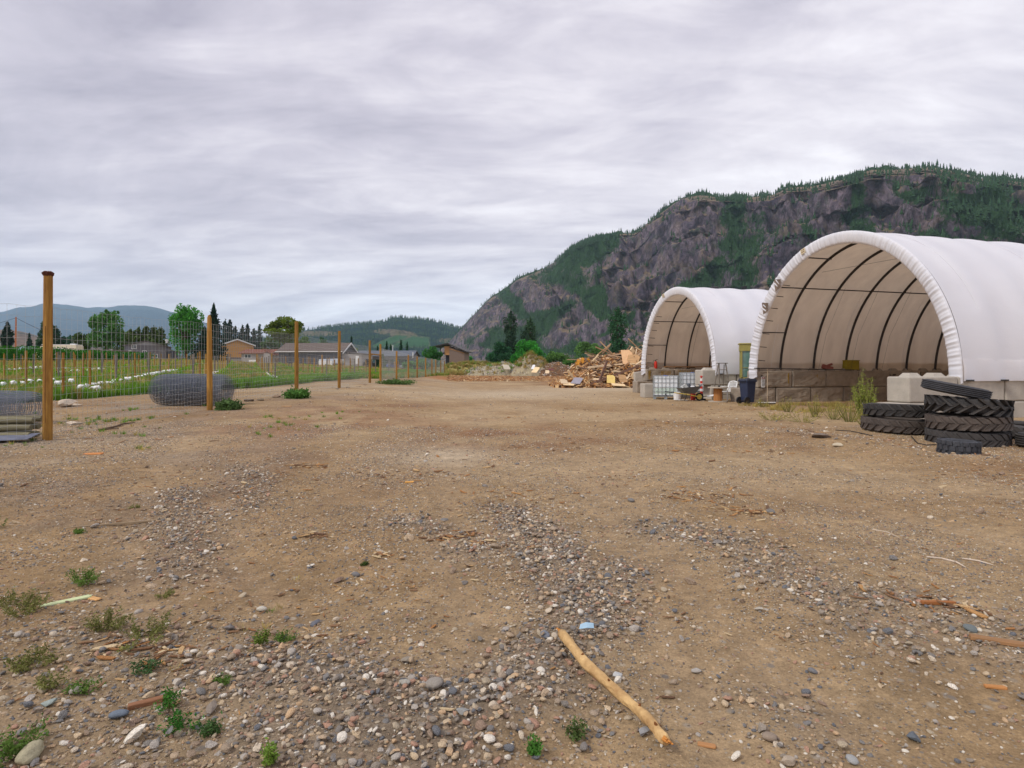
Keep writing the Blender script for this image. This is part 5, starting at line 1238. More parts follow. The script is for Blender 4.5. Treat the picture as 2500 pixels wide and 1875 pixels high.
# hedge-like rows of mature vines on the left, three blocks
for k, (pa, pb, Y, top, lab) in enumerate(((-120, 112, 99, 848, 'tall green vine hedge at the left picture edge behind the vineyard'), (112, 240, 101, 855, 'middle length of tall green vine hedge before the white caravan'), (240, 330, 103, 860, 'right end of the tall green vine hedge before the grey house'))):
    xa, xb = (pa-CX)/F*Y, (pb-CX)/F*Y; n_ = int((xb-xa)*420); xx = rng.uniform(xa, xb, n_); zq = terr(xx, np.full(n_, float(Y))); hh = tall(top, Y, float(zq.mean()))
    hq = hh*(1+.12*vnoise(xx*1.3, 0*xx, seed=k)); zz_ = rng.uniform(0, 1, n_)**.7*hq; yy_ = Y+rng.normal(0, .8, n_)+rng.choice([0, 2.4, 4.8], n_)
    P_ = np.stack([xx, yy_, zq+zz_], -1); o = inst(leaf_mesh('vine_hedge', P_, .34, leaf_mat('leaves_52_112_24', srgb(52,112,24), .3), vv=rng.uniform(.65, 1.25, n_)), 'vine_hedge', label=lab, cat='hedge', group='vine hedges')
# weeds
def weed(px, py, h, wd, col, label, n=260, leaf=.02, stems=14, group='weeds on the yard', name='weed', pos=None):
    g = pos or G(px, py); t = empty(name, g, 0, label=label, cat='weed', group=group); b = MB(); P_ = []
    for k in range(stems):
        a = rnd.uniform(0, 6.28); q = rnd.uniform(0, 1)**.6; hx, hy = math.cos(a)*q*wd/2, math.sin(a)*q*wd/2; hh = h*rnd.uniform(.5, 1)*(1-.4*q)
        p0 = Vector((hx*.3, hy*.3, 0)); p1_ = Vector((hx, hy, hh)); pm_ = (p0+p1_)/2+Vector((hx*.12, hy*.12, hh*.08))
        b.tube([p0, pm_, p1_], [h*.011, h*.008, h*.003], 4, caps=False)
        for i in range(n//stems):
            f = rnd.uniform(.15, 1); c_ = p0*(1-f)**2+pm_*2*f*(1-f)+p1_*f*f; P_.append((c_.x+rnd.gauss(0, leaf*.9), c_.y+rnd.gauss(0, leaf*.9), max(c_.z+rnd.gauss(0, leaf*.8), .004)))
    inst(leaf_mesh('leaves', np.array(P_), leaf, leaf_mat('weed_%d_%d_%d' % col, srgb(*col), .3), long_=1.5), 'leaves', t, kind=None)
    b.build('stems', leaf_mat('weed_stem', srgb(110,116,60), .1), t) if False else b.build('stems', mat('weed_stem', srgb(118,116,66), .8), t)
GW = (98,128,56); DW = (122,124,68)
for px, py, h, wd, col, lab in ((205,1425,.13,.30,GW,'bushy green weed with fine stalks at middle left'),(0,1290,.16,.25,GW,'dark green weed cut by the left picture edge above the others'),(190,1302,.06,.14,GW,'small low green weed on the left dirt'),(60,1500,.16,.34,DW,'tall sparse weed near the left picture edge'),(20,1480,.12,.2,DW,'olive weed at the left picture edge'),(260,1540,.14,.3,DW,'sparse stalky weed right of the tall left one'),(350,1560,.11,.42,DW,'spreading sparse weed above the white flake at left'),(400,1455,.05,.2,DW,'thin low weed left of the gravel trail'),(640,1575,.12,.1,(104,124,50),'single yellow green seedling on the left gravel'),(700,1565,.06,.16,GW,'tiny dark seedling pair right of the yellow green one'),(350,1640,.08,.16,(72,104,60),'grey green tuft above the leafy weed'),(412,1735,.10,.17,(70,122,44),'bright green leafy weed on the lower left gravel'),(442,1785,.09,.19,(64,120,44),'rounded bright green weed just below the leafy one'),(515,1790,.07,.09,(80,110,60),'small pale seedling right of the rounded weed'),(210,1690,.08,.2,GW,'flat dark green weed left of the grey stone'),(80,1625,.10,.26,DW,'mixed green and straw weed at lower left'),(115,1680,.09,.2,DW,'dark weed over the pale flakes at lower left'),(30,1850,.12,.3,GW,'green weed in the bottom left corner by the cobble'),(655,1868,.11,.08,(120,150,60),'upright light green seedling at the bottom edge'),(1305,1840,.07,.06,(80,130,50),'tiny green sprout left of the branch end'),(1410,1800,.08,.1,(90,110,60),'tiny feathery sprout left of the branch'),(890,1380,.03,.06,(70,90,40),'moss tuft on the dark cobble in the middle of the yard'),(545,1668,.05,.12,GW,'tiny weed beside the pointed stone'),(330,1240,.05,.15,DW,'small straw coloured weed on the left dirt')):
    weed(px, py, h, wd, col, lab, n=900 if wd > .25 else 380, leaf=.011 if h > .05 else .008, stems=18 if wd > .25 else 9)
for px, py, h, wd, col, lab in ((728,972,.38,1.0,(86,128,58),'dense green weed clump round the foot of the third fence post'),(556,1000,.22,.6,(90,116,66),'low green weeds at the right end of the wire roll'),(970,938,.35,3.2,(84,112,58),'long low strip of green weeds right of the gate posts')):
    weed(px, py, h, wd, col, lab, n=2200, leaf=.05 if h < .2 else .09, stems=70, group='weeds along the fence')
WR = 'weeds before the larger shelter'
weed(0, 0, 1.75, .75, (140,152,66), 'tall yellow green weed beside the pale blocks of the larger shelter', n=2200, leaf=.04, stems=34, group=WR, pos=(10.25, 17.3, tz(10.25, 17.3)))
for k, (px, Y, h, wd, lab) in enumerate(((2075,16.8,1.15,.8,'waist high weed left of the tall yellow green one'),(2035,17.6,.8,.9,'knee high yellow weed third from the tall one'),(1990,18.6,.9,.6,'slim seeding weed before the second lower stained block'),(1925,20.5,.75,.8,'yellow green weed before the first lower stained block'),(1860,23.2,.55,.6,'small weed at the right of the blue bin'),(1885,17.2,.4,1.0,'low feathery weed nearest the dirt left of the others'),(1960,16.6,.5,1.2,'wide feathery straw weed before the stained wall'),(2110,15.6,.55,.7,'short weed left of the left tyre stack'))):
    g = at(px, Y); weed(0, 0, h*.85, wd, (164,156,84), lab, n=420, leaf=.026, stems=22, group=WR, pos=g)
# grass by geometry nodes
def tuft(k, m, h=1.0, n=26, spread=.35):
    r_ = random.Random(k); b = MB()
    for i in range(n):
        a = r_.uniform(0, 6.28); q = r_.uniform(0, spread); x0, y0 = q*math.cos(a), q*math.sin(a); lean = r_.uniform(.1, .45); hh = h*r_.uniform(.5, 1); w_ = .028
        dx, dy = math.cos(a)*lean*hh, math.sin(a)*lean*hh; px_, py_ = -math.sin(a)*w_, math.cos(a)*w_
        b.add([(x0-px_, y0-py_, 0), (x0+px_, y0+py_, 0), (x0+dx*.4+px_*.7, y0+dy*.4+py_*.7, hh*.6), (x0+dx*.4-px_*.7, y0+dy*.4-py_*.7, hh*.6), (x0+dx, y0+dy, hh)], [(0, 1, 2, 3), (3, 2, 4)])
    return b.mesh('grass_tuft', m)
m_gg = mat('green_grass', srgb(106,144,46), .8, .3, .6, inst_var=.3, trans=.3); m_gy = mat('straw_grass', srgb(168,150,88), .8, .25, .6, inst_var=.25, trans=.3); m_gl = mat('lush_grass', srgb(104,152,44), .8, .3, .6, inst_var=.25, trans=.3)
def grass(name, xyf, n, h0, h1, srcs):
    x, y = xyf(n); h = rng.uniform(h0, h1, len(x)); m_ = len(x)
    scatter(name, np.stack([x, y, terr(x, y)-.02], -1), np.stack([0*x, 0*x, rng.uniform(0, 6.28, m_)], -1), np.stack([h*1.3, h*1.3, h], -1), [src(s_, 'grass_tuft') for s_ in srcs])
tg = [tuft(k, m_gg) for k in range(3)]; ty = [tuft(9+k, m_gy, n=30) for k in range(3)]; tl = [tuft(20+k, m_gl, n=30) for k in range(3)]
def in_field(keep):
    def f(n):
        y = 18+(112-18)*rng.uniform(size=n)**.8; x0 = edge_x(y); x = x0-rng.uniform(0, 1, n)*np.maximum(.93*y+x0+2, 1)
        k = (x > -.93*y-4) & (rng.uniform(size=n) < keep(x, y)); return x[k], y[k]
    return f
rowc = lambda x, y: np.abs(((x+.448*y)-1.8+2.2) % 4.4-2.2)      # distance across from the nearest vine row
fgreen = lambda x, y: sm(.5, .12, fbm(x*.16, y*.16, o=4, seed=61))*sm(110, 70, y)
grass('field_grass', in_field(lambda x, y: .25+.75*fgreen(x, y)), 36000, .22, .5, tg+tl[:1])
grass('dry_grass', in_field(lambda x, y: .12+.88*(1-fgreen(x, y))), 14000, .3, .7, ty)
grass('lush_field_edge_grass', lambda n: (lambda y, u: (edge_x(y)-u*2.2+.3, y))(rng.uniform(26, 120, n), rng.uniform(0, 1, n)), 5200, .3, .65, tl+tg)
# young vine leaves along every row
def vine_pts(n):
    y = 20+90*rng.uniform(size=n)**.85; c_ = rng.integers(-7, 6, n)*4.4+1.8; x = c_-.448*y+rng.normal(0, .28, n); k = (x < edge_x(y)-.6) & (x > -.93*y-4); return x[k], y[k]
x, y = vine_pts(34000); hh = rng.uniform(.05, .75, len(x))*(.6+.4*fbm(x*.8, y*.8, seed=5)); P_ = np.stack([x, y, terr(x, y)+hh], -1)
inst(leaf_mesh('vine_foliage', P_, .2, leaf_mat('leaves_120_158_34', srgb(120,158,34), .35)), 'vine_foliage', kind='stuff')
# dry brush on the rise beyond the fence end and round the mounds
def brush(n):
    px = rng.uniform(1085, 1420, n); y = rng.uniform(128, 175, n); return (px-CX)/F*y, y
grass('dry_brush', brush, 5200, .5, 1.3, ty+tg[:1])
def fence_grass(n):
    y = rng.uniform(56, 118, n); x = -11.0-.015*y-rng.uniform(-.3, 3.5, n); return x, y
grass('fence_line_grass', fence_grass, 1500, .25, .6, ty+tg)
def right_grass(n):
    s = rng.uniform(-1.6, 4.8, n); w_ = rng.uniform(4.4, 8.4, n); k = rng.uniform(size=n) < np.clip(.35+1.1*vnoise(s*1.4, w_*1.4, seed=3)+(w_ < 5.4)*-.2, 0, 1); s, w_ = s[k], w_[k]; a = R(BIG_A)
    x = BIG_O[0]+s*math.cos(a)-w_*math.sin(a); y = BIG_O[1]+s*math.sin(a)+w_*math.cos(a); return x-.9, y-1.2
m_gf = mat('feathery_weed', srgb(172,156,88), .8, .3, .6, inst_var=.25, trans=.3)
grass('shelter_grass', right_grass, 900, .08, .22, [tuft(60+k, m_gf, n=18) for k in range(3)])
def left_grass(n):
    y = rng.uniform(10.5, 20, n); x = rng.uniform(-17, -4.2, n); k = rng.uniform(size=n) < np.clip(-.15+1.5*fbm(x*.6, y*.6, seed=33), 0, 1)*sm(-4, -7, x); return x[k], y[k]
grass('yard_grass', left_grass, 5200, .05, .14, tg+[tuft(70, m_gf, n=18)])
def near_left(n):
    y = rng.uniform(2.3, 6.5, n); x = -rng.uniform(.28, .93, n)*y; k = rng.uniform(size=n) < np.clip(-.1+1.4*fbm(x*1.3, y*1.3, seed=37), 0, 1); return x[k], y[k]
grass('yard_sprouts', near_left, 420, .025, .07, [tuft(80+k, m_gf, n=12) for k in range(2)]+tg[:1])

# ------------------------------------------------------------------ deer fence
FP = [(116,667,1075,11.7),(512,769,1001,18.05),(724,785,961,26.3),(828,808,953,33.9),(903,831,941,42.7),(929,840,938,46.9),(968,857,934,55),(997,866,932,63.8),(1018.6,870,931,71.4),(1039,874,929,81),(1054.5,877,926,90),(1064,878,924,98),(1076,880,923,107),(1085,882,922,117)]
fence = empty('deer_fence', ((116-CX)/F*11.7, 11.7, 0), 0, label='tall wire deer fence on treated wooden posts running from the left foreground to the path', cat='fence')
base = Vector(fence.location); posts = []
for k, (px, top, bot, Yp) in enumerate([(-760, 640, 1240, 8.0)]+FP):
    x = (px-CX)/F*Yp if k else -10.6; zg = tz(x, Yp); zt = pz(top, Yp) if k else 3.4; posts.append((x, Yp, zg, zt))
    r_ = .082 if k < 3 else .085; b = MB(); lean = .015*math.sin(k*2)
    H_ = zt-zg
    prof = [(0, 0, -.3), (lean*.2, 0, H_*.3), (lean*.6, .0, H_*.7), (lean, 0, H_-.08), (lean, 0, H_)]
    rad = [r_*1.02, r_, r_*.96, r_*.93, r_*.93] if k != 2 else [r_, r_, r_*.92, r_*.72, r_*.35]
    b.tube(prof, rad, 18)
    po = b.build('post', m_post, fence, smooth=False, bevel=.012, loc=Vector((x, Yp, zg))-base)
    for f_ in po.data.polygons: f_.use_smooth = len(f_.vertices) == 4
    if k == 1:
        q = MB(); n_ = 22; V_ = [(lean, 0, H_+.035)]
        for ring, (rr, zz_) in enumerate(((.07, .032), (.098, .01), (.09, -.03), (.076, -.06))):
            for i in range(n_): an = 6.283*i/n_; j = 1+(.16*math.sin(i*2.7+ring)+.1*math.sin(i*5.3))*(ring in (1, 2)); V_.append((lean+rr*j*math.cos(an), rr*j*math.sin(an), H_+zz_+.012*math.sin(i*3.1)))
        Fc = [(0, 1+i, 1+(i+1) % n_) for i in range(n_)]+[(1+r2*n_+i, 1+(r2+1)*n_+i, 1+(r2+1)*n_+(i+1) % n_, 1+r2*n_+(i+1) % n_) for r2 in range(3) for i in range(n_)]
        q.add(V_, Fc); q.build('frayed_top', m_postd, po)
        q = MB(); q.box((.018, -.0785, 1.3), (.006, .006, 1.9)); q.box((.005, -.079, .5), (.005, .006, .9)); q.build('drying_crack', m_postd, po)
p5, p6 = posts[5], posts[6]
b = MB(); b.tube([Vector(p5[:2]+(pz(864, p5[1]),))-base, Vector(p6[:2]+(pz(867, p6[1]),))-base], .05, 10); b.build('brace_rail', m_post, fence)
for k in range(1, len(posts)):
    a, c_ = posts[k-1], posts[k]
    if k == 6: continue
    Ln = math.hypot(c_[0]-a[0], c_[1]-a[1]); step = .152 if k < 8 else .30; nvw = int(Ln/step); hts = [0.02,.12,.22,.33,.45,.58,.72,.88,1.05,1.23,1.42,1.61,1.81,2.01,2.22,2.43,2.64]
    rad_ = .0026 if k < 3 else (.0036 if k < 6 else .006)
    b = MB()
    def wp_(f, h): 
        x = a[0]+(c_[0]-a[0])*f; y = a[1]+(c_[1]-a[1])*f; zg = (a[2]+(c_[2]-a[2])*f); sag = -.035*math.sin(math.pi*f)*(h/2.6)
        return Vector((x-.085, y, zg+h+sag+.012*math.sin(f*37+h*3)))-base
    for h in hts: b.tube([wp_(i/14, h) for i in range(15)], rad_, 3, caps=False)
    for i in range(nvw+1):
        f = i/nvw; b.tube([wp_(f+.0012*math.sin(i*3+q), h) for q, h in enumerate((hts[0], hts[8], hts[-1]))], rad_, 3, caps=False)
    b.build('wire_mesh', m_wire, fence, kind='stuff')
b = MB()
for k in range(12, 15): pass
# wire rolls
def wire_roll(loc, rz, D, Ln, label, tiltz=0.0, dens=80, layers=5, m=m_wire_d):
    t = empty('wire_roll', loc, rz, label=label, cat='wire roll', group='rolls of fence wire'); b = MB(); r_ = random.Random(int(D*100))
    for l in range(layers):
        rr = D/2*(1-.13*l); 
        for k in range(dens):
            x_ = -Ln/2+Ln*k/(dens-1)+r_.uniform(-.01, .01); ev = 1-.10*abs(2*k/(dens-1)-1)**6-.02*r_.random(); ns = 26; tlt = r_.uniform(-.012, .012)
            b.tube([(x_+tlt*math.cos(6.283*i/ns+l), rr*ev*math.cos(6.283*i/ns), D/2*.96+rr*ev*math.sin(6.283*i/ns)*.96) for i in range(ns)], .0046, 3, closed=True)
        nl = 20-2*l
        for k in range(nl):
            an = 6.283*k/nl+.2*l; b.tube([(x_, rr*(1-.1*abs(x_*2/Ln)**6)*math.cos(an+.25*x_), D/2*.96+rr*(1-.1*abs(x_*2/Ln)**6)*math.sin(an+.25*x_)*.96) for x_ in (-Ln/2, -Ln/4, 0, Ln/4, Ln/2)], .0034, 3, caps=False)
    b.build('wire_coils', m, t, kind='stuff')
    return t
g = at(470, 19.9); wire_roll((g[0], g[1], g[2]-.02), R(-8), 1.12, 2.45, 'large dense roll of grey fence wire behind the second fence post')
g = at(30, 14.6); wire_roll((g[0]-.35, g[1], g[2]-.02), R(-14), .86, 2.3, 'looser roll of fence wire on the ground at the left picture edge', dens=34, layers=4)
# stacked poles and metal sheet
m_pole = mat('green_grey_pole', srgb(122,116,92), .9, .25, 2.5, .5, 16, stretch=(.8, 9, 9), inst_var=.15)
for k, (y_, z_, lab) in enumerate(((11.55,.075,'lowest front pole of the stack of poles by the nearest post'),(11.80,.08,'lowest rear pole of the stack of poles by the nearest post'),(11.68,.215,'middle front pole of the pole stack'),(11.93,.225,'middle rear pole of the pole stack'),(11.84,.35,'upper front pole of the pole stack'),(12.1,.36,'topmost rear pole of the pole stack'))):
    b = MB(); b.tube([(-3.2, -.5, -.03), (-1.5, -.22, 0), (0, .02, .012), (.3, .06, .012)], [.072, .07, .066, .062], 14)
    b.build('pole', m_pole, loc=(-9.72-.04*k, y_, tz(-9.5, 11.7)+z_+.02), label=lab, cat='pole', group='stack of poles', smooth=False, bevel=.006)
g = G(60, 1090); b = MB()
for k in range(9): b.box((0, -.20+.05*k, .006*(k % 2)), (3.4, .05, .012))
b.build('metal_sheet', mat('grey_sheet_metal', srgb(126,130,146), .5, .12, 3, metal=.3), loc=(-10.9, 11.15, tz(-10, 11.15)+.06), rot=(R(9), R(-1.5), R(11)), label='long grey corrugated metal sheet lying before the pole stack', cat='metal sheet')

# ------------------------------------------------------------------ vineyard posts, stakes, carton guards
vp = []
for ci in range(-7, 6):
    c_ = 1.8+4.4*ci; 
    for k in range(18):
        yv = 20+k*5.4+(ci % 3)*1.3
        xv = c_-.448*yv
        if yv < 108 and xv < float(edge_x(yv))-.2 and xv > -.90*yv-1: vp.append((xv, yv, ci))
def gap_name(x, y):
    px = CX+F*x/y
    for lim, nm in ((116, 'left of the first fence post'), (300, 'between first fence post and wire roll'), (512, 'just left of second fence post'), (724, 'between second and third fence posts'), (903, 'between third post and gate posts'), (9999, 'beyond the gate posts')):
        if px < lim: return nm
def depth_name(y): return 'at the vineyard near edge' if y < 32 else ('in the vineyard front half' if y < 52 else ('in the vineyard back half' if y < 78 else 'far back in the vineyard'))
# each row starts with an end post on the field edge
ends = {}
for ci in range(-7, 6):
    c_ = 1.8+4.4*ci
    for yv in np.arange(20, 100, .25):
        if c_-.448*yv < float(edge_x(yv))-.1 and c_-.448*yv > -.92*yv: ends[ci] = (c_-.448*yv, yv); break
pm = []
for k in range(6):
    b = MB(); r_ = .05+.008*(k % 3); b.tube([(0, 0, -.2), (.01*(k-2), 0, .9), (.018*(k-2), .01, 1.9)], [r_, r_*.97, r_*.9], 10); pm.append(b.mesh('trellis_post', m_post if k % 2 else m_grey_wood))
used = []
for k, (xv, yv, ci) in enumerate(vp+[(e_[0], e_[1], ci) for ci, e_ in ends.items()]):
    if any(math.hypot(xv-a, yv-b_) < 1.2 for a, b_ in used): continue
    used.append((xv, yv)); q = rnd.randrange(6)
    inst(pm[q], 'trellis_post', loc=(xv, yv, tz(xv, yv)), rot=(0, 0, rnd.uniform(0, 6)), scl=(1, 1, rnd.uniform(.92, 1.08)), label=('golden post ' if q % 2 else 'grey post ')+depth_name(yv)+', '+gap_name(xv, yv), cat='post', group='golden vineyard posts' if q % 2 else 'grey vineyard posts')
print('posts', len(used))
b = MB(); b.tube([(0, 0, -.1), (0, 0, 1.25)], .014, 5); sm1 = b.mesh('vine_stake', mat('bamboo', srgb(190,158,92), .8, .15, 5))
st_ = []
for ci in range(-7, 6):
    c_ = 1.8+4.4*ci
    for yv in np.arange(20, 106, 1.35):
        xv = c_-.448*yv
        if xv < float(edge_x(yv))-.6 and xv > -.90*yv-1: st_.append((yv, xv+rnd.uniform(-.1, .1)))
st_.sort(); st_ = st_[:290]
for yv, xv in st_:
    inst(sm1, 'vine_stake', loc=(xv, yv, tz(xv, yv)), rot=(rnd.uniform(-.04, .04), rnd.uniform(-.04, .04), 0), label='thin straw stake '+depth_name(yv)+', '+gap_name(xv, yv), cat='stake', group='vine stakes')
# cartons: tall folded milk cartons guarding the vines
m_cart = mat('white_carton', (.80,.80,.79), .6, .05, 5, inst_var=.06); m_cartg = mat('carton_print', srgb(120,150,120), .7)
def carton(k):
    b = MB(); b.box((0, 0, .14), (.15, .15, .28)); b.add([(-.075, -.075, .28), (.075, -.075, .28), (.075, .075, .28), (-.075, .075, .28), (-.07, 0, .335), (.07, 0, .335)], [(0, 1, 5, 4), (2, 3, 4, 5), (1, 2, 5), (3, 0, 4)])
    return b.mesh('carton_guard', m_cart)
cm = carton(0); b = MB(); b.box((0, -.0765, .05), (.13, .003, .04)); b.box((.0765, 0, .05), (.003, .13, .04)); b.box((-.02, -.0765, .2), (.05, .003, .05)); cpm = b.mesh('print', m_cartg)
ct = []
for ci, y0, y1 in ((-3, 28.0, 37), (-2, 25.0, 60), (-1, 42, 62), (0, 37.5, 50), (-4, 50, 66), (-6, 52, 72), (-5, 62, 70)):
    c_ = 1.8+4.4*ci; yv = y0
    while yv < y1:
        xv = c_-.448*yv+rnd.uniform(-.06, .06)
        if xv < float(edge_x(yv)): ct.append((xv, yv, ci))
        yv += rnd.uniform(1.05, 1.35) *(.7 if ci in (-2, -1, 0) else 1) if ci in (-2, -3, -1, 0) else rnd.uniform(1.2, 1.9)
# the row end nearest the camera
for px, py in ((226,968),(239,968),(140,953),(155,948),(172,946)):
    g = G(px, py); ct.append((g[0], g[1], -9))
for k, (xv, yv, ci) in enumerate(ct):
    t = inst(cm, 'carton_guard', loc=(xv, yv, tz(xv, yv)+.0), rot=(rnd.uniform(-.12, .12), rnd.uniform(-.15, .15), rnd.uniform(-.5, .5)), scl=rnd.uniform(1.2, 1.5), label='white carton '+depth_name(yv)+', '+gap_name(xv, yv), cat='carton', group='carton guards in the vineyard')
    if yv < 45: inst(cpm, 'print', t)
print('cartons', len(ct))

# ------------------------------------------------------------------ houses and sheds beyond the vineyard
m_wgrey = mat('grey_siding', srgb(112,110,116), .85, .08, 2, stretch=(.4, .4, 6)); m_trim = mat('white_trim', (.74,.74,.74), .6, .05, 3); m_roofg = mat('grey_shingles', srgb(104,98,98), .9, .15, 3, .3)
m_roofb = mat('brown_shingles', srgb(98,86,80), .9, .15, 3, .3); m_rust = mat('rusty_roof', srgb(124,80,66), .9, .25, 2.5); m_orange = mat('orange_plaster', srgb(216,164,106), .9, .06, 2); m_dk = mat('dark_siding', srgb(72,74,84), .9, .1, 2); m_batten = mat('grey_batten', srgb(116,120,132), .85, .08, 2)
m_cream = mat('cream_body', srgb(214,204,184), .5, .06, 3, spec=.4); m_wallp = mat('pale_grey_board', srgb(160,154,152), .85, .12, 2)
def window(parent, x, z, w_, h_, y=-.03, sill=True):
    b = MB(); f = .09
    b.box((x, y, z+h_/2), (w_+f*2, .06, f)); b.box((x, y, z-h_/2), (w_+f*2, .06, f)); b.box((x-w_/2, y, z), (f, .06, h_-f)); b.box((x+w_/2, y, z), (f, .06, h_-f)); b.box((x, y, z), (f*.8, .06, h_-f))
    fr = b.build('window', m_trim, parent); b = MB(); b.box((x, y+.01, z), (w_-f, .02, h_-f)); b.build('pane', m_glass, fr)
def gable_roof(parent, w_, d, h, rh, m, mt, over=.5, along='y', th=.16):
    """Ridge along y (gable facing the camera) or along x (eave facing the camera)."""
    for sg in (-1, 1):
        b = MB()
        if along == 'y': P_ = [(0, h+rh), (sg*(w_/2+over), h-over*rh/(w_/2)), (sg*(w_/2+over), h-over*rh/(w_/2)+th), (0, h+rh+th)]; b.prism(P_ if sg > 0 else P_[::-1], -over, d+over)
        else:
            P_ = [(0, h+rh), (sg*(d/2+over), h-over*rh/(d/2)), (sg*(d/2+over), h-over*rh/(d/2)+th), (0, h+rh+th)]; q = MB(); q.prism(P_ if sg > 0 else P_[::-1], -w_/2-over, w_/2+over); q.xf(Matrix.Translation((0, d/2, 0)) @ Matrix.Rotation(R(90), 4, 'Z')); b = q
        b.build('roof', m, parent)
    if along == 'y' and mt:
        for sg in (-1, 1):
            b = MB(); P_ = [(0, h+rh-.14), (sg*(w_/2+over), h-over*rh/(w_/2)-.14), (sg*(w_/2+over), h-over*rh/(w_/2)+th+.02), (0, h+rh+th+.02)]; b.prism(P_ if sg > 0 else P_[::-1], -over-.06, -over); b.build('barge_board', mt, parent)
def gable_body(parent, w_, d, h, rh, m, along='y'):
    b = MB()
    if along == 'y': b.prism([(-w_/2, 0), (w_/2, 0), (w_/2, h), (0, h+rh-.02), (-w_/2, h)], 0, d)
    else: b.prism([(-d/2, 0), (d/2, 0), (d/2, h), (0, h+rh-.02), (-d/2, h)], -w_/2, w_/2, Matrix.Translation((0, d/2, 0)) @ Matrix.Rotation(R(90), 4, 'Z'))
    b.build('wall', m, parent)
# grey gabled two storey house
x, y, z = PT(355, 150); z = pz(884, 150); k_ = 150/F
t = empty('house', (x, y, z), R(24), label='grey two storey house with a shallow gable and white framed windows', cat='house')
gable_body(t, 84*k_, 12, 40*k_, 11*k_, m_wgrey); gable_roof(t, 84*k_, 12, 40*k_, 11*k_, m_roofg, None, .5)
b = MB(); b.prism([(-3.9, 4.25), (3.9, 4.25), (0, 5.1)], -.05, -.005); b.build('gable_panel', mat('pale_siding', srgb(150,150,158), .85, .06, 2), t)
for px, py, w_, h_ in ((331,847,1.0,.95),(353,859,.85,.6),(333,869.5,1.0,.55),(376,869,.95,.9)): window(t, (px-355)*k_, (884-py)*k_, w_, h_)
b = MB(); b.lathe([(.25, 0), (.25, .5), (.4, .55), (.4, .85), (.1, .9)], 14, Matrix.Translation((44*k_*.98, 2, 5.0))); b.build('chimney', m_trim, t)
b = MB(); b.box((5.4, 3, 1.5), (2.6, 5, 3)); b.build('side_wall', m_dk, t)
b = MB(); b.box((-22*k_*2.2, 1.5, 1.35), (3.6, 4, 2.7)); b.build('side_room', m_wallp, t); b = MB(); b.box((-22*k_*2.2, 1.5, 2.78), (4.2, 4.6, .14)); b.build('flat_roof', m_trim, t)
for k, (dx, w_) in enumerate(((-1.0, 2.0), (1.6, 2.2), (4.4, 1.6))):
    b = MB()
    for q in range(int(w_/.25)): b.box((0+q*.25-w_/2, 0, .6), (.2, .04, 1.2))
    b.box((0, .05, .9), (w_, .04, .1)); b.box((0, .05, .35), (w_, .04, .1)); b.build('picket_panel', m_trim, loc=(x+dx, y-5, pz(889, y-5)), label=['left', 'middle', 'right'][k]+' white picket panel before the grey gabled house', cat='fence panel', group='white picket panels', kind=None)
# orange house
z = pz(884, 150); x = (580-CX)/F*150; t = empty('house', (x, 150, z), R(23), label='orange walled house with a white edged low gable behind the dark spruce', cat='house')
gable_body(t, 70*k_, 12, 42*k_, 13*k_, m_orange); gable_roof(t, 70*k_, 12, 42*k_, 13*k_, m_roofb, m_trim, .6)
b = MB(); b.box((0, -.02, 10*k_), (70*k_, .1, .2)); b.build('floor_band', m_dk, t); b = MB(); b.box((0, -.015, 5*k_), (69*k_, .04, 10*k_)); b.build('lower_wall', mat('pale_lower_wall', srgb(176,170,166), .9, .1, 2), t)
for dx in (-1.6, -.8): b = MB(); b.box((dx-1.2, -.06, .65), (.7, .05, 1.3)); b.build('garage_panel', m_trim, t)
# brown shed
kk = 135/F; z = pz(888, 135); x = (626-CX)/F*135; t = empty('shed', (x, 135, z), R(-4), label='low grey shed with a rusty brown roof before the orange house', cat='shed')
gable_body(t, 76*kk, 6, 26*kk, 9*kk, m_wallp, 'x'); gable_roof(t, 76*kk, 6, 26*kk, 9*kk, m_rust, None, .5, 'x')
window(t, -2.0, 1.75, 1.5, .8); b = MB(); b.box((2.9, -.4, 1.2), (1.5, .8, 2.4)); b.build('annex', m_wallp, t); b = MB(); b.prism([(1.8, 3.2), (4.4, 1.9), (4.5, 2.0), (1.9, 3.4)], -1.0, 3); b.build('lean_to_roof', m_rust, t)
b = MB(); b.box((-.6, -1.4, .5), (1.8, .8, 1.0)); b.build('white_box', m_trim, loc=(x+1.9, 132, pz(890, 132)), label='white box standing before the brown roofed shed', cat='box')
# wood stack between shed and barn
for r_i in range(5):
    for c_i in range(6):
        b = MB() if (r_i+c_i) == 0 else b
        if (r_i+c_i) == 0: b.tube([(0, 0, 0), (0, 1.2, 0)], .13, 8); lgm = b.mesh('firewood_log', mat('firewood', srgb(130,112,96), .9, .2, 6, inst_var=.3))
        xx = (679-CX)/F*128; inst(lgm, 'firewood_log', loc=(xx+(c_i-2.5)*.27, 128, pz(889, 128)+.14+r_i*.26), label='split log in the %s row of the firewood stack, %s in its row' % (['bottom', 'second', 'middle', 'fourth', 'top'][r_i], ['leftmost', 'second', 'third', 'fourth', 'fifth', 'rightmost'][c_i]), cat='log', group='firewood stack')
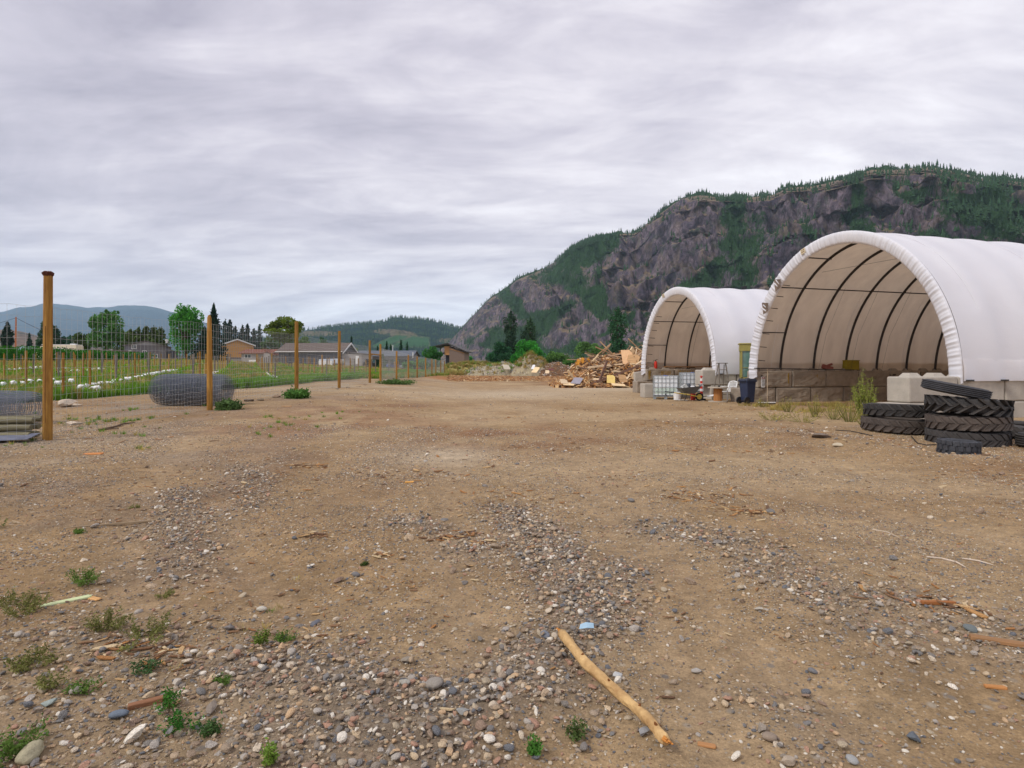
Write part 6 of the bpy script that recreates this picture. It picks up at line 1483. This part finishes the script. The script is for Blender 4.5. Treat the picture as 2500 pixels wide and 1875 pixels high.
# long barn
kb = 123/F; z = pz(893, 123); x = (756-CX)/F*123; Wb = 157*kb
t = empty('barn', (x, 123, z), R(-5), label='long dark grey board and batten barn with a brown roof and white eave', cat='barn')
gable_body(t, Wb, 8.5, 35*kb, 21*kb, m_dk, 'x'); gable_roof(t, Wb, 8.5, 35*kb, 21*kb, m_roofb, None, .55, 'x')
b = MB(); b.box((0, -.62, 34.5*kb), (Wb+1.1, .08, .14)); b.build('fascia', m_trim, t)
for k in range(46): b = MB() if k == 0 else b; (b.box((0, 0, 17*kb), (.06, .05, 34*kb)), setattr(MC, '__x', 0) if False else None) if k == 0 else None; bmsh = b.mesh('batten', m_batten) if k == 0 else bmsh; inst(bmsh, 'batten', t, (-Wb/2+.15+k*(Wb-.3)/45, -.026, 0))
for sg in (-1, 1):
    q = MB(); P_ = [(0, 56*kb-.12), (sg*4.85, 35*kb-.55), (sg*4.85, 35*kb-.3), (0, 56*kb+.22)]; q.prism(P_ if sg > 0 else P_[::-1], -.08, 0); q.xf(Matrix.Translation((Wb/2+.62, 4.25, 0)) @ Matrix.Rotation(R(90), 4, 'Z')); q.build('barge_board', m_trim, t)
b = MB(); b.box((Wb/2+2.1, 4.0, 1.25), (4.2, 7, 2.5)); b.build('lean_to', m_wallp, t); b = MB(); b.prism([(Wb/2, 2.9), (Wb/2+4.4, 2.4), (Wb/2+4.4, 2.52), (Wb/2, 3.02)], .3, 7.7); b.build('lean_to_roof', m_roofg, t)
b = MB(); b.box((Wb/2+3.3, .48, 1.2), (.7, .05, 1.7)); b.build('door', m_trim, t)
b = MB(); b.box((Wb/2-.03, 4, 2.4), (.12, .9, 1.0)); b.build('window', m_trim, t)
# boats and covered things under the barn wall
b = MB(); b.prism([(-2.0, 0), (2.2, 0), (2.6, .75), (1.2, .95), (-2.3, .85)], 0, 1.6); b.build('covered_trailer', mat('pale_blue_cover', srgb(196,204,216), .7, .08, 3), loc=((806-CX)/F*118, 118, pz(893, 118)+.45), bevel=.08, label='pale covered trailer parked before the long barn', cat='trailer')
b = MB(); b.box((0, 0, .5), (2.6, .5, 1.0)); b.build('white_panel_stack', m_trim, loc=((795-CX)/F*117, 117, pz(893, 117)), label='stack of white panels left of the covered trailer', cat='panel stack')
# low grey barn further back
k2 = 180/F; z = pz(877, 180); x = (938-CX)/F*180; t = empty('barn', (x, 180, z), R(-3), label='low wide grey barn behind the fence gate posts', cat='barn')
gable_body(t, 138*k2, 9, 8*k2, 13*k2, m_wgrey, 'x'); gable_roof(t, 138*k2, 9, 8*k2, 13*k2, mat('slate_roof', srgb(96,102,112), .8, .1, 3), None, .5, 'x')
b = MB(); b.box((138*k2/2+.3, -.4, 10*k2), (.2, .2, 1.7)); b.build('corner_board', m_trim, t); b = MB(); b.lathe([(.1, 0), (.1, 1.6), (.3, 1.7), (.1, 1.8)], 8, Matrix.Translation((1.6, 4, 20*k2))); b.build('vent_pipe', m_trim, t)
# slant roofed building
k3 = 200/F; z = pz(884, 200)-.6; x = (1098-CX)/F*200; t = empty('modern_building', (x, 200, z), R(-6), label='brown timber building with a long one way slanting roof and an open upper deck', cat='building')
m_br = mat('brown_cladding', srgb(124,106,96), .85, .1, 2, stretch=(.5, .5, 5)); m_tanw = mat('tan_wall', srgb(192,144,98), .85, .08, 2)
b = MB(); b.prism([(-1*k3, 0), (36*k3, 0), (36*k3, 29*k3), (-1*k3, 41*k3)], 0, 9); b.build('wall', m_br, t)
b = MB(); b.prism([(-14*k3, 22*k3), (-1*k3, 22*k3), (-1*k3, 43*k3), (-14*k3, 43*k3)], .5, 9); b.build('upper_wall', m_tanw, t)
b = MB(); b.prism([(-13*k3, 0), (-1*k3, 0), (-1*k3, 22*k3), (-13*k3, 22*k3)], 2, 9); b.build('recessed_wall', m_dk, t)
b = MB(); b.prism([(-40*k3, 41*k3), (-4*k3, 48*k3), (42*k3, 28*k3), (42*k3, 30.5*k3), (-4*k3, 51*k3), (-40*k3, 43.5*k3)], -1, 10); b.build('roof', m_steel, t)
b = MB(); b.box((-26*k3, 4, 27*k3), (26*k3, 8, .3)); b.build('deck', m_dk, t)
for px in (-36, -24): b = MB(); b.box((px*k3, .5, 20*k3), (.25, .25, 40*k3)); b.build('deck_post', m_steel, t)
b = MB(); b.tube([(-1*k3, -.04, 37*k3), (36*k3, -.04, 26*k3)], .12, 4); b.build('pale_strip', m_tanw, t)
# flat roofed shed and caravan on the left
k4 = 135/F; z = pz(884, 135)+.3; x = (226-CX)/F*135; t = empty('shed', (x, 135, z), R(2), label='long low grey shed with a flat roof right of the white caravan', cat='shed')
b = MB(); b.box((0, 2.5, 25*k4/2), (96*k4, 5, 25*k4)); b.build('wall', m_wallp, t); b = MB(); b.box((0, 2.4, 26*k4), (102*k4, 6, .25), rot=(0, R(.6), 0)); b.build('roof', m_roofg, t)
b = MB(); b.box((-44*k4, -.1, 13*k4), (8*k4, .3, 26*k4)); b.build('end_wall', mat('maroon_board', srgb(112,96,108), .85, .1, 2), t)
b = MB(); b.box((30*k4, -.12, 24.5*k4), (38*k4, .15, .18)); b.build('gutter', m_trim, t); b = MB(); b.box((12*k4, -.15, 12*k4), (.12, .12, 22*k4)); b.build('downpipe', m_trim, t); b = MB(); b.box((30*k4, -.03, 12*k4), (26*k4, .04, 17*k4)); b.build('wall_panel', m_dk, t)
x = (140-CX)/F*128; z = pz(884, 128)-.1; t = empty('caravan', (x, 128, z), R(3), label='cream fifth wheel caravan behind the vine hedge', cat='caravan')
b = MB(); b.prism([(-4.6, 1.6), (-3.2, .6), (3.9, .6), (3.9, 3.6), (3.6, 3.85), (-2.2, 3.75), (-3.4, 3.55), (-4.4, 2.7)], 0, 2.4); b.build('body', m_cream, t)
b = MB(); b.box((.6, -.03, 2.55), (1.7, .05, .8)); b.build('window', m_glass, t); b = MB(); b.box((.6, -.02, 2.55), (1.95, .05, 1.0)); b.build('window_frame', m_trim, t)
b = MB(); b.box((3.0, -.03, 3.0), (1.0, .02, .14)); b.box((1.9, -.02, 2.2), (.05, .02, 2.6)); b.build('stripe', mat('tan_stripe', srgb(110,96,84), .6), t); b = MB(); b.box((.2, 1.2, 3.86), (7.2, 2.2, .1)); b.box((2.6, 1.2, 4.0), (1, .8, .2)); b.build('roof_edge', m_trim, t)
M4 = Matrix.Rotation(R(90), 4, 'X')
for dx in (.6, 1.5): b = MB(); b.lathe([(.2, -.12), (.38, -.12), (.38, .12), (.2, .12)], 20, Matrix.Translation((dx, .1, .4)) @ M4, close=True); b.build('wheel', m_black, t)
# turquoise roof far left
x, y, z = PT(55, 190); t = empty('house', (x, y, z), 0, label='low house with a pale turquoise roof at the far left behind the vine hedge', cat='house')
gable_body(t, 7, 6, 3.6, 1.2, m_wallp, 'x'); gable_roof(t, 7, 6, 3.6, 1.2, mat('turquoise_roof', srgb(130,164,170), .7, .08, 2), None, .6, 'x')
# utility pole with wires
x, y, z = PT(39, 122); t = empty('utility_pole', (x, y, z), 0, label='reddish utility pole at the far left with thin wires', cat='utility pole')
b = MB(); b.tube([(0, 0, -.3), (0, 0, pz(774, 122)-z)], [.24, .12], 10); b.build('pole', mat('red_pole', srgb(168,104,72), .85, .15, 3), t)
hp = pz(776, 122)-z
for (a_, b2) in (((0, 0, hp), (-22, 2, hp-2.6)), ((0, 0, hp), (14, 6, hp-5.5))):
    b = MB(); A_, B_ = Vector(a_), Vector(b2); b.tube([A_+(B_-A_)*f-Vector((0, 0, 1.2*math.sin(math.pi*f))) for f in [i/8 for i in range(9)]], .035, 4); b.build('wire', m_steel, t)
# parked vehicles beyond the fence
def vehicle(px, py, Y, Ln, kind, col, label, rz=0.0, cat='car', name='parked_car'):
    x = (px-CX)/F*Y; z = pz(py, Y); t = empty(name, (x, Y, z), rz, label=label, cat=cat, group='vehicles parked beyond the fence')
    m = mat('paint_%s' % name+str(col), srgb(*col), .35, .05, 3, spec=.5); h = Ln/2
    if kind == 'car': body = [(-h, .35), (h, .35), (h, .8), (h*.92, .95), (h*.5, 1.0), (-h*.7, 1.0), (-h, .85)]; cab = [(-h*.66, 1.0), (h*.48, 1.0), (h*.2, 1.45), (-h*.4, 1.48)]
    else: body = [(-h, .45), (h, .45), (h, .95), (h*.9, 1.1), (h*.35, 1.15), (-h, 1.15)]; cab = [(-h*.25, 1.15), (h*.38, 1.15), (h*.22, 1.75), (-h*.2, 1.78)]
    b = MB(); b.prism(body, 0, 1.75); b.build('body', m, t, bevel=.05)
    b = MB(); b.prism(cab, .12, 1.63); b.build('cabin', m_glass, t, bevel=.04)
    b = MB(); c0, c1 = cab[2], cab[3]; b.box(((c0[0]+c1[0])/2, .875, c0[1]+.03), (c0[0]-c1[0], 1.4, .05)); b.build('roof', m, t)
    for sx in (-.62, .62):
        for yy_ in (.05, 1.7): b = MB(); b.lathe([(.15, -.1), (.33, -.1), (.33, .1), (.15, .1)], 18, Matrix.Translation((sx*h, yy_, .33)) @ M4, close=True); b.build('wheel', m_black, t)
    b = MB(); b.box((h-.02, .3, .72), (.06, .3, .14)); b.build('headlight', m_trim, t)
vehicle(907, 898, 125, 3.2, 'truck', (40,44,52), 'dark pickup parked left of the gate posts', 1.2, 'pickup', 'parked_pickup')
vehicle(962, 900, 150, 3.6, 'car', (60,80,140), 'blue car parked at the left of the row of old cars', .9)
vehicle(978, 901, 152, 4.2, 'car', (160,166,172), 'silver car parked second in the row of old cars', .25)
vehicle(998, 902, 156, 4.2, 'car', (120,126,134), 'grey car parked left of the crimson pickup', .1)
vehicle(1021, 904, 160, 4.4, 'truck', (176,44,74), 'crimson pickup parked at the right of the row', .05, 'pickup', 'parked_pickup')

# ------------------------------------------------------------------ mounds and the heap of scrap wood
def mound(name, cx_, cy_, rx_, ry_, h, m, seed, label=None, prof=None, n=70, kind='structure'):
    u = np.linspace(-1, 1, n); X_, Y_ = np.meshgrid(u, u); r_ = np.hypot(X_, Y_)
    f = np.clip(1-r_**2, 0, 1)**1.15 if prof is None else prof(X_, Y_)
    xx = cx_+X_*rx_; yy = cy_+Y_*ry_
    z = terr(xx, yy)-.25+f*h*(1+.22*fbm(xx*.55, yy*.55, o=4, seed=seed))+.25*sm(0, .08, f)+.12*h*sm(0, .2, f)*fbm(xx*1.6, yy*1.6, o=3, seed=seed+3)
    V_ = np.stack([xx, yy, z], -1).reshape(-1, 3); i_ = (np.arange(n-1)[:, None]*n+np.arange(n-1)[None, :]).ravel(); q = np.stack([i_, i_+1, i_+n+1, i_+n], -1)
    q = q[(f.ravel()[q] > 0).any(1)]
    inst(np_mesh(name, V_, q, m, True), name, kind=kind); return V_, f
m_mound = mat('mound_earth', srgb(128,118,102), .95, .3, .9, .8, 4, col2=srgb(172,160,128)); m_mulch = mat('mulch_earth', srgb(112,86,64), .95, .3, 1.2, .8, 5)
Va, fa = mound('dirt_mound', 4.1, 122, 4.6, 5, 4.1, m_mound, 5)
Vb, fb = mound('dirt_mound', 8.6, 121, 5.4, 5, 2.6, m_mulch, 6)
Vc, fc = mound('dirt_mound', -3.0, 132, 9, 7, 2.7, m_mound, 7)
Vd, fd = mound('dirt_mound', -10, 150, 12, 8, 3.0, mat('dry_rise', srgb(150,138,84), .95, .25, .6, .6, 3), 8)
Vf, ff = mound('dirt_mound', 3, 158, 16, 9, 3.8, MC['dry_rise'], 9)
def on_mound(Vm_, f, n, lo=.05): k = np.where(f.ravel() > lo)[0]; return Vm_[rng.choice(k, n)]+rng.normal(0, .12, (n, 3))*np.array([1, 1, .3])
P_ = np.concatenate([on_mound(Vc, fc, 2600), on_mound(Vb, fb, 900), on_mound(Va, fa, 500), on_mound(Vd, fd, 120)]); n = len(P_); s = rng.uniform(.06, .4, n)**1.3
scatter('rubble', P_, rng.uniform(0, 6.28, (n, 3)), np.stack([s*1.4, s, s*.8], -1), [src((lambda m_: (m_.materials.clear(), m_.materials.append(m_rubble), m_)[2])(r_.copy()), 'rubble_lump') for r_ in rocks_hi[1::2]])
P_ = np.concatenate([on_mound(Vb, fb, 900), on_mound(Va, fa, 260)]); n = len(P_); s = rng.uniform(.15, .6, n)
scatter('mound_splinters_debris', P_+np.array([0, 0, .05]), np.stack([rng.normal(0, .4, n), rng.normal(0, .4, n), rng.uniform(0, 6.28, n)], -1), np.stack([s]*3, -1), [src(m_, 'splinter') for m_ in chips_src])
P_ = np.concatenate([on_mound(Va, fa, 260, .4), on_mound(Vd, fd, 900), on_mound(Vf, ff, 1200), on_mound(Vc, fc, 160)]); n = len(P_); s = rng.uniform(.35, 1.0, n)
scatter('mound_grass', P_-np.array([0, 0, .05]), np.stack([0*s, 0*s, rng.uniform(0, 6.28, n)], -1), np.stack([s*1.4, s*1.4, s], -1), [src(m_, 'grass_tuft') for m_ in ty+tg[:1]])
# scrap wood heap
PX_ = [(1376,946),(1386,920),(1409,882),(1430,874),(1452,871),(1501,864),(1544,853),(1571,856),(1640,860),(1720,885),(1760,935)]
YH = 54.0
hx = np.array([(p-CX)/F*YH for p, _ in PX_]); hz_ = np.array([max(pz(q, YH), 0) for _, q in PX_])
def heap_h(x, y): 
    top = np.interp(x, hx, hz_, left=0, right=0); return top*np.clip(1-((y-YH)/6.0)**2, 0, 1)**.8
hc, hr = (hx[0]+hx[-1])/2, (hx[-1]-hx[0])/2
Vh, fh_ = mound('mulch_mound', hc, YH, hr, 6.0, 1.0, mat('dark_mulch', srgb(88,70,54), .95, .35, 1.4, .9, 6), 12, prof=lambda X_, Y_: heap_h(hc+X_*hr, YH+Y_*6.0)*.78)
wood_cols = [(200,168,132),(176,144,110),(142,114,88),(126,104,86),(218,194,160),(168,140,112),(112,94,80),(186,148,106)]
m_wd = [mat('scrap_wood_%d' % i, srgb(*c_), .85, .25, 2.2, .2, 10, stretch=(.6, 5, 5), inst_var=.18) for i, c_ in enumerate(wood_cols)]
pl_m = []
for i in range(16):
    r_ = random.Random(100+i); b = MB(); ln = r_.choice([1.2, 1.8, 2.4, 3.2, 4.0]); wdt = r_.choice([.06, .09, .09, .14, .18]); th = r_.choice([.04, .04, .09])
    e0 = r_.uniform(-.1, .1); V_ = []
    for zq in (-th/2, th/2):
        V_ += [(-ln/2, -wdt/2, zq), (ln/2-abs(e0), -wdt/2, zq), (ln/2, wdt*r_.uniform(-.3, .3), zq+r_.uniform(-.01, .01)), (ln/2-.1, wdt/2, zq), (-ln/2+abs(e0), wdt/2, zq)]
    b.add(V_, [(4, 3, 2, 1, 0), (5, 6, 7, 8, 9)]+[(k, (k+1) % 5, 5+(k+1) % 5, 5+k) for k in range(5)]); pl_m.append(b.mesh('scrap_board', m_wd[i % 8]))
for i in range(5):
    b = MB(); r_ = random.Random(200+i); b.box((0, 0, 0), (r_.uniform(.8, 1.5), r_.uniform(.6, 1.1), .02)); pl_m.append(b.mesh('scrap_sheet', m_wd[[4, 0, 7, 5, 1][i]]))
def heap_pose(x, y):
    e_ = .3; nx_ = -(heap_h(x+e_, y)-heap_h(x-e_, y))/(2*e_); ny_ = -(heap_h(x, y+e_)-heap_h(x, y-e_))/(2*e_); n_ = Vector((float(nx_), float(ny_), 1)).normalized()
    return n_
for k in range(272):
    while True:
        x = rnd.uniform(hx[0]-.4, hx[-2]); y = YH-6.2*rnd.random()**.75 if rnd.random() < .9 else YH+rnd.uniform(0, 2)
        if abs((y-YH)/6.2) < 1 and (heap_h(x, y) > .12 or rnd.random() < .08): break
    n_ = heap_pose(x, y); q = n_.to_track_quat('Z', 'Y'); spin = Euler((rnd.gauss(0, .22), rnd.gauss(0, .28), rnd.choice([0, 0, .5, -.5, 1.1, -1.1, 1.6])+rnd.gauss(0, .35))).to_quaternion()
    big_ = rnd.random() < .06; mi = 16+rnd.randrange(5) if big_ else rnd.randrange(16); z = tz(x, y)-.12+float(heap_h(x, y))+rnd.uniform(-.1, .22)
    hl = float(heap_h(x, y)); where = ('at the left foot' if x < 6.2 else 'low on the front') if hl < .9 else (('on the left shoulder' if x < 7.5 else ('near the top middle' if x < 10 else 'near the top by the shelter')) if hl > 2.1 else ('on the left slope' if x < 7.5 else ('halfway up the middle' if x < 10 else 'halfway up by the shelter')))
    tone = (['pale', 'tan', 'brown', 'dull brown', 'cream', 'light brown', 'grey brown', 'orange tan'][mi % 8] if mi < 16 else ['cream', 'pale', 'orange tan', 'light brown', 'tan'][mi-16])
    o = inst(pl_m[mi], 'scrap_sheet' if big_ else 'scrap_board', loc=(x, y, z), label=(tone+' flat wood sheet ' if big_ else tone+' scrap board ')+where+' of the wood heap', cat='sheet' if big_ else 'board', group='scrap sheets in the wood heap' if big_ else 'scrap boards in the wood heap')
    o.rotation_euler = (q @ spin).to_euler()
def lean(px0, py0, px1, py1, Y, wdt, th, m, lab, name='scrap_board', cat='board', dy=.4):
    a = Vector(((px0-CX)/F*Y, Y, pz(py0, Y))); c_ = Vector(((px1-CX)/F*(Y+dy), Y+dy, pz(py1, Y+dy))); d = c_-a; b = MB(); b.box((0, 0, 0), (d.length, th, wdt)); o = b.build(name, m, loc=(a+c_)/2, label=lab, cat=cat); o.rotation_euler = d.to_track_quat('X', 'Z').to_euler()
m_pale = mat('fresh_pine', srgb(232,204,160), .8, .15, 3, .2); m_dkw = mat('old_beam', srgb(120,92,78), .85, .25, 3, .3)
lean(1387, 904, 1404, 930, 47.6, .16, .08, m_pale, 'pale board standing out at the left foot of the wood heap')
lean(1464, 929, 1482, 881, 47.9, .18, .12, m_dkw, 'dark beam leaning across the middle of the wood heap')
lean(1432, 942, 1560, 893, 47.2, .16, .1, m_dkw, 'long dark board slanting up across the front of the wood heap')
lean(1447, 882, 1461, 866, 50, .1, .08, m_pale, 'pale stick poking up at the upper left of the wood heap')
lean(1541, 850, 1549, 865, 51.6, .42, .1, m_pale, 'pale notched timber sticking out of the top of the wood heap')
lean(1552, 848, 1575, 862, 51.5, .08, .06, m_pale, 'thin pale board at the top right of the wood heap')
lean(1436, 912, 1437, 934, 47.4, .26, .08, m_pale, 'upright pale board end at the front of the wood heap')
lean(1543, 913, 1567, 935, 46.8, .5, .05, m_pale, 'wide pale panel leaning at the right of the wood heap')
lean(1435, 897, 1490, 891, 48.6, .16, .1, m_wd[4], 'long tan board lying level across the wood heap')
def flat_sheet(px, py, Y, w_, d_, m, lab, rx=.0, rz=0.0, name='scrap_sheet'):
    x = (px-CX)/F*Y; b = MB(); b.add([(-w_/2, -d_/2, 0), (w_*.42, -d_/2, 0), (w_/2, d_*.3, .02), (w_*.3, d_/2, 0), (-w_*.4, d_*.44, .03), (-w_/2, -d_/2, .04), (w_*.42, -d_/2, .04), (w_/2, d_*.3, .06), (w_*.3, d_/2, .04), (-w_*.4, d_*.44, .07)], [(4, 3, 2, 1, 0), (5, 6, 7, 8, 9)]+[(k, (k+1) % 5, 5+(k+1) % 5, 5+k) for k in range(5)])
    b.build(name, m, loc=(x, Y, pz(py, Y)), rot=(rx, .05, rz), label=lab, cat='sheet')
flat_sheet(1409, 930, 46.9, .8, 1.3, mat('grey_panel', srgb(150,146,156), .7, .08, 3), 'grey ribbed panel lying at the left foot of the wood heap', .35, -.3)
flat_sheet(1376, 932, 46.5, .6, .8, m_wd[4], 'tan plywood scrap left of the grey panel', .4, .2)
flat_sheet(1387, 938, 46.3, .9, .9, m_pale, 'white faced board scrap below the grey panel', .2, .1)
flat_sheet(1491, 926, 46.8, .7, .8, mat('yellow_board', srgb(224,196,120), .8, .1, 3), 'pale yellow square board at the front of the wood heap', .9, .05)
flat_sheet(1509, 940, 46.2, 1.1, 1.0, m_pale, 'pale pointed plywood piece lying before the wood heap', .15, .1)
flat_sheet(1520, 924, 46.8, .7, .8, m_wd[7], 'arched tan board right of the pale yellow board', .8, .3)
flat_sheet(1531, 872, 50.6, 1.1, 1.6, mat('pink_plywood', srgb(226,182,136), .8, .1, 3), 'large pale plywood sheet near the top right of the wood heap', .9, .2)
flat_sheet(1545, 882, 50.2, 1.1, 1.4, m_wd[7], 'large orange brown plywood sheet below the pale one', .95, -.3)
for k, (px, py) in enumerate(((1412,880),(1422,876),(1428,884),(1436,878),(1418,890),(1408,886))):
    flat_sheet(px, py+4, 51+.2*k, .32, .5, mat('osb_orange', srgb(186,128,46), .85, .3, 8), 'orange brown panel in the upright cluster at the left shoulder of the heap', 1.2, -.5+.2*k)
for o in [o_ for o_ in sc.objects if o_.get('label', '').startswith('orange brown panel')]: o['group'] = 'orange panels in the wood heap'
n = 6500; x = rng.uniform(hx[0]-1.2, hx[-2], n); y = YH-rng.uniform(0, 7.6, n); s = rng.uniform(.15, .9, n)
scatter('heap_splinters_debris', np.stack([x, y, terr(x, y)+heap_h(x, y)*.9+.04], -1), np.stack([rng.normal(0, .5, n), rng.normal(0, .5, n), rng.uniform(0, 6.28, n)], -1), np.stack([s, s*1.5, s*1.5], -1), [src(m_, 'splinter') for m_ in chips_src])
# pale scraps by the mounds
for k, (px, py, Y, w_, d_, m, lab) in enumerate(((1308,903,112,1.3,1.6,m_pale,'torn pale board leaning on the brown mound'),(1302,896,114,.6,1.3,m_trim,'white upright scrap on the brown mound'),(1336,908,110,.8,.9,m_wd[4],'tan curled board at the right of the torn pale one'),(1345,902,112,1.2,.5,mat('maroon_scrap', srgb(110,70,68), .8),'maroon scrap lying on the brown mound'),(1236,896,126,1.8,1.6,mat('pale_slab', srgb(206,196,176), .9),'pale broken slab on the left rubble mound'),(1290,891,120,1.6,.8,m_trim,'white sheet scrap on the grey side of the mound'))):
    flat_sheet(px, py, Y, w_, d_, m, lab, .7, .3*k-.6)
